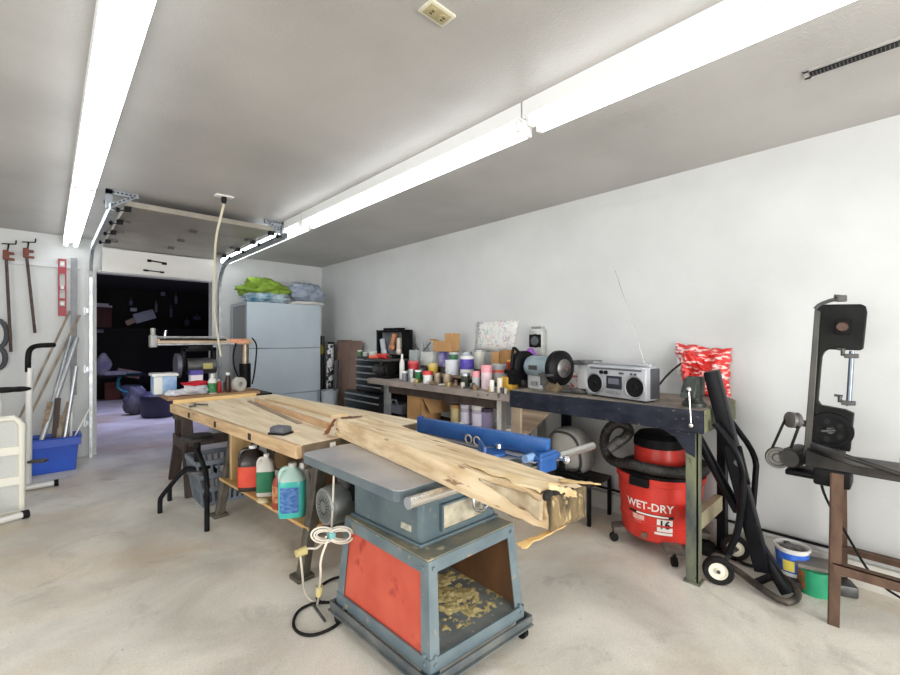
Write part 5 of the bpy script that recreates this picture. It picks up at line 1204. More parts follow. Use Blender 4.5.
for w in (wA, wB):
    ax = V((0.93, 0.37, 0)).normalized(); ctr = w + V((0, 0, wr))
    wh = build('wheel', MB().lathe([(wr * 0.62, -0.016), (wr * 0.9, -0.020), (wr, -0.012), (wr, 0.012), (wr * 0.9, 0.020), (wr * 0.62, 0.016), (wr * 0.62, -0.016)], ctr, axis=ax, seg=32), black_rubber, eh)
    build('hub', MB().lathe([(0, -0.018), (0.014, -0.018), (0.018, -0.006), (0.035, -0.004), (wr * 0.56, -0.013), (wr * 0.63, -0.013), (wr * 0.63, 0.013), (0, 0.013)], ctr, axis=ax, seg=28), M('cream hub', (220, 214, 196), rough=0.4), wh)
    build('hub_nut', MB().cyl(ctr - ax * 0.024, ctr - ax * 0.016, 0.010, seg=6), steel_dark, wh)

# pails on the floor by the right wall
pb = FZ(792, 572, 0)
c = V((2.93, FX(792, 560, 2.93).y, 0))
dpt2 = c.x * _s + c.y * _c
wr_ = 14 * dpt2 / FPX
zt3, zb3 = CAM_H - dpt2 * (545 - 340) / FPX, 0.045
tag(build('black_stand_block', MB().lathe([(0, 0), (0.11, 0), (0.11, zb3), (0, zb3)], c), M('black disc', (26, 26, 28), rough=0.6), None, loc=c), 'black round block under the white and blue pail', 'block')
pl = thing('paint_pail', 'white pail with blue and yellow label on the floor by the right wall', 'pail', c + V((0, 0, zb3)))
build('body', MB().lathe([(0, zb3), (wr_ * 0.84, zb3), (wr_ * 0.98, zt3), (wr_ * 1.06, zt3), (wr_ * 1.06, zt3 - 0.012), (wr_ * 1.02, zt3 - 0.014), (wr_ * 0.93, zt3 - 0.002), (wr_ * 0.8, zb3 + 0.06), (0, zb3 + 0.06)], c, seg=32), white_plastic, pl)
blu = M('blue print', (40, 92, 196), (70, 120, 214), rough=0.4, scale=30)
build('label', MB().lathe([(wr_ * 0.875, zb3 + 0.02), (wr_ * 0.985, zt3 - 0.025)], c + V((0, 0, 0)), seg=32), blu, pl)
av = math.atan2(-c.y, -c.x)
build('label_patch', MB().grid(lambda u, v: c + V(((wr_ * 0.905 + 0.06 * wr_ * v + 0.002) * math.cos(av - 0.55 + 0.7 * u), (wr_ * 0.905 + 0.06 * wr_ * v + 0.002) * math.sin(av - 0.55 + 0.7 * u), zb3 + 0.03 + (zt3 - zb3 - 0.09) * v)), 8, 2), M('yellow print', (226, 210, 92), rough=0.5), pl)
sc_ = MB()
for k in range(14):
    a = random.random() * 6.28; r = random.random() * wr_ * 0.6
    sc_.box(c + V((r * math.cos(a), r * math.sin(a), zt3 - 0.02 + random.random() * 0.015)), (0.05, 0.025, 0.015), Matrix.Rotation(a, 3, 'Z'))
o = build('scrap_filling', sc_, M('grey scrap', (120, 118, 114), (80, 78, 76), rough=0.7, scale=20), pl, smooth=0)
c = FZ(818, 598, 0) + V((0.06, 0.02, 0))
dpt2 = c.x * _s + c.y * _c; wr_ = 13.5 * dpt2 / FPX; zt3 = CAM_H - dpt2 * (568 - 340) / FPX
gcn = thing('green_can', 'green and orange can with a tray on top beside the band saw stand', 'can', c)
build('body', MB().lathe([(0, 0), (wr_, 0), (wr_, zt3), (0, zt3)], c, seg=28), M('green printed tin', (30, 128, 92), (40, 150, 108), rough=0.35, scale=8), gcn)
av = math.atan2(-c.y, -c.x)
build('label', MB().grid(lambda u, v: c + V(((wr_ + 0.001) * math.cos(av - 1.5 + 0.95 * u), (wr_ + 0.001) * math.sin(av - 1.5 + 0.95 * u), 0.02 + (zt3 - 0.03) * v)), 10, 2), M('orange brown print', (96, 96, 60), (176, 92, 48), rough=0.45, scale=28), gcn)
tr_c = c + V((0.03, -0.01, zt3))
tag(build('paint_tray', MB().box(tr_c + V((0.0, 0, 0.012)), (0.14, 0.19, 0.022), Matrix.Rotation(0.3, 3, 'Z'), 0.006), M('grey tray', (96, 92, 86), (120, 114, 106), rough=0.6, scale=8), None, loc=tr_c), 'flat grey tray lying across the top of the green can', 'tray')
c = FZ(846, 592, 0) + V((-0.03, 0.03, 0))
tag(build('iron_weight', MB().box(c + V((0, 0, 0.03)), (0.10, 0.14, 0.06), Matrix.Rotation(0.4, 3, 'Z'), 0.012), steel_dark, None, loc=c), 'small dark iron block on the floor behind the band saw leg', 'block')

# ------------------------------------------------------------------ band saw on its rusty stand
bs = thing('band_saw', 'black upright metal-cutting band saw on a rusty brown stand at the right edge', 'band saw', (2.8, 0.1, 0))
fl = FZ(833, 626, 0); rl = FZ(843, 586, 0)
sz_ = 0.69
def L_leg(x, y, sx, lean=0.0):
    return MB().bb(x - 0.02, x + 0.02, y - 0.003, y + 0.003, 0, sz_).bb(x - 0.02 * sx - 0.003, x - 0.02 * sx + 0.003, y - 0.04, y, 0, sz_)
build('leg', MB().prism([(fl.x - 0.0, fl.y + 0.02, 0), (fl.x, fl.y - 0.022, 0), (fl.x + 0.02, fl.y - 0.035, sz_), (fl.x + 0.02, fl.y + 0.012, sz_)], (0.006, 0, 0)).prism([(fl.x, fl.y + 0.02, 0), (fl.x + 0.025, fl.y + 0.02, 0), (fl.x + 0.045, fl.y + 0.012, sz_), (fl.x + 0.02, fl.y + 0.012, sz_)], (0, -0.006, 0)), rust, bs, smooth=0)
rx = rl.x - 0.02
build('leg', MB().prism([(rx, rl.y + 0.03, 0), (rx, rl.y - 0.02, 0), (rx - 0.06, rl.y - 0.02, sz_), (rx - 0.06, rl.y + 0.03, sz_)], (0.006, 0, 0)).prism([(rx, rl.y + 0.03, 0), (rx + 0.04, rl.y + 0.03, 0), (rx - 0.02, rl.y + 0.03, sz_), (rx - 0.06, rl.y + 0.03, sz_)], (0, -0.006, 0)), rust, bs, smooth=0)
za = FX(838, 567, fl.x).z; zbb = FX(845, 547, rx).z
build('rail', MB().bb(fl.x + 0.004, fl.x + 0.010, -1.0, fl.y, za - 0.035, za + 0.01).bb(fl.x + 0.004, fl.x + 0.045, -1.0, fl.y, za + 0.005, za + 0.010), rust, bs, smooth=0)
build('rail', MB().bb(rx - 0.01, rx - 0.004, -1.0, rl.y, zbb - 0.03, zbb + 0.012).bb(rx - 0.045, rx - 0.004, -1.0, rl.y, zbb + 0.007, zbb + 0.012), rust, bs, smooth=0)
build('cross_rail', MB().beam((fl.x + 0.01, fl.y - 0.01, za - 0.01), (rx, rl.y, za - 0.01), 0.006, 0.04), rust, bs, smooth=0)
build('leg', MB().bb(fl.x, fl.x + 0.04, -1.0, -0.994, 0, sz_).bb(fl.x, fl.x + 0.006, -1.04, -1.0, 0, sz_), rust, bs, smooth=0)
build('leg', MB().bb(rx - 0.04, rx, -1.0, -0.994, 0, sz_).bb(rx - 0.006, rx, -1.04, -1.0, 0, sz_), rust, bs, smooth=0)
bedm = M('bed black iron', (22, 22, 24), (52, 49, 46), rough=0.4, metal=0.4, scale=9)
SX = 2.74
bed_poly = [FX(808, 441, SX), FX(815, 437.5, SX), FX(850, 452, SX), FX(900, 466, SX)]
y_end = -1.0
bzt = 0.745
build('bed', MB().prism([(SX - 0.10, 0.33, 0.695), (SX - 0.10, 0.33, 0.775), (SX - 0.10, 0.16, 0.735), (SX - 0.10, -1.0, 0.725), (SX - 0.10, -1.0, 0.695)], (0.10, 0, 0)).bb(SX - 0.10, SX + 0.22, -1.0, 0.22, 0.695, 0.715), bedm, bs, bevel=0.004)
build('stand_top', MB().bb(SX + 0.0, SX + 0.26, -1.0, 0.02, 0.715, 0.735), M('rusty plate', (110, 84, 66), (146, 128, 110), rough=0.6, scale=12), bs, smooth=0)
build('feed_bar', MB().beam(FX(811, 444, SX - 0.13), FX(845, 455, SX - 0.13), 0.03, 0.04, up=(1, 0, 0), bevel=0.004).cyl(FX(845, 456, SX - 0.13), FX(905, 476, SX - 0.13), 0.011, seg=12), bedm, bs)
build('pivot_casting', MB().bb(SX - 0.11, SX + 0.05, 0.17, 0.30, 0.62, 0.70, 0.01), black_metal, bs)
# C-frame
pix = [(804, 447), (815.5, 311), (819, 304.5), (861, 304), (865.5, 306), (867, 312), (863, 349), (860, 350.5), (828, 349.5), (824, 352), (821.5, 357), (817.5, 401), (820.5, 405.5), (845, 410), (854, 414), (850, 452)]
poly = [FX(x, y, SX) for x, y in pix]
frm = M('band saw casting', (13, 14, 14), (28, 30, 28), rough=0.5, scale=9, spec=0.14)
build('frame', MB().prism(poly, (0.05, 0, 0)), frm, bs, bevel=0.004)
build('spine', MB().prism([FX(x, y, SX - 0.02) for x, y in ((803.5, 452), (814.5, 309), (820.5, 311), (811, 452))], (0.09, 0, 0)), M('spine steel', (50, 50, 48), (70, 68, 64), rough=0.4, metal=0.4, scale=5), bs, bevel=0.003)
hcn = FX(842.5, 327, SX)
build('tension_block', MB().box(hcn - V((0.008, 0, 0)), (0.02, 0.055, 0.068), None, 0.003), black_plastic, bs)
build('tension_knob', MB().lathe([(0, 0.03), (0.018, 0.03), (0.022, 0.02), (0.022, 0)], hcn - V((0.016, 0, 0)), axis=(-1, 0, 0)), M('rusty knob', (78, 56, 46), rough=0.6), bs)
lw = FX(830.5, 430, SX)
wl = build('drive_wheel', MB().lathe([(0.066, 0.016), (0.083, 0.016), (0.085, 0.010), (0.085, 0), (0, 0), (0, 0.004), (0.066, 0.006), (0.066, 0.016)], lw - V((0.001, 0, 0)), axis=(-1, 0, 0), seg=36), black_plastic, bs)
build('wheel_hub', MB().lathe([(0, 0.024), (0.014, 0.024), (0.018, 0.004)], lw - V((0.001, 0, 0)), axis=(-1, 0, 0)).cyl(lw + V((-0.03, -0.02, 0.005)), lw + V((-0.03, 0.03, -0.005)), 0.007), steel_dark, wl)
for k in range(5):
    a = 2 * PI * k / 5
    build('spoke_hole', MB().lathe([(0, 0.007), (0.013, 0.007), (0.015, 0.004)], lw + V((-0.001, 0.044 * math.cos(a), 0.044 * math.sin(a))), axis=(-1, 0, 0), seg=14), M('hole black', (8, 8, 8), rough=0.8), wl)
build('guide_post', MB().cyl(FX(852, 351, SX - 0.01), FX(848.5, 406, SX - 0.01), 0.010, seg=12), M('bluish steel rod', (116, 126, 138), rough=0.3, metal=0.8), bs)
for px, py in ((851.5, 356), (848.5, 403)):
    q = FX(px, py, SX - 0.012)
    build('blade_guide', MB().box(q, (0.03, 0.05, 0.02), None, 0.003).cyl(q + V((-0.0, 0.03, 0.0)), q + V((0, 0.03, 0.03)), 0.008).cyl(q + V((0, 0.02, 0.03)), q + V((0, 0.05, 0.032)), 0.006), steel_dark, bs)
q0, q1 = FX(815, 309, SX), FX(838, 300, SX)
build('lift_handle', MB().tube([q0, FX(820, 304, SX), FX(833, 299.5, SX), q1], 0.009, smooth=1).box(FX(842, 298.5, SX), (0.03, 0.035, 0.03), None, 0.005).cyl(FX(834, 296, SX), FX(846, 297, SX), 0.008), steel_dark, bs)
pu = FX(793, 420, SX - 0.02); pb_ = FX(777.5, 457.5, SX - 0.04)
# pulleys turn on axles across the belt, facing the room
build('shaft_pulley', MB().lathe([(0, -0.025), (0.03, -0.025), (0.04, -0.02), (0.028, -0.008), (0.04, 0.004), (0.04, 0.018), (0.03, 0.022), (0, 0.03)], pu, axis=(-0.7, 0.7, 0.1), seg=24), M('grey pulley', (104, 102, 100), rough=0.4, metal=0.4), bs)
build('shaft', MB().cyl(pu, FX(806, 424, SX + 0.01), 0.016, seg=14), M('grey pulley', (104, 102, 100)), bs)
build('motor_pulley', MB().lathe([(0.0, 0.010), (0.018, 0.012), (0.024, 0.004), (0.036, 0.004), (0.042, 0.016), (0.048, 0.016), (0.052, 0.012), (0.046, 0.0), (0.052, -0.012), (0.048, -0.016), (0, -0.016)], pb_, axis=(-0.9, -0.2, 0), seg=28), M('grey pulley', (104, 102, 100)), bs)
dd = V((0, 1, 0)) * 0.0
for s_ in (-1, 1):
    off = V((0, 0.034 * s_, 0))
    build('belt', MB().beam(pb_ + off * 1.1, pu + off * 0.9, 0.012, 0.010), black_rubber, bs, smooth=0)
mc = FX(795, 456, SX + 0.02)
build('motor', MB().lathe([(0, -0.09), (0.038, -0.09), (0.05, -0.075), (0.05, 0.06), (0.04, 0.08), (0, 0.08)], mc, axis=(-1, 0.15, 0), seg=24), M('motor grey', (50, 50, 50), (72, 70, 68), rough=0.5, metal=0.3, scale=10), bs)
build('motor_mount', MB().bb(SX - 0.05, SX + 0.10, 0.20, mc.y + 0.03, mc.z - 0.085, mc.z - 0.058, 0.006).bb(SX - 0.04, SX + 0.08, 0.20, 0.28, 0.66, 0.70), black_metal, bs, bevel=0.003)
build('power_cord', MB().tube([FX(818, 465, SX), FX(820, 480, SX), FX(826, 500, SX + 0.1), FX(850, 540, 2.95), FX(870, 575, 2.95), FX(900, 600, 2.95), V((2.95, -0.3, 0.01))], 0.006, smooth=2), black_rubber, bs)

# ------------------------------------------------------------------ big pine-topped workbench
WZ = 0.80
W0 = V((0.852, 1.969, 0)); wv_ = V((-0.0803, 0.9968, 0)); wu = V((0.9968, 0.0803, 0))
WL, WW = 1.975, 0.84
def wp(u, v, z): return W0 + wu * u + wv_ * v + V((0, 0, z))
wbk = thing('workbench', 'large worn pine-topped workbench in the middle of the shop', 'workbench', wp(WW / 2, WL / 2, 0))
wrot = math.atan2(-wv_.x, wv_.y)
WR = Matrix.Rotation(wrot, 3, 'Z')
def wbox(u0, u1, v0, v1, z0, z1, mat, name, parent, bevel=0.0):
    return build(name, MB().box(wp((u0 + u1) / 2, (v0 + v1) / 2, (z0 + z1) / 2), (u1 - u0, v1 - v0, z1 - z0), WR, bevel), mat, parent, smooth=0)
edge_m = M('worn pine edge', (170, 140, 104), (202, 174, 136), rough=0.7, scale=4, stretch=(8, 0.8, 8), speck=(44, 34, 26), speck_scale=5, speck_lo=0.68)
wbox(0.03, WW, 0, WL, WZ - 0.062, WZ, pine_y, 'top_slab', wbk, 0.004)
wbox(0.0, 0.03, 0, WL, WZ - 0.064, WZ, edge_m, 'front_board', wbk, 0.004)
wbox(0.03, WW - 0.0, -0.018, 0.0, WZ - 0.062, WZ - 0.002, M('dark end grain', (92, 78, 62), (124, 108, 88), rough=0.8, scale=10), 'end_board', wbk, 0.002)
wbox(0.02, 0.66, WL - 0.03, WL, WZ, WZ + 0.028, M('fresh pine strip', (212, 176, 118), (224, 192, 136), rough=0.6, scale=4, stretch=(1, 8, 8)), 'end_strip', wbk, 0.003)
wbox(0.16, 0.70, 0.12, 1.80, WZ - 0.14, WZ - 0.062, dark_wood, 'subframe', wbk)
f1 = FZ(219, 516, 0); f2 = FZ(302, 578, 0)
for ft, vpos in ((f2, (f2 - W0).dot(wv_)), (f1, (f1 - W0).dot(wv_))):
    uf = (ft - W0).dot(wu)
    for sgn in (1, -1):
        uc = 0.45
        def uu(x): return uc + sgn * (x - uc)
        prof = [(uf - 0.03, 0.0), (uf + 0.03, 0.0), (uf + 0.045, 0.10), (uf + 0.075, 0.25), (uf + 0.13, 0.45), (uf + 0.16, WZ - 0.14), (uf + 0.08, WZ - 0.14), (uf + 0.055, 0.45), (uf + 0.015, 0.25), (uf - 0.01, 0.10)]
        build('leg', MB().prism([wp(uu(x), vpos - 0.03, z) for x, z in prof], wv_ * 0.055), cast_iron, wbk, bevel=0.008)
        build('foot', MB().box(wp(uu(uf), vpos, 0.012), (0.10, 0.10, 0.024), WR, 0.005), cast_iron, wbk)
    build('leg_brace', MB().box(wp(0.45, vpos, 0.235), (0.42, 0.04, 0.05), WR), cast_iron, wbk, smooth=0)
vA, vB = (f2 - W0).dot(wv_), (f1 - W0).dot(wv_)
SHZ = 0.275
wbox(0.20, 0.66, vA - 0.03, vB + 0.03, SHZ - 0.018, SHZ, ply, 'lower_shelf', wbk, 0.002)
wbox(0.60, 0.62, vA + 0.05, vB - 0.02, SHZ, WZ - 0.14, M('back panel', (126, 100, 68), (150, 122, 86), rough=0.75, scale=4), 'back_panel', wbk)
wbox(0.24, 0.38, vB - 0.10, vB - 0.06, SHZ, WZ - 0.14, M('pale upright board', (190, 156, 108), (206, 174, 126), rough=0.7, scale=5, stretch=(4, 4, 0.6)), 'upright_board', wbk, 0.002)

for px in (189, 215, 249.5):
    d = _ray(px, 340); t = (d[0] * W0.y - d[1] * W0.x) / (d[1] * wv_.x - d[0] * wv_.y)
    build('peg_hole', MB().box(W0 + wv_ * t - wu * 0.001 + V((0, 0, WZ - 0.034)), (0.004, 0.034, 0.036), WR, 0.001), M('dark peg hole', (44, 34, 28), rough=0.9), wbk, smooth=0)

# on the bench top
c = FZ(281.5, 434, WZ)
hb_ = thing('sanding_block', 'dark grey sanding block lying on the pine workbench', 'sanding block', c)
build('body', MB().box(c + V((0, 0.01, 0.022)), (0.075, 0.098, 0.042), Matrix.Rotation(0.5, 3, 'Z'), 0.016), M('slate block', (74, 76, 84), (92, 94, 102), rough=0.6, scale=12), hb_)
build('base_pad', MB().box(c + V((0, 0.01, 0.005)), (0.079, 0.102, 0.010), Matrix.Rotation(0.5, 3, 'Z')), black_rubber, hb_, smooth=0)
def lath(name, label, pts, w, t, mat, up=(0, 0, 1)):
    mb = MB(); P = [V(p) for p in pts]
    L = []
    for i, p in enumerate(P):
        d = (P[min(i + 1, len(P) - 1)] - P[max(i - 1, 0)]).normalized(); s = V(up).cross(d).normalized()
        L.append([mb.bm.verts.new(p + s * sx * w / 2 + V(up) * (zz * t)) for sx, zz in ((-1, 0), (1, 0), (1, 1), (-1, 1))])
    for a, b in zip(L[:-1], L[1:]):
        for k in range(4): mb.bm.faces.new((a[k], a[(k + 1) % 4], b[(k + 1) % 4], b[k]))
    mb.bm.faces.new(L[0]); mb.bm.faces.new(L[-1])
    return tag(build(name, mb, mat, None, loc=P[0], smooth=0), label, 'wood strip')
pale_lath = M('pale lath', (206, 186, 156), (224, 206, 178), rough=0.6, scale=4, stretch=(6, 1, 6))
lath('pale_lath', 'thin pale lath lying on the workbench behind the sanding block', [FZ(240, 401, WZ), FZ(262, 413, WZ), FZ(285, 426, WZ), FZ(297, 432, WZ)], 0.035, 0.008, pale_lath)
lath('dark_lath', 'dark grey lath lying just behind the pale one on the workbench', [FZ(249, 401.5, WZ), FZ(272, 412, WZ), FZ(300, 424, WZ)], 0.028, 0.007, M('grey lath', (134, 118, 104), (160, 142, 124), rough=0.7, scale=4, stretch=(6, 1, 6)))
lath('brown_trim', 'curved reddish-brown trim board lying on edge on the workbench', [FZ(256, 402, WZ), FZ(275, 410, WZ), FZ(298, 418, WZ), FZ(328, 428.5, WZ)], 0.02, 0.034, M('red brown board', (184, 146, 108), (214, 182, 146), rough=0.55, scale=3, stretch=(5, 1, 5)))
lath('pale_plank', 'wide pale plank lying along the far side of the workbench', [FZ(272, 399.5, WZ), FZ(300, 406, WZ), FZ(340, 417, WZ)], 0.12, 0.016, M('light plank', (212, 184, 142), (226, 202, 162), rough=0.6, scale=3, stretch=(8, 1, 8)))
c = FZ(195, 407, WZ)
tag(build('metal_clip', MB().tube([c + V((-0.04, 0, 0.008)), c + V((0, 0.0, 0.008)), c + V((0.02, 0.03, 0.014)), c + V((0.09, 0.01, 0.008))], 0.006).cyl(c, c + V((0, 0, 0.03)), 0.009), steel_dark, None, loc=c), 'small dark metal clip at the left end of the pine workbench', 'clip')

# bottles on the bench shelf
def handle_jug(name, label, base, w, h, body, cap, lab=None, rot=0.0, hb=0.62, top_mat=None):
    """rectangular jug with shoulder, loop handle and cap"""
    t = thing(name, label, 'jug', base, 'bottles on the workbench shelf')
    R = Matrix.Rotation(rot, 3, 'Z')
    mb = MB(); prev = None; rings = []
    for f, z in ((0.96, 0), (1, 0.015), (1, h * hb), (0.95, h * (hb + 0.06)), (0.74, h * 0.81), (0.30, h * 0.90), (0.24, h * 0.95)):
        rg = []
        for k in range(24):
            a = 2 * PI * k / 24; ca_, sa_ = math.cos(a), math.sin(a)
            e = 0.5 if f > 0.9 else 0.75
            x = math.copysign(abs(ca_) ** e, ca_) * w / 2 * f; y = math.copysign(abs(sa_) ** e, sa_) * w / 2 * 0.8 * f
            rg.append(mb.bm.verts.new(base + R @ V((x, y, z))))
        rings.append(rg)
    mb.bm.faces.new(rings[0]); mb.bm.faces.new(rings[-1])
    for a, b in zip(rings[:-1], rings[1:]):
        for k in range(24): mb.bm.faces.new((a[k], a[(k + 1) % 24], b[(k + 1) % 24], b[k]))
    if top_mat:
        m2 = MB()
        rg2 = [[m2.bm.verts.new(base + (v.co - base) * 1.0 + (v.co - base - V((0, 0, (v.co - base).z))) * 0.012) for v in rg] for rg in rings[3:]]
        for a, b in zip(rg2[:-1], rg2[1:]):
            for k in range(24): m2.bm.faces.new((a[k], a[(k + 1) % 24], b[(k + 1) % 24], b[k]))
        build('shoulder', m2, top_mat, t)
    build('body', mb, body, t)
    build('handle', MB().tube([base + R @ V((w * 0.10, 0, h * 0.90)), base + R @ V((w * 0.34, 0, h * 0.90)), base + R @ V((w * 0.46, 0, h * 0.80)), base + R @ V((w * 0.44, 0, h * (hb + 0.0)))], w * 0.085, seg=10, smooth=2), top_mat or body, t)
    build('cap', MB().cyl(base + V((0, 0, h * 0.93)), base + V((0, 0, h)), w * 0.15, seg=18), cap, t)
    if lab:
        z0, z1, m, full = lab
        mb = MB()
        def P(a, z):
            ca_, sa_ = math.cos(a), math.sin(a)
            return base + R @ V((math.copysign(abs(ca_) ** 0.5, ca_) * (w / 2 + 0.0015), math.copysign(abs(sa_) ** 0.5, sa_) * (w * 0.4 + 0.0015), z))
        mb.grid(lambda u, v: P(PI + (full[0] + (full[1] - full[0]) * u), h * (z0 + (z1 - z0) * v)), 24, 2)
        build('label', mb, m, t)
    return t
def shelf_pt(px, u): # point on the shelf at inset u from the bench front, seen at column px
    best = None
    d = _ray(px, 340)
    # W0 + wu*u + wv*t
    A = W0 + wu * u
    den = d[0] * wv_.y - d[1] * wv_.x
    t = (A.x * d[1] - A.y * d[0]) / -den if abs(den) > 1e-9 else 0
    # solve A + wv*t = k*d
    t = (d[0] * A.y - d[1] * A.x) / (d[1] * wv_.x - d[0] * wv_.y)
    return A + wv_ * t + V((0, 0, SHZ))
dark_jug = M('dark brown jug', (40, 34, 32), (56, 48, 44), rough=0.3, scale=6)
b = shelf_pt(253, 0.27)
handle_jug('antifreeze_jug', 'black jug with red-orange label on the workbench shelf, leftmost', b, 0.18, 0.30, dark_jug, white_plastic, (0.10, 0.56, M('red orange label', (206, 64, 44), (216, 80, 54), rough=0.45, scale=12), (-2.9, 1.6)), rot=2.6, hb=0.60)
b = shelf_pt(266.5, 0.28)
handle_jug('cleaner_jug', 'white jug with green label right of the black jug', b, 0.118, 0.27, M('milky jug', (212, 210, 202), rough=0.4), white_plastic, (0.10, 0.60, M('dark green label', (24, 108, 74), (40, 124, 88), rough=0.45, scale=14), (-2.9, -0.2)), rot=2.6, hb=0.62)
b = shelf_pt(278.5, 0.225)
jar('oil_bottle', 'small red-brown bottle with yellow label between the white and turquoise jugs', 'bottle', b, 0.036, 0.235, M('red brown bottle', (156, 62, 46), rough=0.4), M('grey cap', (130, 130, 126), rough=0.5), band=(0.18, 0.60, M('yellow red print', (214, 178, 116), (170, 70, 60), rough=0.5, scale=26)), bottle=True, cap_r=0.5)
b = shelf_pt(292.5, 0.235)
wash_top = M('clear jug', (190, 208, 204), rough=0.2, alpha=0.85)
tj = handle_jug('washer_fluid_jug', 'turquoise washer fluid jug with blue label on the workbench shelf', b, 0.152, 0.305, M('turquoise fluid jug', (62, 182, 172), (78, 194, 184), rough=0.25, scale=4), M('grey white cap', (196, 196, 188), rough=0.5), (0.10, 0.58, M('navy blue label', (40, 92, 164), (96, 138, 190), rough=0.45, scale=40, stretch=(1, 1, 2)), (-2.25, -1.25)), rot=2.6, hb=0.62, top_mat=M('pale turquoise plastic', (176, 208, 200), (190, 216, 208), rough=0.25, scale=5))
b = shelf_pt(306, 0.32)
sbt = thing('spray_bottle', 'white trigger spray bottle behind the turquoise jug', 'spray bottle', b, 'bottles on the workbench shelf')
build('body', MB().lathe([(0, 0), (0.043, 0), (0.045, 0.01), (0.045, 0.14), (0.025, 0.20), (0.016, 0.23), (0.016, 0.25), (0, 0.25)], b), white_plastic, sbt)
build('trigger_head', MB().box(b + V((-0.01, 0.01, 0.275)), (0.08, 0.03, 0.04), Matrix.Rotation(0.8, 3, 'Z'), 0.008).beam(b + V((-0.03, 0.03, 0.26)), b + V((-0.04, 0.04, 0.20)), 0.014, 0.014), white_plastic, sbt)
b = shelf_pt(311, 0.42)
tag(build('white_canister', MB().lathe([(0, 0), (0.055, 0), (0.055, 0.2), (0.05, 0.22), (0, 0.22)], b), M('off white canister', (206, 202, 190), rough=0.5), None, loc=b), 'off-white canister behind the spray bottle on the workbench shelf', 'canister')
b = FZ(262, 503, SHZ - 0.02); b = wp(0.195, (shelf_pt(262, 0.195) - W0).dot(wv_), SHZ + 0.001)
rag('cream_rag', 'cream rag hanging over the front edge of the workbench shelf', 'rag', b + V((0.01, 0, 0)), (0.07, 0.10, 0.03), M('cream rag', (206, 190, 150), rough=0.9), 9.0, n=10)

# laundry basket, sawhorse and stool at the left end
c = FZ(213, 505, 0) + V((0.10, 0.14, 0))
lb_ = thing('laundry_basket', 'grey slotted plastic basket under the left end of the workbench', 'basket', c)
gb = M('slate basket', (104, 112, 122), (116, 124, 134), rough=0.5, scale=4)
def basket(c, w0, d0, w1, d1, h):
    out = MB()
    def P(f, s): # f 0..4 around, s height 0..1
        w, d = w0 + (w1 - w0) * s, d0 + (d1 - d0) * s
        k = int(f) % 4; t = f - int(f)
        C4 = [(-1, -1), (1, -1), (1, 1), (-1, 1)]
        a, b = C4[k], C4[(k + 1) % 4]
        return V(c) + V(((a[0] + (b[0] - a[0]) * t) * w / 2, (a[1] + (b[1] - a[1]) * t) * d / 2, h * s))
    for k in range(4):
        n = 9
        for j in range(n + 1):
            out.beam(P(k + j / n * 0.999, 0.0), P(k + j / n * 0.999, 1.0), 0.018, 0.006, up=(V(c) - P(k + 0.5, 0.5)))
        for s in (0.02, 0.36, 0.66, 0.97):
            out.beam(P(k + 0.0, s), P(k + 0.999, s), 0.008 if s < 0.9 else 0.022, 0.035)
    return out
build('body', basket(c, 0.34, 0.28, 0.44, 0.36, 0.36), gb, lb_, smooth=0)
build('floor_pan', MB().bb(c.x - 0.17, c.x + 0.17, c.y - 0.14, c.y + 0.14, 0.0, 0.012), gb, lb_, smooth=0)
sh_ = thing('sawhorse', 'dark wooden sawhorse behind the left end of the workbench', 'sawhorse', (1.1, 4.36, 0))
shz = 0.70
build('top_beam', MB().bb(0.80, 1.62, 4.30, 4.42, shz - 0.09, shz, 0.003), dark_wood, sh_, smooth=0)
for x in (0.86, 1.55):
    build('leg', MB().beam((x, 4.70, 0), (x + 0.02, 4.40, shz - 0.02), 0.085, 0.04, up=(0, 1, 0)), dark_wood, sh_, smooth=0)
    build('leg', MB().beam((x, 4.04, 0), (x + 0.02, 4.31, shz - 0.02), 0.085, 0.04, up=(0, 1, 0)), dark_wood, sh_, smooth=0)
    build('end_brace', MB().bb(x - 0.03, x - 0.01, 4.14, 4.58, 0.36, 0.45), dark_wood, sh_, smooth=0)
build('long_brace', MB().bb(0.86, 1.56, 4.12, 4.16, 0.40, 0.48), dark_wood, sh_, smooth=0)
so = V((0.84, 3.74, 0))
stl = thing('stool', 'black stool with bent tube legs at the left front corner of the workbench', 'stool', so)
seat_z = 0.555
build('seat', MB().lathe([(0, seat_z + 0.012), (0.105, seat_z + 0.012), (0.12, seat_z), (0.115, seat_z - 0.022), (0, seat_z - 0.022)], so, seg=28), M('grey black vinyl', (30, 29, 29), (44, 42, 41), rough=0.5, scale=10), stl)
build('post', MB().cyl(so + V((0, 0, 0.27)), so + V((0, 0, seat_z - 0.02)), 0.022, seg=14), black_metal, stl)
build('footrest', MB().lathe([(0, 0.30), (0.07, 0.30), (0.075, 0.285), (0, 0.285)], so, seg=20), steel_dark, stl)
fA, fB = FZ(160, 513, 0), FZ(207, 531, 0)
def bent(ft):
    d = (ft - so); d.z = 0
    return [ft, ft + V((0, 0, 0.10)), ft - d * 0.04 + V((0, 0, 0.125)), so + d * 0.45 + V((0, 0, 0.285)), so + d * 0.35 + V((0, 0, 0.30)), so + V((0, 0, 0.30))]
build('leg', MB().tube(bent(fA), 0.0165, seg=12, smooth=2), black_metal, stl)
build('leg', MB().tube([fB, fB + V((0, 0, 0.20)), fB + V((0.0, 0.0, 0.34)), so.lerp(fB, 0.8) + V((0, 0, 0.40)), so + V((0, 0, 0.46))], 0.0165, seg=12, smooth=2), black_metal, stl)
for a in (20, 110):
    ft = so + V((0.36 * math.cos(math.radians(a)), 0.36 * math.sin(math.radians(a)), 0))
    if a == 20: ft = so + V((0.26, 0.12, 0))
    build('leg', MB().tube(bent(ft), 0.0165, seg=12, smooth=2), black_metal, stl)

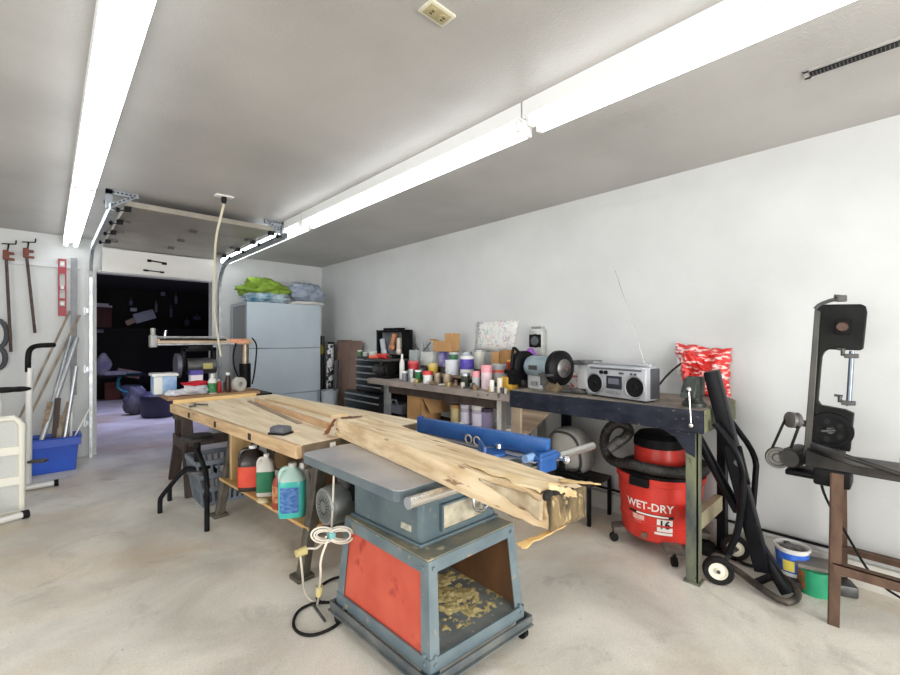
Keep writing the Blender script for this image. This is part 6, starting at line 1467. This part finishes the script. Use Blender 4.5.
# ------------------------------------------------------------------ table saw on its red-panelled cart
ct = thing('table_saw', 'blue-grey table saw on a wheeled cart with red side panel', 'table saw', (1.25, 1.47, 0))
cg = M('blue grey angle steel', (88, 104, 112), (108, 122, 127), rough=0.42, scale=7, stretch=(1, 1, 1), speck=(150, 140, 118), speck_scale=22, speck_lo=0.64)
TB = [V((1.006, 1.775, 0.48)), V((1.020, 1.206, 0.48)), V((1.510, 1.200, 0.48)), V((1.505, 1.755, 0.48))]   # top ring: back-left, front-left, front-right, back-right
BB = [V((0.970, 1.790, 0.10)), V((1.000, 1.172, 0.10)), V((1.512, 1.142, 0.10)), V((1.520, 1.770, 0.10))]
# mobile base
mbm = M('base grey', (88, 96, 100), (118, 122, 120), rough=0.45, metal=0.3, scale=9)
off = [V((-0.022, 0.025, -0.018)), V((-0.022, -0.025, -0.018)), V((0.025, -0.025, -0.018)), V((0.025, 0.025, -0.018))]
MBq = [p + q for p, q in zip(BB, off)]
for k in range(4):
    build('base_rail', MB().beam(MBq[k], MBq[(k + 1) % 4], 0.007, 0.036).beam(MBq[k].lerp(BB[k], 0.3) - V((0, 0, 0.018)), MBq[(k + 1) % 4].lerp(BB[(k + 1) % 4], 0.3) - V((0, 0, 0.018)), 0.05, 0.006), mbm, ct, smooth=0)
for k, q in enumerate(MBq):
    inn = q.lerp(V((1.25, 1.47, q.z)), 0.09)
    cs_ = build('caster', MB().cyl((inn.x - 0.012, inn.y, 0.026), (inn.x + 0.012, inn.y, 0.026), 0.026, seg=18), black_rubber, ct)
    build('caster_fork', MB().box((inn.x, inn.y, 0.045), (0.036, 0.03, 0.03), None, 0.003), steel_dark, cs_)
# angle legs
for k in range(4):
    t_, b_ = TB[k], BB[k]
    prv, nxt = BB[(k - 1) % 4] - b_, BB[(k + 1) % 4] - b_
    mb = MB()
    for e in (prv, nxt):
        e = e.normalized() * 0.045
        n_ = e.cross(V((0, 0, 1))).normalized() * 0.004
        mb.prism([b_ - V((0, 0, 0.02)), b_ + e - V((0, 0, 0.02)), t_ + e * 0.9, t_], n_)
    build('leg', mb, cg, ct, smooth=0)
for k in range(4):
    a, b = TB[k], TB[(k + 1) % 4]
    build('top_rail', MB().beam(a - V((0, 0, 0.024)), b - V((0, 0, 0.024)), 0.008, 0.05), cg, ct, smooth=0)
    a, b = BB[k], BB[(k + 1) % 4]
    build('bottom_rail', MB().beam(a + V((0, 0, 0.02)), b + V((0, 0, 0.02)), 0.008, 0.05), cg, ct, smooth=0)
top_s = MB().prism([TB[0], TB[1], TB[2], TB[3]], (0, 0, 0.006))
build('cart_top', top_s, M('dusty cart top', (104, 108, 102), (146, 138, 116), rough=0.65, scale=6, speck=(186, 174, 136), speck_scale=16, speck_lo=0.6), ct, smooth=0)
pan = [p.lerp(q, 0.08) + V((0, 0, 0)) for p, q in zip(BB, TB)]
build('floor_pan', MB().prism(pan, (0, 0, 0.006)), M('grey pan', (110, 118, 120), (130, 136, 134), rough=0.5, scale=8, speck=(196, 184, 140), speck_scale=30, speck_lo=0.62), ct, smooth=0)
def side_panel(name, i, j, mat, inset=0.006, lo=0.09, hi=0.90):
    a0, a1 = BB[i].lerp(TB[i], lo), BB[i].lerp(TB[i], hi); b0, b1 = BB[j].lerp(TB[j], lo), BB[j].lerp(TB[j], hi)
    n = (b0 - a0).cross(a1 - a0).normalized()
    if n.dot(V((1.25, 1.47, 0.3)) - a0) < 0: n = -n
    s = 0.02
    return build(name, MB().prism([a0.lerp(b0, s) + n * inset, b0.lerp(a0, s) + n * inset, b1.lerp(a1, s) + n * inset, a1.lerp(b1, s) + n * inset], n * 0.006), mat, ct, smooth=0)
side_panel('side_panel', 0, 1, M('red panel', (186, 74, 56), (202, 94, 72), rough=0.5, scale=5, speck=(160, 52, 42), speck_scale=9, speck_lo=0.62))
hard = M('brown hardboard', (96, 68, 46), (124, 90, 62), rough=0.6, scale=6, stretch=(1, 1, 0.5))
side_panel('side_panel', 2, 3, hard)
side_panel('back_panel', 3, 0, hard)
for k in (1, 2):
    for zt_, dx in ((0.93, 0.018), (0.93, -0.018), (0.06, 0.018), (0.13, 0.018), (0.06, -0.018), (0.13, -0.018)):
        p = BB[k].lerp(TB[k], zt_)
        e = ((BB[(k - 1) % 4] if dx > 0 else BB[(k + 1) % 4]) - BB[k]).normalized()
        nn = e.cross(V((0, 0, 1)))
        if nn.dot(p - V((1.25, 1.47, p.z))) < 0: nn = -nn
        q = p + e * 0.022
        build('bolt', MB().cyl(q, q + nn * 0.012, 0.008, seg=6), cg, ct)
# sawdust heap in the cart
cS = V((1.36, 1.42, BB[0].z + 0.037))
mb = MB().grid(lambda u, v: (1.12 + 0.38 * u, 1.22 + 0.44 * v, cS.z), 64, 64)
for v in mb.bm.verts:
    q = v.co; r = math.hypot((q.x - 1.35) / 0.17, (q.y - 1.43) / 0.19)
    v.co.z = cS.z + max(-0.006, 0.006 * (0.8 - r) + 0.005 * mnoise.noise(q * 14) + 0.006 * mnoise.noise(q * 40) + 0.004 * mnoise.noise(q * 110))
sd_ = tag(build('sawdust', mb, M('sawdust', (222, 208, 152), (190, 172, 112), rough=0.95, scale=60, bump=0.5, bscale=200), None, loc=cS, smooth=60), 'heap of pale sawdust inside the open cart', 'sawdust'); sd_['kind'] = 'stuff'
# saw body
build('saw_body', MB().prism([V((1.030, 1.755, 0.488)), V((1.063, 1.300, 0.488)), V((1.500, 1.290, 0.488)), V((1.495, 1.735, 0.488))], (0, 0, 0.275)), machine_grey, ct, bevel=0.02)
build('body_skirt', MB().prism([V((1.023, 1.762, 0.486)), V((1.055, 1.291, 0.486)), V((1.508, 1.281, 0.486)), V((1.502, 1.742, 0.486))], (0, 0, 0.014)), machine_grey, ct, bevel=0.004)
fy = 1.297
def fp(px, py): return FY(px, py, fy)
pl0, pl1 = fp(442, 528), fp(487, 497)
pz0, pz1 = 0.532, 0.625
build('scale_panel', MB().bb(1.17, 1.40, 1.283, 1.30, pz0, pz1, 0.003), M('aged scale plate', (186, 178, 156), (130, 126, 112), rough=0.5, scale=14), ct)
build('scale_frame', MB().bb(1.16, 1.41, 1.281, 1.296, pz1, pz1 + 0.008).bb(1.16, 1.41, 1.281, 1.296, pz0 - 0.008, pz0).bb(1.16, 1.17, 1.281, 1.296, pz0, pz1).bb(1.40, 1.41, 1.281, 1.296, pz0, pz1), machine_grey, ct, smooth=0)
hwc = V((1.345, 1.235, 0.625))
hw_ = build('handwheel', MB().tube([(hwc.x + 0.05 * math.cos(k * PI / 12), hwc.y, hwc.z + 0.05 * math.sin(k * PI / 12)) for k in range(24)], 0.0075, closed=True).cyl(hwc, (hwc.x, 1.30, hwc.z), 0.013).beam(hwc - V((0.048, 0, 0)), hwc + V((0.048, 0, 0)), 0.012, 0.008).beam(hwc - V((0, 0, 0.048)), hwc + V((0, 0, 0.048)), 0.008, 0.012), chrome, ct)
build('crank_knob', MB().cyl(hwc + V((0.035, 0, -0.035)), hwc + V((0.035, -0.04, -0.035)), 0.010, seg=14), chrome, hw_)
bdx = V((1.062, 1.40, 0.60))
bp_ = FX(402, 529, 1.066)
bd = build('badge', MB().box((1.0565, 1.385, 0.545), (0.008, 0.062, 0.026), Matrix.Rotation(0.06, 3, 'Z'), 0.0035), M('cream badge', (190, 186, 168), (150, 150, 140), rough=0.4, scale=60), ct)
# cast table: right half shows under the fence
tm = M('worn cast table', (150, 150, 153), (174, 172, 173), rough=0.36, metal=0.35, scale=4, speck=(104, 92, 86), speck_scale=9, speck_lo=0.66)
te = M('table edge', (84, 96, 104), (104, 114, 118), rough=0.4, scale=6)
T0, T1, T2, T3 = V((0.838, 1.145, 0)), V((0.815, 1.832, 0)), V((1.66, 1.855, 0)), V((1.66, 1.14, 0))
def rounded(P, r, n=5):
    out = []
    for k in range(4):
        p, a, b = P[k], P[k - 1], P[(k + 1) % 4]
        d0, d1 = (a - p).normalized(), (b - p).normalized()
        for j in range(n + 1):
            t = j / n; out.append((p + d0 * r) * (1 - t) ** 2 + p * 2 * t * (1 - t) + (p + d1 * r) * t ** 2)
    return out
rp = rounded([T0, T1, T2, T3], 0.04)
build('table_rim', MB().prism([p + V((0, 0, 0.762)) for p in rp], (0, 0, 0.034)), te, ct, smooth=0)
cen = V((1.24, 1.49, 0))
build('table', MB().prism([cen + (p - cen) * 0.997 + V((0, 0, 0.796)) for p in rp], (0, 0, 0.004)), tm, ct, smooth=0)
build('miter_slot', MB().bb(1.43, 1.45, 1.145, 1.84, 0.7995, 0.8006), steel_dark, ct, smooth=0)
# rails and fence
build('front_rail', MB().cyl((0.845, 1.095, 0.775), (1.97, 1.065, 0.775), 0.019, seg=18), M('dull chrome rail', (196, 194, 188), rough=0.25, metal=0.8), ct)
build('rail_end_plug', MB().cyl((0.841, 1.095, 0.775), (0.846, 1.095, 0.775), 0.0195, seg=18), grey_plastic, ct)
build('rail_bracket', MB().bb(0.92, 0.97, 1.09, 1.15, 0.758, 0.775).bb(1.55, 1.60, 1.08, 1.15, 0.758, 0.775), te, ct, smooth=0)
build('back_rail', MB().cyl((1.0, 1.885, 0.775), (1.90, 1.895, 0.775), 0.014, seg=14).bb(1.10, 1.13, 1.84, 1.89, 0.765, 0.785).bb(1.60, 1.63, 1.84, 1.89, 0.765, 0.785), M('dull chrome rail', (196, 194, 188)), ct)
bluef = M('fence blue', (22, 70, 134), (40, 90, 154), rough=0.38, scale=7, speck=(70, 60, 80), speck_scale=18, speck_lo=0.68)
fa, fb_ = V((1.475, 1.79, 0)), V((1.545, 1.035, 0))
fn = thing('rip_fence', 'blue rip fence standing across the table saw', 'fence', (1.49, 1.4, 0.80))
build('rail', MB().beam(fa + V((0, 0, 0.842)), fb_ + V((0, 0, 0.842)), 0.035, 0.076, bevel=0.003), bluef, fn)
build('head', MB().prism([fb_ + V((-0.10, -0.03, 0.802)), fb_ + V((-0.10, 0.06, 0.802)), fb_ + V((0.05, 0.06, 0.802)), fb_ + V((0.05, -0.03, 0.802))], (0, 0, 0.022)).bb(fb_.x - 0.09, fb_.x + 0.03, fb_.y - 0.022, fb_.y - 0.002, 0.75, 0.835), bluef, fn, bevel=0.006)
build('micro_knob', MB().cyl((fb_.x - 0.14, fb_.y + 0.02, 0.818), (fb_.x - 0.085, fb_.y + 0.02, 0.818), 0.016, seg=18), M('pale blue knob', (120, 150, 190), rough=0.35), fn)
build('lock_knob', MB().cyl((fb_.x + 0.03, fb_.y - 0.01, 0.80), (fb_.x + 0.035, fb_.y - 0.06, 0.80), 0.008).sphere((fb_.x + 0.035, fb_.y - 0.065, 0.80), 0.018), chrome, fn)
build('rear_clip', MB().box(fa + V((0, 0.015, 0.83)), (0.03, 0.03, 0.11), None, 0.004).cyl(fa + V((0, 0.0, 0.882)), fa + V((0, 0.0, 0.892)), 0.008), bluef, fn)
mgp = V((1.41, 1.235, 0.80))
mg = thing('miter_gauge', 'blue miter gauge with silver knob lying on the table saw', 'miter gauge', mgp)
build('head', MB().lathe([(0, 0), (0.06, 0), (0.06, 0.012), (0, 0.012)], mgp + V((0, 0, 0.003)), seg=32).box(mgp + V((-0.03, 0.03, 0.028)), (0.13, 0.016, 0.045), Matrix.Rotation(0.9, 3, 'Z'), 0.004), bluef, mg)
build('knob', MB().lathe([(0, 0.035), (0.014, 0.035), (0.016, 0.018), (0.008, 0.012), (0, 0.012)], mgp + V((0.02, -0.02, 0.012)), seg=16), chrome, mg)
build('bar', MB().box(mgp + V((0.03, -0.08, 0.004)), (0.018, 0.26, 0.006), None), chrome, mg, smooth=0)
c = V((1.33, 1.55, 0.80))
for k, dy in enumerate((0, 0.055)):
    p = V((1.474, 1.385 + dy, 0.801))
    tag(build('steel_ring', MB().tube([(p.x, p.y + 0.02 * math.cos(t * PI / 8), p.z + 0.022 + 0.02 * math.sin(t * PI / 8)) for t in range(16)], 0.004, closed=True), M('pale ring', (188, 178, 164), rough=0.4, metal=0.3), None, loc=p), ['nearer upright ring between timber and rip fence', 'farther upright ring between timber and rip fence'][k], 'ring')
# motor hanging at the back
mo = V((1.02, 1.97, 0.475))
mm = build('motor', MB().lathe([(0, -0.03), (0.07, -0.03), (0.09, -0.015), (0.095, 0.0), (0.095, 0.15), (0.085, 0.17), (0, 0.175)], mo, axis=(1, 0, 0), seg=32), M('motor grey green', (122, 126, 124), (100, 104, 102), rough=0.5, metal=0.3, scale=7), ct)
fan_m = M('fan slots', (60, 62, 62), rough=0.6)
mb = MB()
for k in range(18):
    a = 2 * PI * k / 18
    p0 = mo + V((-0.026, 0.028 * math.cos(a), 0.028 * math.sin(a))); p1 = mo + V((-0.0235, 0.072 * math.cos(a), 0.072 * math.sin(a)))
    mb.beam(p0, p1, 0.006, 0.012, up=(1, 0, 0))
build('vent_slots', mb, fan_m, mm, smooth=0)
build('end_rim', MB().tube([mo + V((-0.02, 0.082 * math.cos(k * PI / 12), 0.082 * math.sin(k * PI / 12))) for k in range(24)], 0.008, closed=True), M('light rim', (140, 142, 140), rough=0.4, metal=0.3), mm)
build('motor_box', MB().bb(1.08, 1.16, 1.90, 2.0, 0.555, 0.62, 0.006), steel_dark, ct)
build('motor_bracket', MB().bb(1.10, 1.20, 1.74, 1.93, 0.50, 0.60, 0.004).bb(1.15, 1.17, 1.74, 1.9, 0.60, 0.68), black_metal, ct)
# cords hanging from the saw
cordw = M('white cord', (198, 192, 178), (212, 206, 192), rough=0.55, scale=6)
CY = 1.715
def cp(px, py, Y=CY): return FY(px, py, Y)
o0 = cp(333, 535)
def loop(cx_, cy__, rx_, ry_, ph, n=14, yo=0.0): return [cp(cx_ + rx_ * math.cos(2 * PI * k / n + ph), cy__ + ry_ * math.sin(2 * PI * k / n + ph), CY + yo + 0.006 * math.sin(k)) for k in range(n)]
mb = MB()
for cx_, rx_, ry_, yo in ((323, 12, 8, 0), (324, 10, 5.5, -0.012), (325, 8.5, 4, 0.012), (341, 13, 8.5, 0.0), (340, 10.5, 6.5, -0.012), (342, 11.5, 4.5, 0.012)):
    mb.tube(loop(cx_, 535, rx_, ry_, 0, yo=yo), 0.0042, closed=True, smooth=1)
cc = build('power_cord', mb, cordw, ct)
build('tie', MB().box(cp(331, 535), (0.03, 0.04, 0.03), None, 0.008), M('teal tie', (110, 170, 170), rough=0.6), cc)
build('strand', MB().tube([cp(334, 470, 1.90), cp(333, 500, 1.90), cp(332, 525, 1.87), cp(331, 535)], 0.0052, smooth=2).tube([cp(336, 446, 1.905), cp(334.5, 455, 1.90), cp(334, 470, 1.90)], 0.0052, smooth=2), cordw, cc)
build('strand', MB().tube([cp(326, 537), cp(318, 549, 1.87), cp(309, 548, 1.9), cp(305, 550, 1.9)], 0.0052, smooth=2).tube([cp(300, 553, 1.9), cp(302, 570, 1.9), FZ(304, 592, 0.03), FZ(311, 601, 0.008), FZ(318, 604, 0.008)], 0.0052, smooth=2), cordw, cc)
build('plug', MB().cyl(cp(306, 550, 1.9), cp(296, 554, 1.9), 0.020, 0.017, seg=14), M('yellowed plug', (190, 176, 120), rough=0.5), cc)
build('strand', MB().tube([cp(328, 539), cp(320, 560), cp(321, 575), cp(319, 590, 1.87), FZ(318, 602, 0.01)], 0.0052, smooth=2), cordw, cc)
build('plug', MB().cyl(cp(319.5, 586, 1.87), cp(318.5, 596, 1.87), 0.018, 0.014, seg=14), M('yellowed plug', (190, 176, 120)), cc)
el = [FZ(x, y, 0.008) for x, y in ((341, 577), (328, 580), (316, 590), (318, 603), (330, 602), (344, 604), (347, 612), (337, 626), (315, 636), (299, 634), (292, 625), (297, 611), (310, 604), (325, 602))]
el[0] = FZ(343, 576, 0.02)
tag(build('extension_cord', MB().tube(el, 0.007, smooth=2), black_rubber, None, loc=el[6]), 'black cord looped on the floor left of the red-panelled cart', 'cord')
c = FZ(318, 612, 0.006)
tag(build('steel_rod', MB().cyl(FZ(312, 603, 0.006), FZ(325, 621, 0.006), 0.006), steel_dark, None, loc=c), 'thin dark rod lying inside the loop of black cord', 'rod')

# ------------------------------------------------------------------ heavy timber across saw and bench
BZ = 0.802
tF, tN = V((1.092, 2.03, BZ)), V((0.940, 0.640, BZ))    # front bottom edge, far and near
td = (tN - tF).normalized(); tw = V((-td.y, td.x, 0)); 
if tw.x < 0: tw = -tw
TWD, THT, TLN = 0.168, 0.090, (tN - tF).length
tmb = thing('timber', 'long heavy rough timber laid across the table saw and workbench', 'timber', tF.lerp(tN, 0.5))
beam_m = M('timber pine', (190, 162, 124), (224, 205, 172), rough=0.75, scale=3.4, stretch=(9, 1.1, 8), bump=0.25, detail=7, speck=(128, 98, 68), speck_scale=5, speck_lo=0.64)
nU, nV, nL = 6, 5, 70
mb = MB(); rings = []
for i in range(nL + 1):
    s = i / nL; ctr = tF + td * (TLN * s)
    pts = []
    per = [(u / nU, 0) for u in range(nU)] + [(1, v / nV) for v in range(nV)] + [(1 - u / nU, 1) for u in range(nU)] + [(0, 1 - v / nV) for v in range(nV)]
    rg = []
    for a, b in per:
        p = ctr + tw * (TWD * a) + V((0, 0, THT * b))
        nz_ = mnoise.noise_vector(p * 9) * 0.003
        e = max(0.0, (s - 0.86) / 0.14)
        nz_ += mnoise.noise_vector(p * 22) * 0.012 * e * e
        if b == 0: nz_.z = max(nz_.z, 0)
        # rounded, rotted near end
        if e > 0:
            cen = ctr + tw * TWD * 0.5 + V((0, 0, THT * 0.5))
            p = p.lerp(cen, 0.10 * e * e)
        rg.append(mb.bm.verts.new(p + nz_))
    rings.append(rg)
m_ = len(rings[0])
for a, b in zip(rings[:-1], rings[1:]):
    for k in range(m_): mb.bm.faces.new((a[k], a[(k + 1) % m_], b[(k + 1) % m_], b[k]))
mb.bm.faces.new(rings[0]); mb.bm.faces.new(rings[-1])
build('beam', mb, beam_m, tmb, smooth=40)
# rotted end grain
ec = tN + tw * TWD * 0.5 + V((0, 0, THT * 0.5))
rot_m = M('rotted end grain', (116, 98, 68), (60, 50, 36), rough=0.95, scale=14, stretch=(2.2, 2.2, 0.8), bump=0.9, bscale=40, lo=0.4, hi=0.62, speck=(156, 138, 98), speck_scale=26, speck_lo=0.58)
mb = MB().grid(lambda u, v: tN + td * 0.004 + tw * (TWD * (0.05 + 0.90 * u)) + V((0, 0, THT * (0.05 + 0.90 * v))), 24, 16)
for v in mb.bm.verts:
    q = v.co; rl_ = (q - ec)
    d = 0.016 + 0.012 * mnoise.noise(V((q.x * 26, q.y * 26, q.z * 9))) + 0.010 * mnoise.noise(V((q.x * 70, q.y * 70, q.z * 22)))
    edge = max(abs(rl_.dot(tw)) / (TWD * 0.47), abs(rl_.z) / (THT * 0.47))
    v.co += td * (d * max(0, 1 - max(0, edge - 0.6) / 0.4) - 0.02 * max(0, edge - 0.8))
build('rotted_end', mb, rot_m, tmb, smooth=60, solid=0.012)
# torn paper wrap at the near end
wrap = M('torn paper wrap', (206, 180, 134), (182, 148, 100), rough=0.8, scale=9)
def flap(name, p0, p1, w0, w1, nrm, seed, mat=wrap, n=16):
    p0, p1, nrm = V(p0), V(p1), V(nrm).normalized()
    d = (p1 - p0); sd2 = d.normalized().cross(nrm)
    mb = MB().grid(lambda u, v: p0 + d * u + sd2 * ((v - 0.5) * (w0 + (w1 - w0) * u) * (1 + 0.5 * mnoise.noise(V((u * 6, seed, v * 2))))) + nrm * (0.004 * mnoise.noise(V((u * 6, v * 4, seed)))), n, 6)
    return build(name, mb, mat, tmb, smooth=70, solid=0.0016)
top_e = tN + V((0, 0, THT + 0.0035))
flap('torn_wrap', top_e - td * 0.36 + tw * 0.02, top_e - td * 0.03 + tw * 0.055, 0.008, 0.10, (0, 0, 1), 1.0, M('pale wrap skin', (222, 202, 164), (206, 178, 132), rough=0.8, scale=9))
flap('torn_wrap', top_e - td * 0.06 + tw * 0.13, top_e + td * 0.02 + tw * 0.215 + V((0, 0, -0.008)), 0.03, 0.008, (0, 0, 1), 2.0)
flap('torn_wrap', tN - td * 0.26 - tw * 0.003 + V((0, 0, THT * 0.78)), tN - td * 0.005 - tw * 0.004 + V((0, 0, THT * 0.60)), 0.006, 0.055, -tw, 3.0, M('grey flaking skin', (196, 182, 156), (150, 132, 104), rough=0.85, scale=14))
flap('torn_wrap', tN + tw * 0.08 + td * 0.0 + V((0, 0, -0.002)), tN - td * 0.02 - tw * 0.075 + V((0, 0, -0.022)), 0.012, 0.03, (0.1, 0, 1), 4.0, M('tan strip', (198, 158, 96), (212, 176, 116), rough=0.8, scale=8))
flap('torn_wrap', tN - td * 0.015 + tw * 0.03 + V((0, 0, THT + 0.01)), tN + td * 0.022 + tw * 0.10 + V((0, 0, THT - 0.006)), 0.04, 0.02, (td.x, td.y, 0.7), 5.0, M('pale flake', (206, 186, 146), (172, 146, 104), rough=0.85, scale=20))
# dark cracks in the near end
ck = M('black rot', (26, 22, 18), rough=0.95)
mb = MB()
for k, (a, b, l) in enumerate(((0.10, 0.99, 0.05), (0.28, 0.96, 0.04), (0.5, 0.97, 0.045), (0.62, 0.9, 0.03), (0.3, 0.80, 0.03))):
    p = tN - td * 0.006 + tw * (TWD * a) + V((0, 0, THT * b))
    mb.sphere(p, 0.014, seg=12, rings=8, scale=(1.5, 0.9, 0.8))
mb.jitter(0.008, 40, 3)
build('rot_hollow', mb, ck, tmb)
# far end: torn brown flap and white tag
brn = M('brown flap', (138, 88, 54), (164, 112, 72), rough=0.7, scale=9)
flap('torn_flap', tF + V((0, 0.0, THT * 0.98)) - tw * 0.004, tF - tw * 0.05 - td * 0.02 + V((0, 0, 0.008)), 0.05, 0.085, (-0.5, 0.6, 0.3), 7.0, brn)
flap('torn_flap', tF + V((0, 0, THT + 0.004)) + td * 0.02 + tw * 0.02, tF + V((0, 0, THT + 0.008)) + td * 0.06 + tw * 0.12, 0.05, 0.02, (0, 0, 1), 8.0, M('dark brown flap', (104, 66, 42), rough=0.8))
tg = FY(333, 434, 1.935)
tag(build('paper_tag', MB().beam(V((tg.x, 1.938, 0.795)), V((tg.x + 0.003, 1.938, 0.745)), 0.03, 0.002, up=(0, 1, 0)), M('paper tag', (222, 220, 212), rough=0.7), None, loc=(tg.x, 1.938, 0.74)), 'small white paper tag hanging between the workbench end and the saw table', 'tag')
